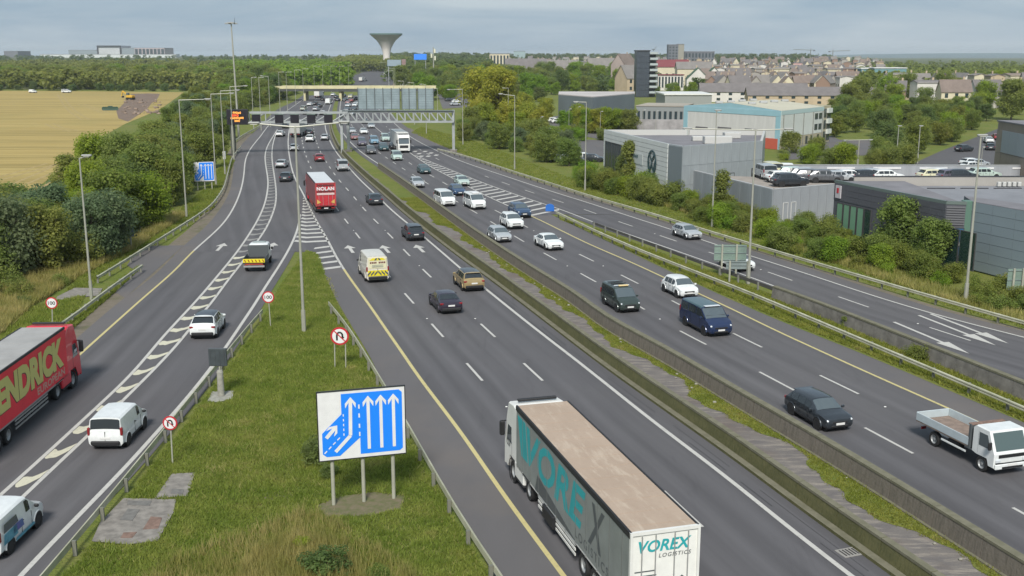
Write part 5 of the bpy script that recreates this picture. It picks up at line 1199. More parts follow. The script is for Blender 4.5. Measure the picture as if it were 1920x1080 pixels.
# white dropside truck at the right
c = G(1893, 892); rz = heading(SB, c.y, False); fw = Vector((math.cos(rz), math.sin(rz), 0)); rt = Vector((fw.y, -fw.x, 0))
root = empty('dropside_truck', (c.x, c.y, 0), rz); tag(root, 'white dropside truck with an empty open bed at the right edge', 'truck')
TW = PAINT['white']; TB = mat('dropside_pale', (.44, .50, .52), .45, .15, var=.05, scale=2)
cab = MB(); prof = [(-1.55, .85), (-1.55, 2.08), (-1.35, 2.22), (-.45, 2.20), (-.05, 1.25), (0, 1.15), (0, .45), (-.35, .45), (-.48, .78), (-1.25, .78)]
n = len(prof); vs = []
for y, s in ((-1.0, .96), (-.93, 1.0), (.93, 1.0), (1.0, .96)): vs += [(-.8 + (x + .8)*s, y, 1.3 + (z - 1.3)*s) for x, z in prof]
cab.add(vs, [(r*n+i, r*n+(i+1) % n, (r+1)*n+(i+1) % n, (r+1)*n+i) for r in range(3) for i in range(n)] + [tuple(range(n)), tuple(range(3*n, 4*n))]); cab.obj('cab', TW, root)
MB().plate([(-.43, -.86, 2.10), (-.43, .86, 2.10), (-.06, .86, 1.28), (-.06, -.86, 1.28)], (.91, 0, .41), .02).obj('windscreen', mat('pale_screen', (.07, .10, .10), .1), root)
MB().box((.01, 0, 1.04), (.03, 1.5, .16)).obj('grille', TRIM, root); MB().rbox((.05, 0, .55), (.12, 1.95, .28), .04).obj('front_bumper', TW, root); MB().box((.115, 0, .50), (.02, 1.2, .10)).obj('bumper_slot', TRIM, root)
MB().box((.07, 0, .72), (.04, 1.9, .04)).obj('bumper_slot', TRIM, root); MB().box((.125, 0, .62), (.01, .52, .11)).obj('number_plate', PLATE, root)
for s in (-1, 1):
    MB().plate([(-.30, s*.985, 1.30), (-1.10, s*.985, 1.30), (-1.10, s*.985, 1.95), (-.55, s*.985, 1.95)], (0, s*.02, 0), 1).obj('side_window', GLASS, root)
    MB().rbox((-.15, s*1.18, 1.55), (.12, .2, .4), .04).obj('mirror', TRIM, root); MB().rbox((.02, s*.78, .82), (.08, .28, .18), .03).obj('headlight', LAMPF, root)
    MB().box((-1.15, s*.99, 1.4), (.02, .02, 1.1)).obj('door_seam', TRIM, root)
    MB().rbox((-3.75, s*1.02, 1.22), (3.95, .05, .42), .015).obj('side_board', TB, root); MB().rbox((-2.9, s*.95, .62), (1.8, .05, .10), .01).obj('side_guard_rail', TW, root)
    MB().rbox((-5.5, s*.7, .62), (.08, .3, .16), .02).obj('tail_light', LAMPR, root)
MB().box((-3.75, 0, .98), (3.95, 2.05, .08)).obj('bed', mat('plywood_bed', (.20, .15, .12), .85, var=.2, scale=3), root); MB().rbox((-5.75, 0, 1.22), (.05, 2.0, .42), .015).obj('tailboard', TB, root)
MB().rbox((-1.74, 0, 1.5), (.10, 2.05, 1.15), .02).obj('headboard', DGR, root)
for s in (-1, 1): MB().box((-1.74, s*1.0, 1.5), (.12, .08, 1.25)).obj('headboard_post', DGR, root)
MB().rbox((-1.8, 0, 2.1), (.25, 2.0, .08), .02).obj('head_rail', BRICKR, root); MB().box((-3.2, 0, .72), (5.0, .75, .24)).obj('chassis', CHAS, root)
MB().rbox((-3.0, -.7, .62), (.8, .4, .4), .04).obj('fuel_tank', CHAS, root)
wheels(root, [(-.87, s*.84, .39) for s in (-1, 1)] + [(-4.4, s*.80, .39) for s in (-1, 1)], .39, .26, True)
# excavator and plough in the field
def tracked(root, m):
    for s in (-1, 1): MB().rbox((0, s*1.1, .5), (3.6, .5, .9), .3, seg=2).obj('track', TYRE, root)
    MB().rbox((0, 0, 1.5), (3.2, 2.4, 1.1), .15).obj('house', m, root); MB().rbox((.9, .6, 2.5), (1.3, 1.1, 1.2), .15).obj('cab', GLASS, root)
    MB().box((2.6, -.3, 2.9), (3.2, .4, .5), M=Matrix.Rotation(-.6, 3, 'Y')).obj('boom', m, root); MB().box((4.4, -.3, 2.7), (.35, .35, 2.6), M=Matrix.Rotation(-.3, 3, 'Y')).obj('dipper', m, root); MB().rbox((4.1, -.3, 1.3), (.8, 1.0, .8), .1).obj('bucket', CHAS, root)
b = G(245, 187); root = empty('excavator', b, 2.9); tag(root, 'yellow excavator on the bare earth at the edge of the stubble field', 'excavator'); tracked(root, mat('machine_yellow', (.55, .33, .03), .5))
mb = MB(); r_ = random.Random(4)
for k in range(70):
    q = G(r_.uniform(232, 300), r_.uniform(186, 215)); s_ = r_.uniform(.2, .8); mb.rbox((q.x, q.y, s_ * .3), (s_ * 2, s_ * 1.6, s_), s_ * .3)
tag(mb.obj('clods', mat('clods', (.20, .15, .115), .95, var=.4, scale=.4)), 'clods and stones heaped on the bare earth track', 'rubble', kind='stuff')
b = G(207, 207); root = empty('plough', b, .2); root.scale = (.8, .8, .8); tag(root, 'dark green plough or harrow standing on the stubble field', 'plough')
MB().box((0, 0, 1.3), (6.5, .25, .25)).obj('beam', DARKST, root)
for k in range(7): MB().lathe([(.9, -.04), (.05, .1)], 10, axis='Y', c=(-2.8 + k*.93, -.3, .85)).obj('disc', mat('plough_green', (.03, .07, .05), .6), root)
MB().box((0, .6, 1.6), (2.0, 1.0, .8)).obj('hopper', MATS['plough_green'], root)
# ------------------------------------------------------------------ buildings
def P3(p, z): return Vector((p[0], p[1], z))
WIN = mat('window_glass', (.03, .045, .05), .12, spec=.7); WFR = mat('window_frame_dark', (.05, .05, .05), .5); WFRW = mat('window_frame_white', (.5, .5, .48), .5)
def wall_panels(root, a, b, z0, z1, nx, nz, m, name='cladding_panel', gap=.03, t=.05, skip=()):
    """cladding pieces on the wall line a->b (outward = right of a->b)"""
    a = Vector(a[:2]); b = Vector(b[:2]); L = (b - a).length; d = (b - a) / L; n = Vector((d.y, -d.x)); dz = (z1 - z0) / nz; w_ = L / nx; ang = math.atan2(d.y, d.x)
    me = MB().box((0, 0, 0), (w_ - gap, t, dz - gap)).mesh(name, m)
    for i in range(nx):
        for j in range(nz):
            if (i, j) in skip: continue
            c = a + d * w_ * (i + .5) + n * (t / 2 + .004); link(name, me, root, (c.x, c.y, z0 + dz * (j + .5)), (0, 0, ang))
def win(root, a, b, s0, s1, z0, z1, m=WIN, fr=WFR, bars=1, name='window', t=.06):
    a = Vector(a[:2]); b = Vector(b[:2]); d = (b - a).normalized(); n = Vector((d.y, -d.x)); ang = math.atan2(d.y, d.x); c = a + d * (s0 + s1) / 2
    w_, h_ = s1 - s0, z1 - z0; mb = MB(); f = .07
    for s in (-1, 1): mb.box((s*(w_/2 - f/2), -t/2, 0), (f, t, h_)); mb.box((0, -t/2, s*(h_/2 - f/2)), (w_ - 2*f, t, f))
    for k in range(1, bars): mb.box((-w_/2 + w_*k/bars, -t/2, 0), (f*.8, t*.9, h_ - 2*f))
    fo = link(name, mb.mesh('window_frame', fr), root, (c.x + n.x*.005, c.y + n.y*.005, (z0+z1)/2), (0, 0, ang))
    link('pane', MB().box((0, -t*.72, 0), (w_ - 2*f, .02, h_ - 2*f)).mesh('pane', m), fo)
    return fo
def rel(root, p): return (p[0] - root.location.x, p[1] - root.location.y)
# white car showroom with horizontal boards
h = 8.0
Pa, Pb, Pc, Pd = G(1134,243,h), G(1254,270,h), G(1280,274,h), G(1430,264,h)
Pe = Pd + Vector((8, 36, 0)); Pf = Vector((Pa.x + 24, Pa.y + 6, h)) 
Pf = G(1290, 243, h); Pe = G(1436, 243, h)
root = empty('car_showroom', (Pa.x, Pa.y, 0)); tag(root, 'white boarded car showroom with a round badge on its wall right of the bushes', 'building'); ro = lambda p: rel(root, p)
SHB = mat('showroom_board', (.50, .52, .50), .55, var=.04, scale=.5); SHG = mat('showroom_grey', (.25, .275, .285), .55, var=.10, scale=.8, stretch=(1.5, 1.5, .2)); SHD = mat('showroom_recess', (.13, .155, .165), .5); FLATR = mat('flat_roof_grey', (.16, .155, .165), .85, var=.15, scale=.3)
MB().prism([ro(p) for p in (Pa, Pb, Pc, Pd, Pe, Pf)], 0, h - .9).obj('wall', SHG, root)
MB().prism([ro(p) for p in (Pa, Pb, Pc, Pd, Pe, Pf)], h - .9, h - .86).obj('roof', FLATR, root)
PAR = mat('parapet_cap', (.42, .42, .40), .6)
pl = [Vector(ro(p)) for p in (Pa, Pb, Pc, Pd, Pe, Pf)]
for i in range(6):
    a, b = pl[i], pl[(i+1) % 6]; d = (b - a); ang = math.atan2(d.y, d.x); c = (a + b) / 2; n = Vector((d.y, -d.x)).normalized(); c = c - n * (.18 if i != 4 else .18)
    MB().box((0, 0, 0), (d.length - .37, .35, .86)).obj('parapet', PAR if i > 2 else SHG, root, loc=(c.x, c.y, h - .43), rot=(0, 0, ang))
wall_panels(root, ro(Pa), ro(Pb), 2.2, h + .05, 1, 9, SHB, 'cladding_board', gap=.05, t=.14)
L_ab = (Pb - Pa).length
win(root, pl[0] + (pl[1]-pl[0]).normalized().xy*0, pl[1], 1.0, 9.5, 2.0, 6.3, bars=5, t=.22)
wall_panels(root, pl[1], pl[2], .2, h - .15, 1, 1, SHD, 'recess_panel', t=.05)
wall_panels(root, pl[2], pl[3], .2, h - .02, 10, 3, SHG, gap=.035, t=.06)
win(root, pl[2], pl[3], 13.4, 14.5, 1.2, 4.3, m=DARKST, bars=1, name='door', t=.14); win(root, pl[2], pl[3], 4.2, 7.0, 3.3, 3.8, m=SWHITE, t=.12, fr=GALV, bars=1, name='vent'); win(root, pl[2], pl[3], 8.8, 10.0, 2.3, 3.9, m=SHG, t=.12, bars=1, name='hatch')
# round badge: ring with a V above a W
dab = (pl[1] - pl[0]).normalized(); nab = Vector((dab.y, -dab.x)); ang = math.atan2(dab.y, dab.x); cs = pl[0] + dab * (L_ab * .80) + nab * .17
bad = empty('badge', (cs.x, cs.y, 4.95), ang); bad.parent = root; BADG = mat('badge_dark', (.015, .05, .06), .4); rB = 1.75
bad = link('badge', MB().lathe([(rB, -.05), (rB, -.12), (rB*.86, -.12), (rB*.86, -.05)], 32, axis='Y').mesh('badge_ring', BADG), root, (cs.x, cs.y, 4.95), (0, 0, ang)) if (bpy.data.objects.remove(bad) or True) else None
def stroke(pts, w_, y=-.1):
    mb = MB(); P = [Vector(p) for p in pts]
    for a, b in zip(P, P[1:]):
        d = (b - a).normalized(); n_ = Vector((-d.y, d.x)) * w_ / 2; mb.plate([(q.x, y, q.y) for q in (a + n_, a - n_, b - n_, b + n_)], (0, -.03, 0), 1); y -= .002
    return mb
stroke([(-rB*.55, rB*.66), (0, rB*.10), (rB*.55, rB*.66)][:3], rB*.2).obj('badge_letter', BADG, bad); stroke([(-rB*.82, rB*.2), (-rB*.40, -rB*.68), (0, -rB*.02), (rB*.40, -rB*.68), (rB*.82, rB*.2)], rB*.2).obj('badge_letter', BADG, bad)
cs2 = pl[0] + dab * (L_ab * .585) + nab * .17
sp = link('name_panel', MB().box((0, -.03, 0), (4.4, .06, 1.5)).mesh('name_panel', mat('name_panel', (.42, .45, .44), .5)), root, (cs2.x, cs2.y, 4.9), (0, 0, ang))
mb = MB()
for k in range(6): mb.box((-1.7 + k*.36, -.075, .25 + .12*(k % 2)), (.2, .03, .42))
mb.obj('dark_print', BADG, sp)
for (u, v, sx, sy, sz) in [(1345,262,4,2,1.1),(1372,252,2.5,2,.9),(1310,257,2,1.5,.7)]:
    q = G(u, v, h - .3); r_ = ro(q); MB().rbox((r_[0], r_[1], h - .86 + sz/2), (sx, sy, sz), .08).obj('roof_unit', PAR, root)
# roof-parking building
h = 4.6; A, B, C = G(1287,317,h), G(1450,356,h), G(1562,346,h); Dd = G(1960,318,h); E_ = G(1960,304,h); F_ = G(1432,301,h); 
root = empty('parking_deck', (B.x, B.y, 0)); tag(root, 'grey panelled building with cars parked on its roof beside the showroom', 'building'); ro = lambda p: rel(root, p)
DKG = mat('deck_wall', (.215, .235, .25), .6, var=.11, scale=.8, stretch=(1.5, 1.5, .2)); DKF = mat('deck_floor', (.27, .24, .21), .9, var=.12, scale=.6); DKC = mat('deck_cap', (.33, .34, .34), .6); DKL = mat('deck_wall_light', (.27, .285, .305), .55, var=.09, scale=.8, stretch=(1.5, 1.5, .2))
C2 = G(1566, 345.5, h); Dd = Vector((C2.x + 75, C2.y + 14, h)); Dd.y = 132; E_ = Vector((Dd.x + 6, 140, h)); F_ = Vector((G(1436, 328, 3.9).x, 141, h)); Fa = Vector((Pd.x, Pd.y - .5, h))
foot = [ro(p) for p in (A, B, C2, Dd, E_, F_, (F_.x - .5, Pd.y + .2))]
foot = [ro(p) for p in (A, B, C2, Dd, E_, F_, G(1424,322,h))]
MB().prism(foot, 0, h - .75).obj('wall', DKG, root); MB().prism(foot, h - .75, h - .70).obj('deck_floor', DKF, root)
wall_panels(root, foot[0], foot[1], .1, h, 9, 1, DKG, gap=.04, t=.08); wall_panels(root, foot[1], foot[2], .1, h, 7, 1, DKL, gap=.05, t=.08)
for a, b in ((0, 1), (1, 2), (2, 3), (4, 5)):
    p, q = Vector(foot[a]), Vector(foot[b]); d = q - p; ang = math.atan2(d.y, d.x); n = Vector((d.y, -d.x)).normalized(); c = (p + q)/2 - n*.14; hh = .70 if a < 4 else 1.6
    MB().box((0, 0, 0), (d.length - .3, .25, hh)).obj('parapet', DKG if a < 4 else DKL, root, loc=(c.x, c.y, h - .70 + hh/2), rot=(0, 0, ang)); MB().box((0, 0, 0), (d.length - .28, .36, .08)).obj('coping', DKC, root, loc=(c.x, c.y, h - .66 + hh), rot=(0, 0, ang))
    if a == 4:
        for k in range(14):
            s = (k + .5) / 14; cc = p.lerp(q, s) + n * -.30; MB().box((0, 0, 0), (d.length/14*.6, .08, .22)).obj('light_strip', SWHITE, root, loc=(cc.x, cc.y, h + .55), rot=(0, 0, ang))
wins = [.18, .25]
for s in (1.6, 2.9): win(root, foot[1], foot[2], s, s + .8, .6, 3.0, m=DKL, fr=WFRW, t=.16, name='window')
zd = h - .70
DECK = [('midvan','silver',(1433,334),95),('midvan','cream',(1445,330),95),('suv','white',(1478,329),-10),('suv','pale',(1490,336),-12),('hatch','white',(1466,341),10),('suv','dark',(1480,349),8),('suv','silver',(1512,338),-10),('suv','grey',(1522,341),-10),('suv','grey',(1546,342),-5),
        ('hatch','white',(1592,339),4),('hatch','silver',(1572,341),4),('hatch','dark',(1625,339),6),('hatch','silver',(1640,337),6),('hatch','white',(1662,339),4),('hatch','cream',(1750,338),8),('hatch','white',(1765,336),8),('hatch','mauve',(1776,338),30),('hatch','dark',(1800,338),4),('hatch','pale',(1843,335),5)]
DECKL = ['silver van at the left end of the roof parking, by the showroom wall', 'cream van at the left end of the roof parking', 'white SUV in the back row of the roof parking, left cluster', 'pale green SUV in the middle row of the roof parking, left cluster', 'silver hatchback on the roof parking, left of the dark front car', 'dark SUV nearest the corner of the grey parapet on the roof parking', 'silver SUV on the roof parking, left of two dark cars', 'grey SUV on the roof parking between a silver and a dark one', 'dark SUV on the roof parking right beside the charcoal building',
    'white car on the roof parking just above the corner of the charcoal building', 'silver car half hidden at the corner of the charcoal building', 'dark car in the roof row behind the charcoal building, left of the white hatchback', 'silver car in the roof row touching the white hatchback', 'white hatchback in the roof row behind the charcoal building', 'cream car in the right part of the roof row', 'white hatchback beside the cream car in the roof row', 'mauve car parked askew in the roof row', 'dark car right of the mauve car in the roof row', 'pale car at the far right of the roof row']
for (kd, c, (u, v), a), lb in zip(DECK, DECKL): car(kd, c, (u, v), None, False, lb, rz=R(a), half=False, z=zd, group='cars parked on the roof deck', name='van' if kd == 'midvan' else 'car', cat='van' if kd == 'midvan' else 'car')
# charcoal building and the pale blue panelled block
h = 6.4; A, B, C = G(1566,338,h), G(1775,378,h), G(1812,379,h); K1, K2 = G(1823,378,h), G(1960,402,h)
root = empty('charcoal_building', (A.x, A.y, 0)); tag(root, 'dark charcoal building with tall green-tinted windows behind the shrubs', 'building'); ro = lambda p: rel(root, p)
CH = mat('charcoal_cladding', (.068, .070, .082), .6, var=.08, scale=.2, stretch=(1, 1, 12)); CHT = mat('charcoal_trim', (.10, .13, .12), .5); BEI = mat('beige_parapet', (.30, .285, .26), .8, var=.06, scale=.4)
K0 = Vector((C.x + .02, C.y, h)); back = [Vector((K1.x + 2, A.y + 1.5, h)), ]
foot = [ro(A), ro(B), ro(C), ro((C.x + 1.0, A.y + 1.0)), ro((A.x + .6, A.y + 1.0))]
MB().prism(foot, 0, h - .25).obj('wall', CH, root)
MB().prism([(x, y) for x, y in foot], h - .25, h - .2).obj('roof', FLATR, root)
for a, b in ((0, 1), (1, 2)):
    p, q = Vector(foot[a]), Vector(foot[b]); d = q - p; ang = math.atan2(d.y, d.x); n = Vector((d.y, -d.x)).normalized(); c = (p + q)/2 - n*.08
    MB().box((0, 0, 0), (d.length + .1, .25, .30)).obj('fascia', CHT, root, loc=(c.x, c.y, h - .1), rot=(0, 0, ang))
L1 = (Vector(foot[1]) - Vector(foot[0])).length
wall_panels(root, foot[0], foot[1], 4.3, h - .25, 8, 3, CH, 'cladding_board', gap=.03, t=.05)
GW = mat('green_tinted_glass', (.13, .25, .17), .15, spec=.6); GW2 = mat('dark_green_glass', (.015, .035, .032), .1, spec=.7)
for k in range(5): win(root, foot[0], foot[1], .8 + k*1.25, .8 + k*1.25 + 1.1, 1.0, 4.1, m=GW if k != 4 else GW2, bars=1, t=.12)
for k in range(6): win(root, foot[0], foot[1], L1*.52 + k*2.2, L1*.52 + k*2.2 + 2.05, .6, 4.1, m=GW2, bars=1, t=.10)
pw = MB(); wall_panels(root, Vector(foot[1]), Vector(foot[2]), 4.2, h - .4, 1, 8, mat('louvre_grey', (.12, .12, .13), .5), 'louvre', gap=.08, t=.08)
win(root, foot[1], foot[2], .15, 1.75, 1.3, 4.0, m=mat('blue_poster_glass', (.03, .11, .22), .2), bars=1, t=.12); win(root, foot[1], foot[2], .5, 1.5, 2.3, 2.6, m=SWHITE, fr=WFRW, t=.2, name='poster')
d0 = (Vector(foot[1]) - Vector(foot[0])).normalized(); 
lo = Vector(foot[0]) + d0*.9; MB().box((0, 0, 0), (.95, .12, 1.35)).obj('sign_plate', mat('sign_plate', (.42, .40, .42), .5), root, loc=(lo.x + d0.y*.12, lo.y - d0.x*.12, h - 1.15), rot=(0, 0, math.atan2(d0.y, d0.x)))
MB().box((0, -.07, 0), (.35, .03, .55)).obj('red_mark', SRED, root, loc=(lo.x + d0.y*.13, lo.y - d0.x*.13, h - 1.0), rot=(0, 0, math.atan2(d0.y, d0.x)))
# block behind with beige parapet
yF = A.y + 1.3; zt_, zb2 = W(1700, 334, yF).z, W(1700, 349, yF).z; x0_, x1_ = A.x + 2.5, K2.x + 30
root = empty('industrial_unit', (x0_, yF, 0)); tag(root, 'low unit with a long beige parapet and grey flat roof behind the charcoal building', 'building')
fp = [(0, 0), (.3, -2.4), (B.x - x0_ - .6, B.y - yF + 2.4), (K1.x - x0_ + 1, K1.y - yF + 3.2), (x1_ - x0_, K2.y - yF - 2.5), (x1_ - x0_, 0)]
MB().prism(fp, 0, zb2).obj('wall', DKG, root); MB().prism(fp, zb2, zb2 + .03).obj('roof', mat('blue_grey_roof', (.19, .195, .21), .8, var=.12, scale=.3), root)
MB().box(((x1_-x0_)/2, .2, (zt_+zb2)/2), (x1_ - x0_, .3, zt_ - zb2 + .3)).obj('parapet', BEI, root); MB().box(((x1_-x0_)/2, .2, zt_ + .18), (x1_ - x0_ + .2, .42, .07)).obj('coping', DARKST, root)
for k in range(13): MB().box((5 + k*3.6, -2.6 - .2*k*0, zb2 + .08), (3.0, .14, .1)).obj('roof_seam', DARKST, root)
for k in range(5): MB().rbox((15.5 + k*.55, -1.1, zb2 + .35), (.4, .4, .5), .05).obj('roof_vent', PAR, root)
root = empty('panelled_block', (K1.x, K1.y, 0)); tag(root, 'pale blue-grey building clad in large square panels at the right edge', 'building'); ro = lambda p: rel(root, p)
K2b = Vector((K1.x + (K2.x - K1.x)*2.2, K1.y + (K2.y - K1.y)*2.2, h))
BLP = mat('blue_grey_panel', (.20, .245, .27), .5, .1, var=.06, scale=.15); 
foot = [ro(K1), ro(K2b), ro((K2b.x + 4, K2b.y + 5.0)), ro((K1.x + .9, K1.y + 4.0))]
MB().prism(foot, 0, h - .05).obj('wall', mat('panel_joint', (.09, .12, .12), .6), root); wall_panels(root, foot[0], foot[1], .1, h - .02, 7, 7, BLP, gap=.035, t=.06)
MB().prism(foot, h - .02, h + .02).obj('roof', FLATR, root)
GCOL = mat('green_steel_column', (.10, .18, .14), .5, .2)
cc = ro((K1.x - .45, K1.y + .1)); MB().rbox((cc[0], cc[1], (h+.1)/2), (.75, .8, h + .1), .04).obj('column', GCOL, root)
win(root, foot[0], foot[1], 7.3, 8.2, 3.9, 4.7, m=mat('plum_sign', (.03, .01, .03), .5), fr=SWHITE if False else WFRW, t=.12)
# big white warehouse with teal trim
h = 8.2; A, B, C = G(1283,198,h), G(1465,208,h), G(1545,200,h); apx = 1.15
root = empty('warehouse', (B.x, B.y, 0)); tag(root, 'large white warehouse with pale teal edges and a low gable roof', 'building'); ro = lambda p: rel(root, p)
Dw = A + (C - B); TRM = mat('teal_trim', (.24, .40, .46), .5, var=.05, scale=.3); WW = mat('warehouse_white', (.50, .49, .48), .6, var=.08, scale=.6, stretch=(1.5, 1.5, .2)); WS = mat('warehouse_side', (.50, .53, .48), .6, var=.05, scale=.2); RFB = mat('warehouse_roof', (.42, .40, .31), .8, var=.06, scale=.1); BR = mat('beige_brick', (.33, .30, .20), .85, var=.15, scale=3)
fa, fb, fc, fd = [Vector(ro(p)) for p in (A, B, C, Dw)]
MB().prism([fa, fb, fc, fd], 0, h).obj('wall', WW, root)
m1, m2 = (fa + fb)/2, (fd + fc)/2
g_ = MB(); g_.add([(*fa, h), (*m1, h + apx), (*fb, h)], [(0, 1, 2)]); g_.add([(*fd, h), (*m2, h + apx), (*fc, h)], [(0, 2, 1)]); g_.obj('gable', TRM, root, fix=False)
g_ = MB(); ov = .02; g_.add([(*fa, h+ov), (*m1, h+apx+ov), (*m2, h+apx+ov), (*fd, h+ov), (*fb, h+ov), (*fc, h+ov)], [(0, 1, 2, 3), (1, 4, 5, 2)]); g_.obj('roof', RFB, root, fix=False)
wall_panels(root, fa, fb, h - 1.2, h, 1, 1, TRM, 'fascia', t=.12); wall_panels(root, fa, fa + (fb-fa)*.045, 0, h - 1.2, 1, 1, TRM, 'corner_trim', t=.12); wall_panels(root, fa + (fb-fa)*.955, fb, 0, h - 1.2, 1, 1, TRM, 'corner_trim', t=.12)
wall_panels(root, fa + (fb-fa)*.05, fa + (fb-fa)*.95, .2, h - 1.25, 10, 1, WW, gap=.02, t=.05)
wall_panels(root, fb, fc, 2.4, h - .9, 9, 1, WS, gap=.05, t=.06); wall_panels(root, fb, fc, h - .9, h, 1, 1, mat('pale_teal_fascia', (.36, .47, .45), .5), 'fascia', t=.10); wall_panels(root, fb, fc, .1, 2.4, 12, 1, BR, 'brick_panel', gap=.04, t=.04)
Lf = (fb - fa).length
SHUT = mat('roller_shutter', (.18, .17, .18), .5, .2); SHG2 = mat('shutter_teal', (.10, .15, .17), .5)
for s0, s1, z1, mm in ((.14, .27, 3.6, SHUT), (.38, .52, 3.9, SHUT), (.66, .73, 4.0, SHG2), (.745, .81, 4.0, SHG2)): win(root, fa, fb, Lf*s0, Lf*s1, .1, z1, m=mm, fr=WFR, t=.14, name='roller_door')
wall_panels(root, fa + (fb-fa)*.83, fa + (fb-fa)*.985, 0, 2.3, 1, 1, mat('orange_red_wall', (.42, .085, .05), .7), 'painted_panel', t=.2)
Ls = (fc - fb).length; dd = (fc - fb).normalized(); nn_ = Vector((dd.y, -dd.x))
for k in range(5):
    q = fb + dd * (1.2 + k * (Ls - 2) / 4) + nn_ * .16; MB().cyl((q.x, q.y, .1), (q.x, q.y, h - .9), .09, n=6).obj('downpipe', GALV, root)
for k in range(8):
    q = m1.lerp(m2, (k + .5) / 8) + (fb - fa) * (.13 if k % 2 else -.15); MB().rbox((q.x, q.y, h + apx * .72 + .25), (1.6, 1.2, .5), .08).obj('rooflight', DKC, root)
for s in (.78, .88):
    for z in (3.2, 5.6): win(root, fb, fc, Ls*s, Ls*s + 1.7, z, z + 1.3, t=.14)
for s in (.2, .42, .58, .70, .86): win(root, fb, fc, Ls*s, Ls*s + 1.1, .4 if s != .2 else .9, 2.1, t=.12, name='window')
# wing at its right end
q = C; root = empty('office_wing', (q.x, q.y, 0), math.atan2((fc-fb).y, (fc-fb).x)); tag(root, 'narrow three-storey wing with dark windows at the right end of the white warehouse', 'building')
MB().box((2.2, 5, 4.2), (4.4, 10, 8.4)).obj('wall', BR, root)
for k in range(3):
    win(root, (0, 0), (4.4, 0), .3, 1.6, .6 + k*2.6, 2.5 + k*2.6, t=.1); wall_panels(root, (1.9, 0), (4.4, 0), 1.9 + k*2.4, 3.0 + k*2.4, 1, 1, WS, 'balcony_panel', t=.5); win(root, (0, 0), (4.4, 0), 2.1, 4.2, .5 + k*2.5, 1.7 + k*2.5, t=.12)
# grey slanted unit, long wall and low block
root = empty('grey_unit', G(1050, 228, 0)); b0 = root.location; tag(root, 'dark grey wedge-shaped unit with a pale flat roof behind the car park trees', 'building')
D0 = b0.y; h1 = W(1050, 178, D0).z; q = [W(1047, 178, D0), W(1112, 196, D0 - 20), W(1190, 190, D0 + 8), W(1190, 178, D0 + 24), W(1048, 175, D0 + 24)]
MB().prism([(p.x - b0.x, p.y - b0.y) for p in q], 0, h1).obj('wall', mat('slate_cladding', (.13, .155, .165), .6, var=.06, scale=.2), root); MB().prism([(p.x - b0.x, p.y - b0.y) for p in q], h1, h1 + .25).obj('roof', mat('pale_flat_roof', (.40, .37, .35), .8, var=.12, scale=.06), root)
def wall_box(name, lab, cat, pa, pb, D0, D1, vt, m, dep=8.0, z0=0.0, roofm=None, wn=0, wz=None, gable=0.0, shutters=False):
    a = W(pa, vt, D0); b = W(pb, vt, D1); root = empty(name, (a.x, a.y, 0), math.atan2(b.y - a.y, b.x - a.x)); tag(root, lab, cat); L = math.hypot(b.x - a.x, b.y - a.y); h = a.z
    MB().box((L/2, dep/2, h/2), (L, dep, h)).obj('wall', m, root)
    if roofm and not gable: MB().box((L/2, dep/2, h + .1), (L + .3, dep + .3, .2)).obj('roof', roofm, root)
    if gable: MB().add([(-.3, -.4, h), (L+.3, -.4, h), (L+.3, dep/2, h+gable), (-.3, dep/2, h+gable), (-.3, dep+.4, h), (L+.3, dep+.4, h)], [(0, 1, 2, 3), (3, 2, 5, 4), (0, 3, 4), (1, 5, 2), (0, 4, 5, 1)]).obj('roof', roofm, root)
    for k in range(wn): win(root, (0, 0), (L, 0), L*(k+.25)/wn, L*(k+.75)/wn, *(wz or (h*.35, h*.75)), t=.15)
    return root
GWALL = mat('retaining_wall', (.27, .26, .255), .9, var=.2, scale=.5, bump=.3)
wall_box('retaining_wall', 'long pale grey wall behind the white showroom roof', 'wall', 1118, 1286, 282, 279, 223, GWALL, dep=.5)
wall_box('low_unit', 'long low grey unit with dark openings left of the white warehouse', 'building', 1193, 1283, 300, 296, 199, mat('unit_grey', (.20, .215, .21), .6), dep=18, roofm=mat('unit_roof', (.30, .27, .22), .8, var=.1, scale=.1), wn=9, wz=(.6, 4.6))
wall_box('brown_building', 'brown panelled building with a grey upper strip at the right edge under the side street', 'building', 1872, 2000, 150, 128, 228, mat('brown_panel', (.24, .20, .165), .7, var=.1, scale=.4), dep=26, roofm=FLATR, wn=0)
r2 = bpy.data.objects['brown_building']
wall_panels(r2, (2.2, 0), (13, -0), 6.6, 9.6, 4, 1, mat('grey_upper', (.25, .28, .31), .5), t=.12); wall_panels(r2, (0, 0), (2.1, 0), .2, 9.6, 1, 3, MATS['brown_panel'], t=.06); wall_panels(r2, (2.2, 0), (13, 0), .2, 6.5, 5, 2, MATS['brown_panel'], t=.06)
win(r2, (0, 0), (13, 0), 2.9, 4.6, .6, 2.6, m=mat('pale_shutter', (.35, .38, .38), .5), t=.16, name='roller_door')
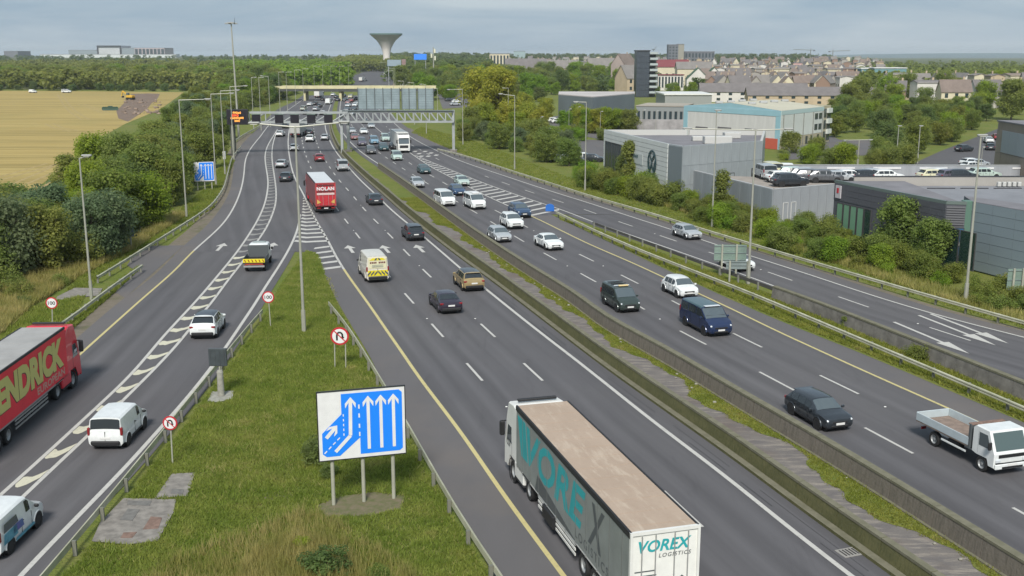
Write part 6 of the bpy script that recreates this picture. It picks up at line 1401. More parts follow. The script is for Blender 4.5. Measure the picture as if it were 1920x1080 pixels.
# tower with balconies
D = 520; x0, x1, x2 = W(1193, 150, D).x, W(1217, 150, D).x, W(1233, 150, D).x; ht = W(1200, 96, D).z
root = empty('apartment_tower', (x0, D, 0)); tag(root, 'dark glass tower block with a stack of white-edged balconies on its right side', 'building')
TG = mat('tower_cladding', (.035, .042, .055), .35, var=.1, scale=.3); wdt = x1 - x0
MB().box((wdt/2, 5, ht/2), (wdt, 10, ht)).obj('wall', TG, root); MB().box((wdt/2, 5, ht + .25), (wdt + .6, 10.6, .5)).obj('roof_slab', DARKST, root); bd = x2 - x1
MB().box((wdt + bd/2 - .3, 6, ht/2 - .6), (bd - 1.0, 7, ht - 1.2)).obj('core', mat('tower_core', (.10, .12, .13), .6), root)
NF = 8
for k in range(NF):
    z = 1.6 + (ht - 3.2) * k / (NF - 1) + 0
    MB().box((wdt + bd/2, 4.2, z), (bd, 8.4, .28)).obj('balcony_slab', DARKST, root); MB().box((wdt + bd/2 + .1, -.0, z + .75), (bd - .3, .10, 1.0)).obj('balcony_front', mat('balcony_pale', (.34, .38, .38), .4), root)
    wall_panels(root, (0, 0), (wdt, 0), z - 1.1, z + 1.5, 3, 1, mat('tower_glass', (.05, .06, .075), .15, spec=.7), 'window', gap=.25, t=.06)
MB().cyl((wdt + 2, 4, ht), (wdt + 3.5, 3, ht + 2.2), .09, n=5).obj('dish_arm', GALV, root); MB().lathe([(.05, 0), (.6, .12), (1.0, .35)], 12, c=(wdt + 2.2, 4, ht + .6)).obj('dish', SWHITE, root)
# distant blocks on the horizon
def block(u0, v0, u1, D, m, lab, dep=18, wins=(0, 0), parts=(), cat='building', name='apartment_block', topm=None, frame=False):
    A = W(u0, v0, D); B = W(u1, v0, D); zb = hz(A.x, D); root = empty(name, (A.x, D, zb)); tag(root, lab, cat); L = B.x - A.x; h = A.z - zb
    MB().box((L/2, dep/2, h/2 - 1), (L, dep, h + 2)).obj('wall', m, root); MB().box((L/2, dep/2, h + .2), (L + .8, dep + .8, .5)).obj('roof', topm or FLATR, root)
    nx, nz = wins
    if frame:
        for s in (0, 1): MB().box((L*s, -2, h/2), (3, 3, h)).obj('frame', DARKST, root)
        MB().box((L/2, -2, h - .5), (L + 3, 3, 3)).obj('frame', DARKST, root)
    if nx: wall_panels(root, (0, 0), (L, 0), h*.15, h*.95, nx, nz, WIN, 'window', gap=min(L/nx*.45, 2.5), t=.1)
    return root
GB = mat('grey_block', (.115, .12, .135), .6, var=.1, scale=.05); PKB = mat('pinkish_block', (.33, .27, .24), .8, var=.1, scale=.05); CRM = mat('cream_render', (.52, .47, .34), .85, var=.06, scale=.2); WHR = mat('white_render', (.54, .52, .48), .85, var=.06, scale=.2)
block(1254, 84, 1272, 1500, GB, 'tall grey apartment block on the skyline right of the dark tower', wins=(3, 6)); block(1272, 83, 1283, 1500, mat('block_beige', (.24, .23, .19), .7), 'beige end of the tall grey apartment block', wins=(0, 0))
block(1284, 97, 1340, 1520, GB, 'long low grey block joined to the tall one on the skyline', wins=(9, 2))
block(1527, 106, 1562, 1900, mat('mauve_block', (.17, .15, .17), .8), 'mauve grey block under the tower cranes', wins=(8, 2)); block(1577, 110, 1590, 1900, mat('mauve_block', None or (.17,.15,.17)), 'small mauve block right of the tower cranes')
block(1563, 119, 1592, 1150, mat('salmon_block', (.42, .28, .22), .8), 'salmon flat-roofed block with dark windows below the cranes', wins=(5, 1))
block(1489, 118, 1513, 1050, mat('pink_render', (.50, .32, .30), .8), 'pink and cream box-shaped house with a dark top opening', wins=(2, 1), dep=10)
block(1615, 129, 1658, 700, mat('teal_shed', (.13, .24, .25), .6), 'long teal shed with a white roof at the right below the blue hills', topm=VBODY, name='shed'); block(1640, 128, 1700, 690, MATS['teal_shed'], 'second teal shed behind the first at the right', topm=VBODY, name='shed')
block(918, 101, 955, 1300, CRM, 'pale flat block with a row of dark openings on the skyline', wins=(6, 1)); block(963, 96, 985, 2200, mat('hazy_teal_block', (.25, .33, .34), .8), 'hazy pale green block on the skyline')
block(1234, 141, 1282, 620, WHR, 'long white building with a maroon roof right of the dark tower', topm=mat('maroon_roof', (.16, .04, .045), .8), wins=(8, 1), dep=9)
block(1247, 178, 1335, 395, mat('green_shed', (.24, .25, .24), .6), 'low shed with a white roof edge behind the warehouse', topm=VBODY, dep=25, name='shed')
for (u, v0, u1, lab) in [(1494, 91, 1519, 'left'), (1549, 93, 1575, 'right')]:
    D = 2400; m_ = W(1519 if lab == 'left' else 1561, 110, D); zt = W(0, 94 if lab == 'left' else 96, D).z; root = empty('tower_crane', (m_.x, D, hz(m_.x, D))); zt -= hz(m_.x, D); tag(root, 'distant tower crane on the skyline, %s one of the pair' % lab, 'crane')
    sgn = -1 if lab == 'left' else 1; MB().cyl((0, 0, -5), (0, 0, zt), .9, n=4).obj('mast', GALV, root); MB().cyl((sgn*-9, 0, zt), (sgn*38, 0, zt + 1.5), .6, n=4).obj('jib', GALV, root); MB().cyl((0, 0, zt), (0, 0, zt + 5), .6, .3, 4).obj('peak', GALV, root); MB().box((sgn*-8, 0, zt - 1), (4, 2, 2.5)).obj('counterweight', GB, root)
# airport terminal on the left horizon
TP = mat('terminal_pale', (.42, .44, .45), .7, var=.08, scale=.03); 
for (u0, u1, vt, mm, lab) in [(7, 33, 96, GB, 'dark flat hangar at the far left of the horizon'), (128, 182, 94, mat('hangar_grey', (.2, .24, .26), .7), 'grey flat hangar left of the terminal frame'), (183, 226, 86, TP, 'tall pale airport terminal hall with a frame-like roof'), (224, 252, 90, mat('hangar_grey'  , (.2,.24,.26)), 'curved grey terminal roof right of the tall hall'), (252, 308, 90, mat('terminal_stripe', (.40, .34, .34), .7), 'long terminal building with maroon and white bands')]:
    block(u0, vt, u1, 3000, mm, lab, dep=80, name='terminal', frame=(u0 == 183), wins=(8, 1) if u0 == 252 else (0, 0))
block(75, 102, 330, 2800, mat('terminal_white', (.5, .53, .52), .7), 'long low white terminal front along the left horizon', dep=30, name='terminal')
# ------------------------------------------------------------------ houses
RT = [mat('slate_roof', (.14, .128, .125), .85, var=.12, scale=.4), mat('brown_tile_roof', (.165, .13, .11), .85, var=.12, scale=.4), mat('grey_tile_roof', (.175, .162, .15), .85, var=.1, scale=.4)]
WL = [CRM, WHR, mat('buff_render', (.40, .32, .22), .85, var=.08, scale=.3), mat('brick_house', (.26, .12, .08), .9, var=.15, scale=1)]
_hc = {}; HSC = 1.0
def house_mesh(L, dep, h, rh, nwin):
    k = (L, dep, h, rh, nwin)
    if k in _hc: return _hc[k]
    wl = MB().box((0, 0, h/2 - .5), (L, dep, h + 1)); wl.add([(-L/2, -dep/2, h), (-L/2, dep/2, h), (-L/2, 0, h+rh)], [(0, 1, 2)]); wl.add([(L/2, -dep/2, h), (L/2, dep/2, h), (L/2, 0, h+rh)], [(0, 2, 1)])
    e = .35; ro_ = MB(); th = .18
    for s in (-1, 1):
        ro_.add([(-L/2-e, s*(dep/2+e), h-.15), (L/2+e, s*(dep/2+e), h-.15), (L/2+e, 0, h+rh+.1), (-L/2-e, 0, h+rh+.1), (-L/2-e, s*(dep/2+e), h-.15-th), (L/2+e, s*(dep/2+e), h-.15-th), (L/2+e, 0, h+rh+.1-th), (-L/2-e, 0, h+rh+.1-th)], [(0, 1, 2, 3), (4, 5, 6, 7), (0, 1, 5, 4), (0, 3, 7, 4), (1, 2, 6, 5)])
    ch = MB().box((L*.3, .3, h + rh + .2), (.9, .6, 1.4)); wn = MB()
    for f in range(2):
        for i in range(nwin): wn.box((-L/2 + L*(i+.5)/nwin, -dep/2 - .03, 1.5 + f*2.7), (min(1.5, L/nwin*.5), .1, 1.3)); wn.box((-L/2 + L*(i+.5)/nwin, dep/2 + .03, 1.5 + f*2.7), (min(1.5, L/nwin*.5), .1, 1.3))
    _hc[k] = (wl.mesh('wall', CRM), ro_.mesh('roof', RT[0]), ch.mesh('chimney', WL[2]), wn.mesh('windows', WIN)); return _hc[k]
def house(u, v, D, rz, wm, rm, lab, dims=(10, 8, 5.2, 2.8, 2), group=None, onv=True, name='house'):
    """v: row of the roof ridge"""
    x = W(u, v, D).x; zb = W(u, v, D).z - dims[2] - dims[3]; zg = hz(x, D)
    root = empty(name, (x, D, zg), rz); tag(root, lab, 'house', group); wl, rf, ch, wn = house_mesh(*dims); lift = max(0, zb - zg)
    def ob(nm, me, m=None, p=None):
        o = link(nm, me, p or root, (0, 0, 0))
        if m: o.material_slots[0].link = 'OBJECT'; o.material_slots[0].material = m
        return o
    s = max(.6, min(1.9, (W(u, v, D).z - zg) / (dims[2] + dims[3]))) if onv else 1.0
    root.scale = (HSC, HSC, s)
    ob('wall', wl, wm); r_ = ob('roof', rf, rm); ob('chimney', ch, None, r_); ob('windows', wn)['kind'] = 'stuff'
    return root
TER = (46, 9, 5.4, 4.2, 9)
parked([('hatch','white',(1046,303),-20),('hatch','silver',(1060,304),-20),('hatch','grey',(1076,304),-20),('suv','white',(1094,302),-15),('hatch','dark',(1112,303),-15),('hatch','cream',(1050,294),-20),('hatch','red',(1070,293),-20)], 'car in the yard half hidden by bushes left of the white showroom', 'cars in the showroom yard')
house(1412, 156, 470, -.05, WHR, RT[0], 'long grey-roofed terrace, left half, behind the white warehouse', TER, name='terrace'); house(1521, 163, 440, -.06, WL[2], RT[0], 'long grey-roofed terrace, right half, ending in a brick gable', (52, 9, 5.4, 4.2, 10), name='terrace')
house(986, 110, 900, -.02, CRM, RT[0], 'very wide dark-roofed apartment building behind the yellow-green trees', (34, 14, 7, 7, 7), name='terrace')
house(1130, 109, 950, .1, CRM, RT[2], 'terrace of dark dormer roofs left of the tower', (26, 10, 6, 4, 6), name='terrace'); house(1055, 113, 900, -.1, WL[2], RT[2], 'row of dormered roofs right of the wide dark roof', (26, 10, 6, 4, 6), name='terrace')
house(1170, 101, 800, .9, PKB, RT[1], 'tall pinkish gabled building left of the dark tower', (16, 12, 10, 6, 3), name='terrace'); house(1186, 122, 600, .5, WL[2], RT[2], 'steep grey hipped roof just left of the dark tower', (15, 12, 5.5, 5, 3))
house(1261, 112, 760, 0, CRM, mat('maroon_roof', (.16,.04,.045)), 'cream apartment block with a maroon roof below the grey skyline block', (22, 11, 8, 3, 5), name='terrace')
house(1302, 116, 720, 0, CRM, RT[2], 'cream crescent-like block right of the maroon roof', (24, 11, 8, 3, 5), name='terrace'); house(1308, 127, 640, 1.5, WHR, mat('green_roof', (.045, .10, .06), .8), 'house with a green pointed roof, left one of two', (9, 13, 4, 4, 2)); house(1338, 126, 640, 1.5, WHR, mat('green_roof', (.045,.10,.06)), 'house with a green pointed roof, right one of two', (9, 13, 4, 4, 2))
hr = random.Random(5); rows = [(560, 141, 1330, 1600, 14, 30), (620, 134, 1340, 1640, 14, 28), (720, 127, 1330, 1600, 13, 30), (860, 121, 1300, 1660, 16, 22), (1050, 115, 1080, 1660, 22, 18), (1350, 110, 1000, 1650, 26, 14), (1800, 106.5, 900, 1640, 26, 9), (500, 137, 1640, 1990, 8, 36), (420, 150, 1650, 1990, 5, 46)]
for ri, (D, v, u0, u1, n, sp) in enumerate(rows):
    n = int(n * 1.35)
    for k in range(n):
        u = u0 + (u1 - u0) * (k + .5) / n + hr.uniform(-4, 4); d = D * (1 + hr.uniform(-.05, .05))
        HSC = .78
        house(u, v + hr.uniform(-1.0, 1.8), d, hr.choice((0, 1.57, 1.57, .3, -.4, 1.2)) + hr.uniform(-.1, .1), hr.choice(WL[:3] + [mat('grey_render', (.30, .28, .25), .85), mat('brown_brick', (.24, .16, .12), .85)]), hr.choice(RT), ['house in the estate among the trees beyond the long grey terrace', 'house in the far part of the estate near the skyline', 'house at the right beyond the green bank'][0 if ri < 4 else (1 if ri < 7 else 2)],
              hr.choice([(10, 8, 5.2, 2.8, 2), (14, 9, 5.4, 3.4, 3), (9, 9, 5.2, 3.6, 2), (20, 9, 5.6, 3.2, 4), (12, 9, 8.2, .5, 3), (9, 8, 8.0, .4, 2)]), group=['houses of the near estate', 'houses of the far estate', 'houses at the right'][0 if ri < 4 else (1 if ri < 7 else 2)])
# hedge wall of the field, hills
HB = mat('blue_hills', (.06, .11, .115), .95, var=.15, scale=.002)
mb = MB(); pts = []
for i in range(80):
    u = 1300 + i * 22; vtop = 105 - 4.6 * (1 - math.exp(-max(0, u - 1540) / 45)) - 0.8 * math.sin(u * .011) * (u > 1560); p = W(u, min(vtop, 104.5), 9000); pts.append(p)
n = len(pts); mb.add([(p.x, p.y, p.z) for p in pts] + [(p.x, p.y - 2500, -5) for p in pts] + [(p.x, p.y + 2500, -5) for p in pts], [(i, i+1, n+i+1, n+i) for i in range(n-1)] + [(i+1, i, 2*n+i, 2*n+i+1) for i in range(n-1)])
tag(mb.obj('hills', HB, fix=False), kind='structure')
# ------------------------------------------------------------------ foliage
def leaf_mat(name, c1, c2, c3=None):
    m = bpy.data.materials.new(name); m.use_nodes = True; MATS[name] = m; t = m.node_tree; P = t.nodes['Principled BSDF']
    P.inputs['Roughness'].default_value = .65; P.inputs['Specular IOR Level'].default_value = .25
    tcn = t.nodes.new('ShaderNodeTexCoord'); n1 = t.nodes.new('ShaderNodeTexNoise'); n1.inputs['Scale'].default_value = .55; n1.inputs['Detail'].default_value = 5
    oi = t.nodes.new('ShaderNodeObjectInfo'); ad = t.nodes.new('ShaderNodeVectorMath'); ad.operation = 'ADD'; sc = t.nodes.new('ShaderNodeVectorMath'); sc.operation = 'SCALE'; sc.inputs['Scale'].default_value = 40
    cmb = t.nodes.new('ShaderNodeCombineXYZ'); t.links.new(oi.outputs['Random'], cmb.inputs[0]); t.links.new(oi.outputs['Random'], cmb.inputs[1]); t.links.new(cmb.outputs[0], sc.inputs[0])
    t.links.new(tcn.outputs['Object'], ad.inputs[0]); t.links.new(sc.outputs[0], ad.inputs[1]); t.links.new(ad.outputs[0], n1.inputs['Vector'])
    r = t.nodes.new('ShaderNodeValToRGB'); e = r.color_ramp.elements; e[0].position = .36; e[0].color = tuple(c1) + (1,); e[1].position = .62; e[1].color = tuple(c2) + (1,)
    if c3: q = e.new(.74); q.color = tuple(c3) + (1,)
    t.links.new(n1.outputs['Fac'], r.inputs['Fac'])
    at = t.nodes.new('ShaderNodeAttribute'); at.attribute_name = 'tone'
    hs = t.nodes.new('ShaderNodeHueSaturation'); mr = t.nodes.new('ShaderNodeMapRange'); mr.inputs[3].default_value = .72; mr.inputs[4].default_value = 1.3; t.links.new(at.outputs['Fac'], mr.inputs[0]); t.links.new(mr.outputs[0], hs.inputs['Value'])
    m2 = t.nodes.new('ShaderNodeMapRange'); m2.inputs[3].default_value = .478; m2.inputs[4].default_value = .52; t.links.new(oi.outputs['Random'], m2.inputs[0]); t.links.new(m2.outputs[0], hs.inputs['Hue'])
    t.links.new(r.outputs['Color'], hs.inputs['Color']); t.links.new(hs.outputs['Color'], P.inputs['Base Color'])
    tr = t.nodes.new('ShaderNodeBsdfTranslucent'); mxs = t.nodes.new('ShaderNodeMixShader'); mxs.inputs[0].default_value = .5; gm = t.nodes.new('ShaderNodeVectorMath'); gm.operation = 'SCALE'; gm.inputs['Scale'].default_value = 2.0; t.links.new(hs.outputs['Color'], gm.inputs[0]); t.links.new(gm.outputs[0], tr.inputs['Color'])
    t.links.new(P.outputs[0], mxs.inputs[1]); t.links.new(tr.outputs[0], mxs.inputs[2]); t.links.new(mxs.outputs[0], t.nodes['Material Output'].inputs['Surface'])
    return m
LM = dict(mid=leaf_mat('leaves_mid', (.125,.16,.038), (.185,.22,.052), (.23,.25,.065)), dark=leaf_mat('leaves_dark', (.085,.122,.036), (.13,.172,.05)), blue=leaf_mat('leaves_bluish', (.09,.128,.062), (.14,.18,.085)),
    yellow=leaf_mat('leaves_yellow_green', (.19,.215,.03), (.28,.29,.04), (.32,.28,.055)), lime=leaf_mat('leaves_lime', (.13,.19,.02), (.20,.27,.03)), olive=leaf_mat('leaves_olive', (.115,.145,.03), (.18,.21,.042), (.23,.21,.07)), far=leaf_mat('leaves_far', (.075,.11,.038), (.125,.165,.05)))
BARK = mat('bark', (.09, .07, .05), .95, var=.3, scale=4)
def leaf_cloud(seed, H, Rr, z0, nlobe, nleaf, size, squash=.8, cone=0.0, drop=0.0):
    """many small leaf faces spread through overlapping clumps"""
    g = np.random.default_rng(seed); L = []
    for i in range(nlobe):
        t = (i + .5) / nlobe; z = z0 + (H - z0) * (.12 + .80 * g.random()); rel_ = (z - z0) / (H - z0)
        rad = Rr * ((1 - cone) * math.sqrt(max(.05, 1 - (2 * rel_ - 1) ** 2 * .8)) + cone * (1 - rel_)) * g.uniform(.25, .85); a = g.random() * 2 * math.pi
        L.append((rad * math.cos(a), rad * math.sin(a), z, Rr * g.uniform(.25, .5)))
    L = np.array(L); k = g.integers(0, nlobe, nleaf); d = g.normal(size=(nleaf, 3)); d /= np.linalg.norm(d, axis=1)[:, None]
    rr = L[k, 3] * (g.random(nleaf) ** .22) * g.uniform(.85, 1.2, nleaf); c = L[k, :3] + d * rr[:, None] * np.array([1, 1, squash]); c[:, 2] = np.clip(c[:, 2], z0 * .3 + .1, None)
    nrm = d + g.normal(size=(nleaf, 3)) * .45 + np.array([0, -.1, .75]); nrm /= np.linalg.norm(nrm, axis=1)[:, None]
    up = g.normal(size=(nleaf, 3)); a = np.cross(nrm, up); a /= np.linalg.norm(a, axis=1)[:, None]; b = np.cross(nrm, a); s = size * g.uniform(.55, 1.35, nleaf)[:, None]
    V = np.stack([c + a*s*.5, c + b*s*.62 + nrm*s*.1, c - a*s*.5, c - b*s*.62 - nrm*s*.05], 1).reshape(-1, 3); tone = np.clip(.5 + g.normal(size=nleaf) * .22 + (g.random(nlobe)[k] - .5) * .35, 0, 1)
    return V, tone
def quads_mesh(name, V, tone, m):
    n = len(V) // 4; me = bpy.data.meshes.new(name); me.vertices.add(len(V)); me.vertices.foreach_set('co', V.astype(np.float32).ravel()); me.loops.add(n * 4); me.loops.foreach_set('vertex_index', np.arange(n * 4, dtype=np.int32))
    me.polygons.add(n); me.polygons.foreach_set('loop_start', np.arange(0, n * 4, 4, dtype=np.int32)); me.polygons.foreach_set('loop_total', np.full(n, 4, dtype=np.int32))
    if tone is not None:
        at = me.attributes.new('tone', 'FLOAT', 'FACE'); at.data.foreach_set('value', tone.astype(np.float32))
    me.materials.append(m); me.update(); me.validate(); return me
def trunk_mesh(seed, H, r, lean=.3, limbs=5):
    g = random.Random(seed); mb = MB(); x, y = g.uniform(-lean, lean), g.uniform(-lean, lean); mb.cyl((0, 0, -.2), (x*.5, y*.5, H*.45), r, r*.7, 7); mb.cyl((x*.5, y*.5, H*.45), (x, y, H*.8), r*.7, r*.2, 6)
    for i in range(limbs): z = H*g.uniform(.25, .6); a = g.random()*6.28; l = H*g.uniform(.18, .3); mb.cyl((x*.4, y*.4, z), (l*math.cos(a), l*math.sin(a), z + l*.8), r*.4, r*.1, 5)
    return mb.mesh('trunk', BARK)
PROT = {}
def proto(kind, i):
    k = (kind, i)
    if k in PROT: return PROT[k]
    s = i * 13 + {'tree':1,'bush':2,'low':3,'tall':4,'near':5,'cone':6}[kind] * 101
    if kind == 'tree':   c = leaf_cloud(s, 8, 3.6, .4, 48, 8500, .27); t = trunk_mesh(s, 8, .18)
    if kind == 'tall':   c = leaf_cloud(s, 12, 4.9, 1.0, 60, 9000, .40); t = trunk_mesh(s, 12, .28)
    if kind == 'bush':   c = leaf_cloud(s, 3.6, 2.4, .1, 34, 6500, .165); t = trunk_mesh(s, 3.2, .08, limbs=7)
    if kind == 'low':    c = leaf_cloud(s, 1.6, 1.3, .05, 18, 2600, .11); t = trunk_mesh(s, 1.3, .04, limbs=6)
    if kind == 'near':   c = leaf_cloud(s, 5.2, 2.3, .7, 44, 9500, .155, cone=.25); t = trunk_mesh(s, 5, .12, limbs=7)
    if kind == 'cone':   c = leaf_cloud(s, 6.5, 1.9, .6, 44, 6000, .19, cone=.75); t = trunk_mesh(s, 6.2, .12)
    PROT[k] = (quads_mesh('crown', c[0], c[1], LM['mid']), t); return PROT[k]
tr = random.Random(11)
def plant(kind, x, y, s, leaf, label, cat, group, name, sz=None, z=None):
    cr_, tk = proto(kind, tr.randrange(4)); root = empty(name, (x, y, (hz(x, y) if z is None else z)), tr.random() * 6.28); root.scale = (s, s, (sz or s)); tag(root, label, cat, group)
    o = link('crown', cr_, root); o.material_slots[0].link = 'OBJECT'; o.material_slots[0].material = LM[leaf]
    link('trunk', tk, root); return root
def inside(p, P):
    c = False; n = len(P); j = n - 1
    for i in range(n):
        if (P[i][1] > p[1]) != (P[j][1] > p[1]) and p[0] < (P[j][0] - P[i][0]) * (p[1] - P[i][1]) / (P[j][1] - P[i][1]) + P[i][0]: c = not c
        j = i
    return c
PLACED = []
TONE = dict(mid='mid-green', dark='dark-green', blue='bluish-green', lime='lime-green', olive='olive-green', yellow='yellow-green', far='dull-green')
def scatter(px, n, kinds, leaves, s0, s1, label, cat, group, name, mind=2.0, tries=40, keep=True, pts=None):
    P = pts or [tuple(G(u, v).xy) for u, v in px]; xs, ys = [p[0] for p in P], [p[1] for p in P]; got = 0; loc = []
    for _ in range(n * tries):
        if got >= n: break
        x, y = tr.uniform(min(xs), max(xs)), tr.uniform(min(ys), max(ys))
        if not inside((x, y), P): continue
        if any((x-a)**2 + (y-b)**2 < mind*mind for a, b in loc): continue
        loc.append((x, y)); s = tr.uniform(s0, s1); lf = tr.choice(leaves); plant(tr.choice(kinds), x, y, s, lf, label if label.split()[0] in ('lime', 'dark') or len(label.split()) > 14 else TONE[lf] + ' ' + label, cat, group, name, sz=s*tr.uniform(.85, 1.15)); got += 1
    return got
# left hedge belt between the field and the verge
scatter([(215,325),(262,285),(318,232),(355,198),(430,200),(436,236),(425,262),(412,300),(395,330),(330,372),(230,300)], 84, ['tree'], ['mid','olive','mid','blue'], .45, .92, 'broadleaf tree in the dense belt between the stubble field and the left verge', 'tree', 'trees of the left belt', 'broadleaf_tree', 2.9)
scatter([(100,420),(140,372),(215,325),(300,310),(345,360),(330,392),(270,440),(200,482),(120,470)], 76, ['tree','tree','bush'], ['mid','dark','mid','lime','olive'], .45, .95, 'bushy tree on the slope beside the curved barrier at left', 'tree', 'bushy trees of the left slope', 'bushy_tree', 2.2)
scatter([(-160,490),(0,462),(70,440),(130,470),(210,478),(120,512),(20,525),(-120,560)], 44, ['bush','tree'], ['mid','dark','olive','blue'], .62, .95, 'leafy shrub above the long grass at far left', 'shrub', 'shrubs of the far left slope', 'leafy_shrub', 2.0)
scatter([(-100,560),(10,540),(60,532),(60,560),(-60,600)], 5, ['low'], ['mid','dark'], .8, 1.2, 'low shrub in the long grass at the left edge', 'shrub', 'low shrubs at the left edge', 'low_shrub', 2.0)
# trees along the left of the motorway to the overpass
scatter([(430,205),(436,236),(470,205),(520,190),(560,172),(520,168),(440,172),(400,180)], 60, ['tree','tall'], ['mid','lime','mid','dark'], .7, .95, 'roadside tree between the gantry and the overpass on the left', 'tree', 'trees left of the motorway before the overpass', 'roadside_tree', 4.5)
scatter([(462,206),(515,193),(556,175),(545,172),(500,184),(450,200)], 40, ['tree'], ['lime','mid'], .6, .85, 'lime green tree close beside the road before the overpass', 'tree', 'lime trees beside the road before the overpass', 'verge_tree', 4)
# hedge row along the far side of the field
scatter([(-240,164),(420,164),(520,170),(520,160),(430,156),(-240,156)], 90, ['tall'], ['mid','mid','lime','olive'], .95, 1.2, 'tree in the row along the far side of the stubble field', 'tree', 'tree row beyond the stubble field', 'field_tree', 7)
# low dark hedge at the field foot
scatter([(-200,170),(330,171),(400,170),(400,167),(-200,167)], 40, ['bush'], ['dark'], .9, 1.2, 'dark bush in the hedge at the far edge of the field', 'shrub', 'hedge at the far edge of the field', 'hedge_bush', 6)
# centre right: belt behind the gantry, yellow-green trees, verge trees
for (u, v, s, lf) in [(912,232,1.3,'yellow'),(937,238,1.2,'yellow'),(893,240,.8,'yellow'),(952,246,.8,'yellow'),(915,246,.85,'yellow'),(985,215,.85,'yellow'),(1022,228,.8,'yellow'),(985,247,.85,'yellow'),(1008,250,.75,'yellow'),(970,258,.7,'lime'),(1080,240,.75,'lime'),(1092,246,.7,'yellow'),(1105,249,.7,'lime'),(1120,250,.72,'yellow'),(1140,250,.75,'lime'),(1160,249,.7,'lime'),(1180,250,.7,'mid'),(1060,245,.6,'lime')]:
    p = G(u, v); plant('tree' if s < .9 else 'tall', p.x, p.y, s * 1.1, lf, 'yellow-green rounded tree standing around the car park' if lf == 'yellow' else 'lime green tree at the edge of the car park', 'tree', 'yellow-green trees of the car park' if lf == 'yellow' else 'green trees of the car park', 'round_tree')
scatter([(790,188),(880,186),(1030,196),(1040,178),(1190,176),(1190,166),(900,160),(770,160)], 80, ['tree','tall'], ['mid','dark','lime','mid'], .75, 1.0, 'tree in the belt behind the yellow-green trees', 'tree', 'belt behind the car park', 'belt_tree', 5)
scatter([(745,170),(800,166),(900,160),(1190,160),(1190,150),(740,148)], 75, ['tall'], ['lime','mid','mid'], .9, 1.15, 'tree in the light green wood right of the water tower', 'tree', 'wood right of the water tower', 'wood_tree', 8)
scatter([(862,262),(1010,300),(1090,330),(1120,322),(1060,290),(960,262),(880,246)], 26, ['tree','bush'], ['mid','blue','mid'], .55, .82, 'dark rounded bush on the verge between the gantry and the showroom', 'shrub', 'dark verge bushes by the gantry', 'round_bush', 3.6)
scatter([(1085,332),(1150,345),(1260,372),(1290,390),(1285,402),(1180,372),(1090,350)], 26, ['bush'], ['mid','olive','lime','mid'], .62, .92, 'bush in the thicket in front of the white showroom', 'shrub', 'thicket before the showroom', 'thicket_bush', 2.4)
p = G(1180, 356); plant('cone', p.x, p.y, 1.15, 'mid', 'pointed dark green tree in front of the showroom window', 'tree', None, 'pointed_tree'); p = G(1165, 350); plant('cone', p.x, p.y, .75, 'mid', 'smaller pointed tree left of the dark one before the showroom', 'tree', None, 'pointed_tree')
scatter([(1030,252),(1132,258),(1132,266),(1030,262)], 12, ['bush'], ['mid','lime'], .6, .8, 'hedge bush between the car park and the yard left of the showroom', 'shrub', 'hedge by the showroom yard', 'hedge_bush', 2.5)
p = G(1352, 412); plant('cone', p.x, p.y, .95, 'mid', 'pointed tree before the grey parking building', 'tree', None, 'pointed_tree')
scatter([(1285,378),(1340,395),(1420,425),(1415,440),(1340,424),(1285,406)], 16, ['bush'], ['mid','olive','lime'], .5, .72, 'bush beneath the grey parking building beside the twin lamp', 'shrub', 'bushes below the parking building', 'verge_bush', 2.2)
p = G(1370, 428); plant('low', p.x, p.y, 1.5, 'lime', 'bright lime green low bush beside the lamp post', 'shrub', None, 'lime_bush', sz=.95)
scatter([(1430,425),(1560,440),(1640,462),(1790,530),(1800,545),(1700,528),(1590,500),(1430,462)], 48, ['bush','low'], ['olive','mid','olive','lime'], .46, .74, 'shrub in the wild hedge in front of the charcoal building', 'shrub', 'wild hedge before the charcoal building', 'wild_shrub', 1.9)
scatter([(1822,548),(1925,560),(2020,600),(2020,620),(1925,592),(1822,570)], 14, ['low'], ['olive','mid'], .7, 1.1, 'low shrub at the foot of the pale blue building', 'shrub', 'low shrubs by the pale blue building', 'low_shrub', 1.5)
p = G(1682, 487); plant('near', p.x, p.y, 1.2, 'mid', 'tall leafy tree in front of the charcoal building wall', 'tree', None, 'leafy_tree'); p = G(1742, 507); plant('near', p.x, p.y, .95, 'mid', 'rounder leafy tree right of the tall one before the dark windows', 'tree', None, 'leafy_tree')
p = G(1590, 612); plant('low', p.x, p.y, .52, 'mid', 'small bush on the grass divide, the upper left one by the wall', 'shrub', None, 'divide_bush'); p = G(1712, 668); plant('low', p.x, p.y, .55, 'mid', 'small bush on the grass divide, middle of three by the wall', 'shrub', None, 'divide_bush'); p = G(1732, 674); plant('low', p.x, p.y, .6, 'mid', 'small bush on the grass divide, the lower right one by the wall', 'shrub', None, 'divide_bush')
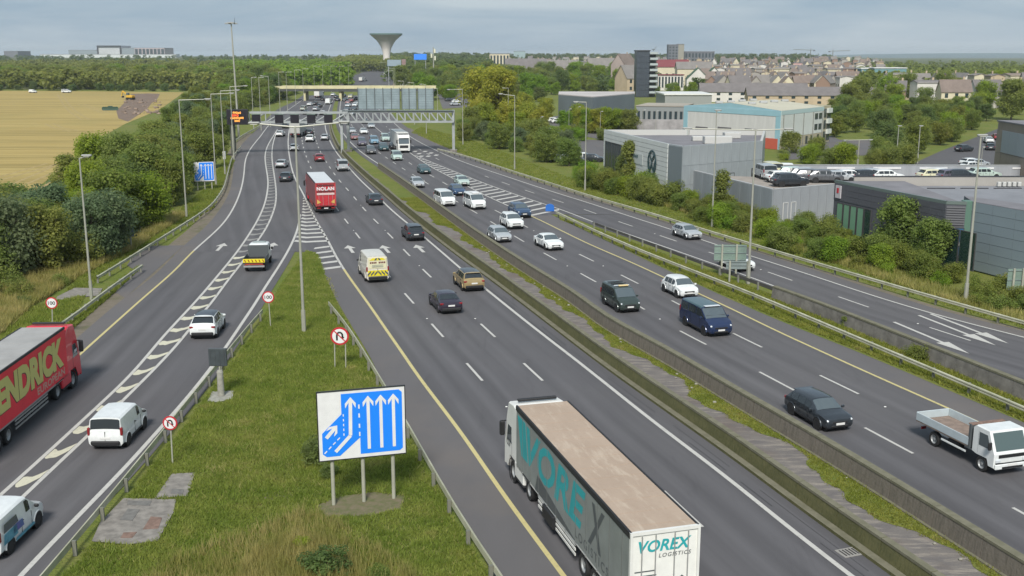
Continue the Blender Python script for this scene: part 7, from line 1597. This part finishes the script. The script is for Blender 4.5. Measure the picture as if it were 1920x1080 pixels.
# island bushes
p = G(595, 865); plant('low', p.x, p.y, .72, 'dark', 'dark bush half hidden behind the lower left corner of the big lane sign', 'shrub', None, 'island_bush'); p = G(618, 893); plant('low', p.x, p.y, .4, 'dark', 'small dark bush behind the left leg of the big lane sign', 'shrub', None, 'island_bush')
p = G(612, 1075); plant('low', p.x, p.y, .8, 'dark', 'leafy weed clump at the bottom of the island, larger', 'shrub', None, 'weed_clump', sz=.6); p = G(565, 1030); plant('low', p.x, p.y, .32, 'lime', 'small bright green weed in the tall grass', 'shrub', None, 'weed_clump'); p = G(708, 1088); plant('low', p.x, p.y, .36, 'mid', 'small leafy weed near the bottom middle of the island', 'shrub', None, 'weed_clump')
p = G(115, 535); plant('low', p.x, p.y, .6, 'mid', 'small isolated shrub left of the short lamp post', 'shrub', None, 'low_shrub'); p = G(47, 572); plant('low', p.x, p.y, .5, 'dark', 'dark low shrub in the long grass left of the speed sign', 'shrub', None, 'low_shrub')
# right upper: bank trees
scatter([(1560,262),(1640,262),(1660,300),(1720,300),(1790,272),(1850,236),(1850,212),(1560,212)], 60, ['tree'], ['lime','mid','olive','dark'], .62, .9, 'tree on the green bank between the warehouse and the side street', 'tree', 'trees of the green bank', 'bank_tree', 5)
scatter([(1480,285),(1560,290),(1720,306),(1720,312),(1560,312),(1450,300)], 20, ['low','bush'], ['lime','mid'], .8, 1.1, 'low bush behind the roof parking', 'shrub', 'bushes behind the roof parking', 'low_bush', 2.5)
scatter([(1590,215),(1660,215),(1990,230),(1990,180),(1590,178)], 34, ['tree','tall'], ['mid','lime','mid'], .8, 1.1, 'tree in the wood at the right below the houses', 'tree', 'wood at the right', 'wood_tree', 8)
scatter([(1230,182),(1340,186),(1480,184),(1480,176),(1230,172)], 20, ['tree'], ['mid','lime'], .5, .8, 'small tree in front of the long terrace', 'tree', 'trees before the terrace', 'garden_tree', 7)
scatter([(1225,160),(1660,166),(1660,118),(900,118),(900,135),(1225,140)], 110, ['tree'], ['mid','far','olive'], .7, 1.1, 'garden tree among the houses of the estate', 'tree', 'garden trees of the estate', 'garden_tree', 10)
# distant woods: one object each, joined small crowns
def wood(name, label, u0, u1, D0, D1, n, h0, h1, seed, leaf='far'):
    g = np.random.default_rng(seed); base = [leaf_cloud(seed + k, 10, 5.0, 0.0, 14, 210, 1.45) for k in range(5)]; Vs, Ts = [], []
    for i in range(n):
        D = D0 * (D1 / D0) ** g.random(); u = u0 + (u1 - u0) * g.random(); x = (u - 960) / FPX * D; s = g.uniform(h0, h1) / 10; V, T = base[g.integers(0, 5)]
        a = g.random() * 6.28; c, s_ = math.cos(a), math.sin(a); w_ = s * g.uniform(.9, 1.5)
        Q = np.stack([(V[:, 0]*c - V[:, 1]*s_)*w_ + x, (V[:, 0]*s_ + V[:, 1]*c)*w_ + D, V[:, 2]*s + hz(x, D)], 1); Vs.append(Q); Ts.append(np.clip(T + g.normal()*.12, 0, 1))
    me = quads_mesh(name, np.concatenate(Vs), np.concatenate(Ts), LM[leaf]); return tag(link(name, me), label, 'wood', kind='stuff')
wood('far_wood', 'broad wood stretching behind the stubble field to the left horizon', -150, 470, 620, 1500, 700, 9, 12, 1, 'mid')
wood('far_wood', 'wood lining the left of the motorway beyond the overpass', 420, 655, 700, 1400, 420, 9, 13, 2, 'lime')
wood('far_wood', 'wood at the foot of the water tower', 640, 770, 1150, 1800, 160, 12, 15, 12, 'mid')
wood('far_wood', 'dark far tree line along the left horizon', -300, 720, 1600, 2700, 480, 6, 9.5, 3, 'far')
wood('far_wood', 'far tree line behind the blue billboard', 735, 920, 800, 2600, 420, 10, 15, 4, 'far')
wood('far_wood', 'dark trees along the skyline behind the estate', 880, 1545, 1900, 3600, 420, 8, 12, 5, 'far')
wood('far_wood', 'scattered greenery between the houses of the estate', 900, 1680, 600, 1900, 950, 5, 8.5, 6, 'far')
wood('far_wood', 'wood at the far right beyond the sheds', 1600, 2200, 500, 1700, 380, 8, 12, 7, 'mid')
# ------------------------------------------------------------------ grass blades
PADS = [[tuple(G(u, v).xy) for u, v in q] for q in ([(140,540),(192,541),(186,555),(150,557),(100,566),(108,556)], [(322,889),(366,887),(352,931),(290,935)], [(232,935),(330,937),(326,960),(296,1015),(240,1022),(172,1016),(188,980)], [(398,735),(438,733),(436,748),(410,755),(388,754)], [(590,948),(640,930),(700,922),(760,930),(752,955),(690,968),(610,968)])]
def blades(name, label, regions, m, kind='grass', n=60000, h=(.08, .2), wd=.03, seed=3, lean=.5, tuft=5, z=0.0):
    g = np.random.default_rng(seed); pts = []; tot = 0
    for P, wgt in regions:
        xs, ys = [p[0] for p in P], [p[1] for p in P]; k = 0; need = int(n * wgt)
        while k < need:
            X_ = g.uniform(min(xs), max(xs), 20000); Y_ = g.uniform(min(ys), max(ys), 20000); ok = np.zeros(20000, bool); j = len(P) - 1
            for i in range(len(P)):
                c1 = (P[i][1] > Y_) != (P[j][1] > Y_); xx = (P[j][0]-P[i][0]) * (Y_-P[i][1]) / ((P[j][1]-P[i][1]) or 1e-9) + P[i][0]; ok ^= c1 & (X_ < xx); j = i
            q = np.stack([X_[ok], Y_[ok]], 1); pts.append(q[:need - k]); k += len(q)
    c = np.concatenate(pts)
    for Q in PADS:
        xs, ys = [q[0] for q in Q], [q[1] for q in Q]; c = c[~((c[:, 0] > min(xs)) & (c[:, 0] < max(xs)) & (c[:, 1] > min(ys)) & (c[:, 1] < max(ys)) & np.array([inside(q, Q) if min(xs) < q[0] < max(xs) and min(ys) < q[1] < max(ys) else False for q in c]))]
    c = np.repeat(c, tuft, 0); N_ = len(c); c = c + g.normal(size=c.shape) * .07; a = g.random(N_) * 6.28; hh = g.uniform(h[0], h[1], N_) * (1 + .3 * g.normal(size=N_)).clip(.4, 1.8); l = g.normal(size=(N_, 2)) * lean * hh[:, None]
    w_ = wd * g.uniform(.6, 1.3, N_); dx, dy = np.cos(a) * w_, np.sin(a) * w_; zz_ = np.full(N_, z)
    V = np.stack([np.stack([c[:, 0]-dx, c[:, 1]-dy, zz_], 1), np.stack([c[:, 0]+dx, c[:, 1]+dy, zz_], 1), np.stack([c[:, 0]+l[:, 0], c[:, 1]+l[:, 1], zz_+hh], 1)], 1).reshape(-1, 3)
    me = bpy.data.meshes.new(name); me.vertices.add(len(V)); me.vertices.foreach_set('co', V.astype(np.float32).ravel()); me.loops.add(N_*3); me.loops.foreach_set('vertex_index', np.arange(N_*3, dtype=np.int32)); me.polygons.add(N_)
    me.polygons.foreach_set('loop_start', np.arange(0, N_*3, 3, dtype=np.int32)); me.polygons.foreach_set('loop_total', np.full(N_, 3, dtype=np.int32))
    at = me.attributes.new('tone', 'FLOAT', 'FACE'); at.data.foreach_set('value', np.clip(.5 + .25 * g.normal(size=N_), 0, 1).astype(np.float32)); me.materials.append(m); me.update(); me.validate()
    return tag(link(name, me), label, kind, kind='stuff')
GB1 = leaf_mat('grass_blades', (.148,.192,.030), (.212,.238,.050), (.28,.26,.085)); GB2 = leaf_mat('dry_long_grass', (.22,.225,.06), (.33,.30,.11), (.40,.34,.16))
gp = lambda px: [tuple(G(u, v).xy) for u, v in px]
ISL = gp([(575,470),(596,478),(610,520),(630,570),(690,672),(750,790),(815,905),(850,970),(915,1080),(960,1150),(60,1150),(110,1095),(190,1000),(280,880),(350,795),(410,712),(480,622),(530,530)])
blades('short_grass', 'short mown grass covering the central island', [(ISL, 1.0)], GB1, n=62000, h=(.06, .16), wd=.028)
blades('long_grass', 'sparse dry seed heads and yellow patches over the island grass', [(ISL, .55), (gp([(560,520),(620,520),(640,590),(540,600)]), .12), (gp([(400,800),(560,760),(540,900),(380,900)]), .18), (gp([(640,690),(700,700),(760,800),(690,800)]), .15)], GB2, n=5200, h=(.08, .2), wd=.02, seed=15, lean=.5)
blades('long_grass', 'tall yellow dry grass at the bottom of the island', [(gp([(470,1040),(560,1000),(640,1020),(670,1060),(690,1110),(420,1110)]), .45), (gp([(300,1060),(470,1000),(560,960),(640,985),(760,1060),(800,1110),(250,1120)]), .55)], GB2, n=2600, h=(.25, .65), wd=.018, lean=.25)
blades('short_grass', 'short grass on the left verge beside the barriers', [(gp([(180,525),(300,450),(400,390),(440,300),(425,290),(395,345),(330,400),(240,460),(150,520),(110,560),(0,600),(0,690),(130,600)]), .7), (gp([(190,555),(235,520),(265,500),(200,560),(60,680),(40,690),(120,610)]), .3)], GB1, n=26000, h=(.1, .25), wd=.05, seed=4)
blades('long_grass', 'long straw-coloured grass on the left slope', [(gp([(-60,520),(60,505),(170,478),(250,450),(330,402),(350,405),(250,470),(150,520),(60,575),(0,630),(-60,640)]), 1.0)], GB2, n=16000, h=(.3, .7), wd=.05, seed=5, lean=.3)
blades('short_grass', 'grass on the divide between the southbound lanes and the slip road', [(gp([(1045,410),(1110,428),(1300,498),(1460,560),(1640,622),(1800,690),(1920,735),(1990,770),(1990,820),(1746,712),(1607,655),(1458,596),(1347,548),(1236,496),(1100,430)]), 1.0)], GB1, n=20000, h=(.08, .2), wd=.045, seed=6)
blades('short_grass', 'grass strip on the far side of the slip road', [(gp([(770,248),(900,304),(1060,354),(1200,395),(1400,458),(1600,522),(1800,582),(1990,640),(1990,600),(1800,545),(1600,490),(1400,432),(1200,372),(1060,330),(900,268),(790,238)]), 1.0)], GB1, n=12000, h=(.08, .22), wd=.05, seed=7)
blades('long_grass', 'tufts of long dry grass below the bushes along the slip road', [(gp([(1240,385),(1440,450),(1640,520),(1800,572),(1990,632),(1990,612),(1800,552),(1640,498),(1440,432),(1240,372)]), 1.0)], GB2, n=5200, h=(.25, .6), wd=.05, seed=8, lean=.3)
sbx = [(ragged(D), D) for D in np.arange(24, 150, 1.0)] + [(X('sb_wall', D) - .35, D) for D in np.arange(150, 24, -4.0)]
blades('short_grass', 'turf creeping over the median paving beside the streaky wall', [(sbx, 1.0)], GB1, n=15000, h=(.03, .10), wd=.03, seed=9, z=.01)
# bare patches and stones
poly('bare_patch', [(590,948),(640,930),(700,922),(760,930),(752,955),(690,968),(610,968)], mat('bare_patch', (.15, .12, .075), .95, var=.3, scale=2.5, col2=(.085, .095, .03)), -.008)
poly('bare_patch', [(492,925),(520,921),(552,928),(548,944),(500,940)], MATS['bare_patch'], -.008)
st = MB(); sr = random.Random(3)
for D in np.arange(30, 110, .7):
    if sr.random() < .3:
        x = X('sb_wall', D) - sr.uniform(.5, 1.3); s = sr.uniform(.04, .13); st.rbox((x, D, s*.5), (s*1.6, s*1.3, s), s*.3)
tag(st.obj('rubble', mat('pale_rubble', (.24, .23, .19), .9)), 'pale stones and litter scattered in the median turf', 'rubble', kind='stuff')
# ------------------------------------------------------------------ air
hb = MB().box((0, 6000, 30.5), (26000, 15000, 65)).obj('haze', bpy.data.materials.new('haze_air')); tag(hb, 'thin haze in the air', 'haze', kind='stuff')
hm = hb.data.materials[0]; hm.use_nodes = True; t = hm.node_tree; t.nodes.clear(); o_ = t.nodes.new('ShaderNodeOutputMaterial'); pv = t.nodes.new('ShaderNodeVolumePrincipled'); pv.inputs['Color'].default_value = (.90, .97, 1.0, 1); pv.inputs['Density'].default_value = .00009; pv.inputs['Anisotropy'].default_value = .2
t.links.new(pv.outputs[0], o_.inputs['Volume'])
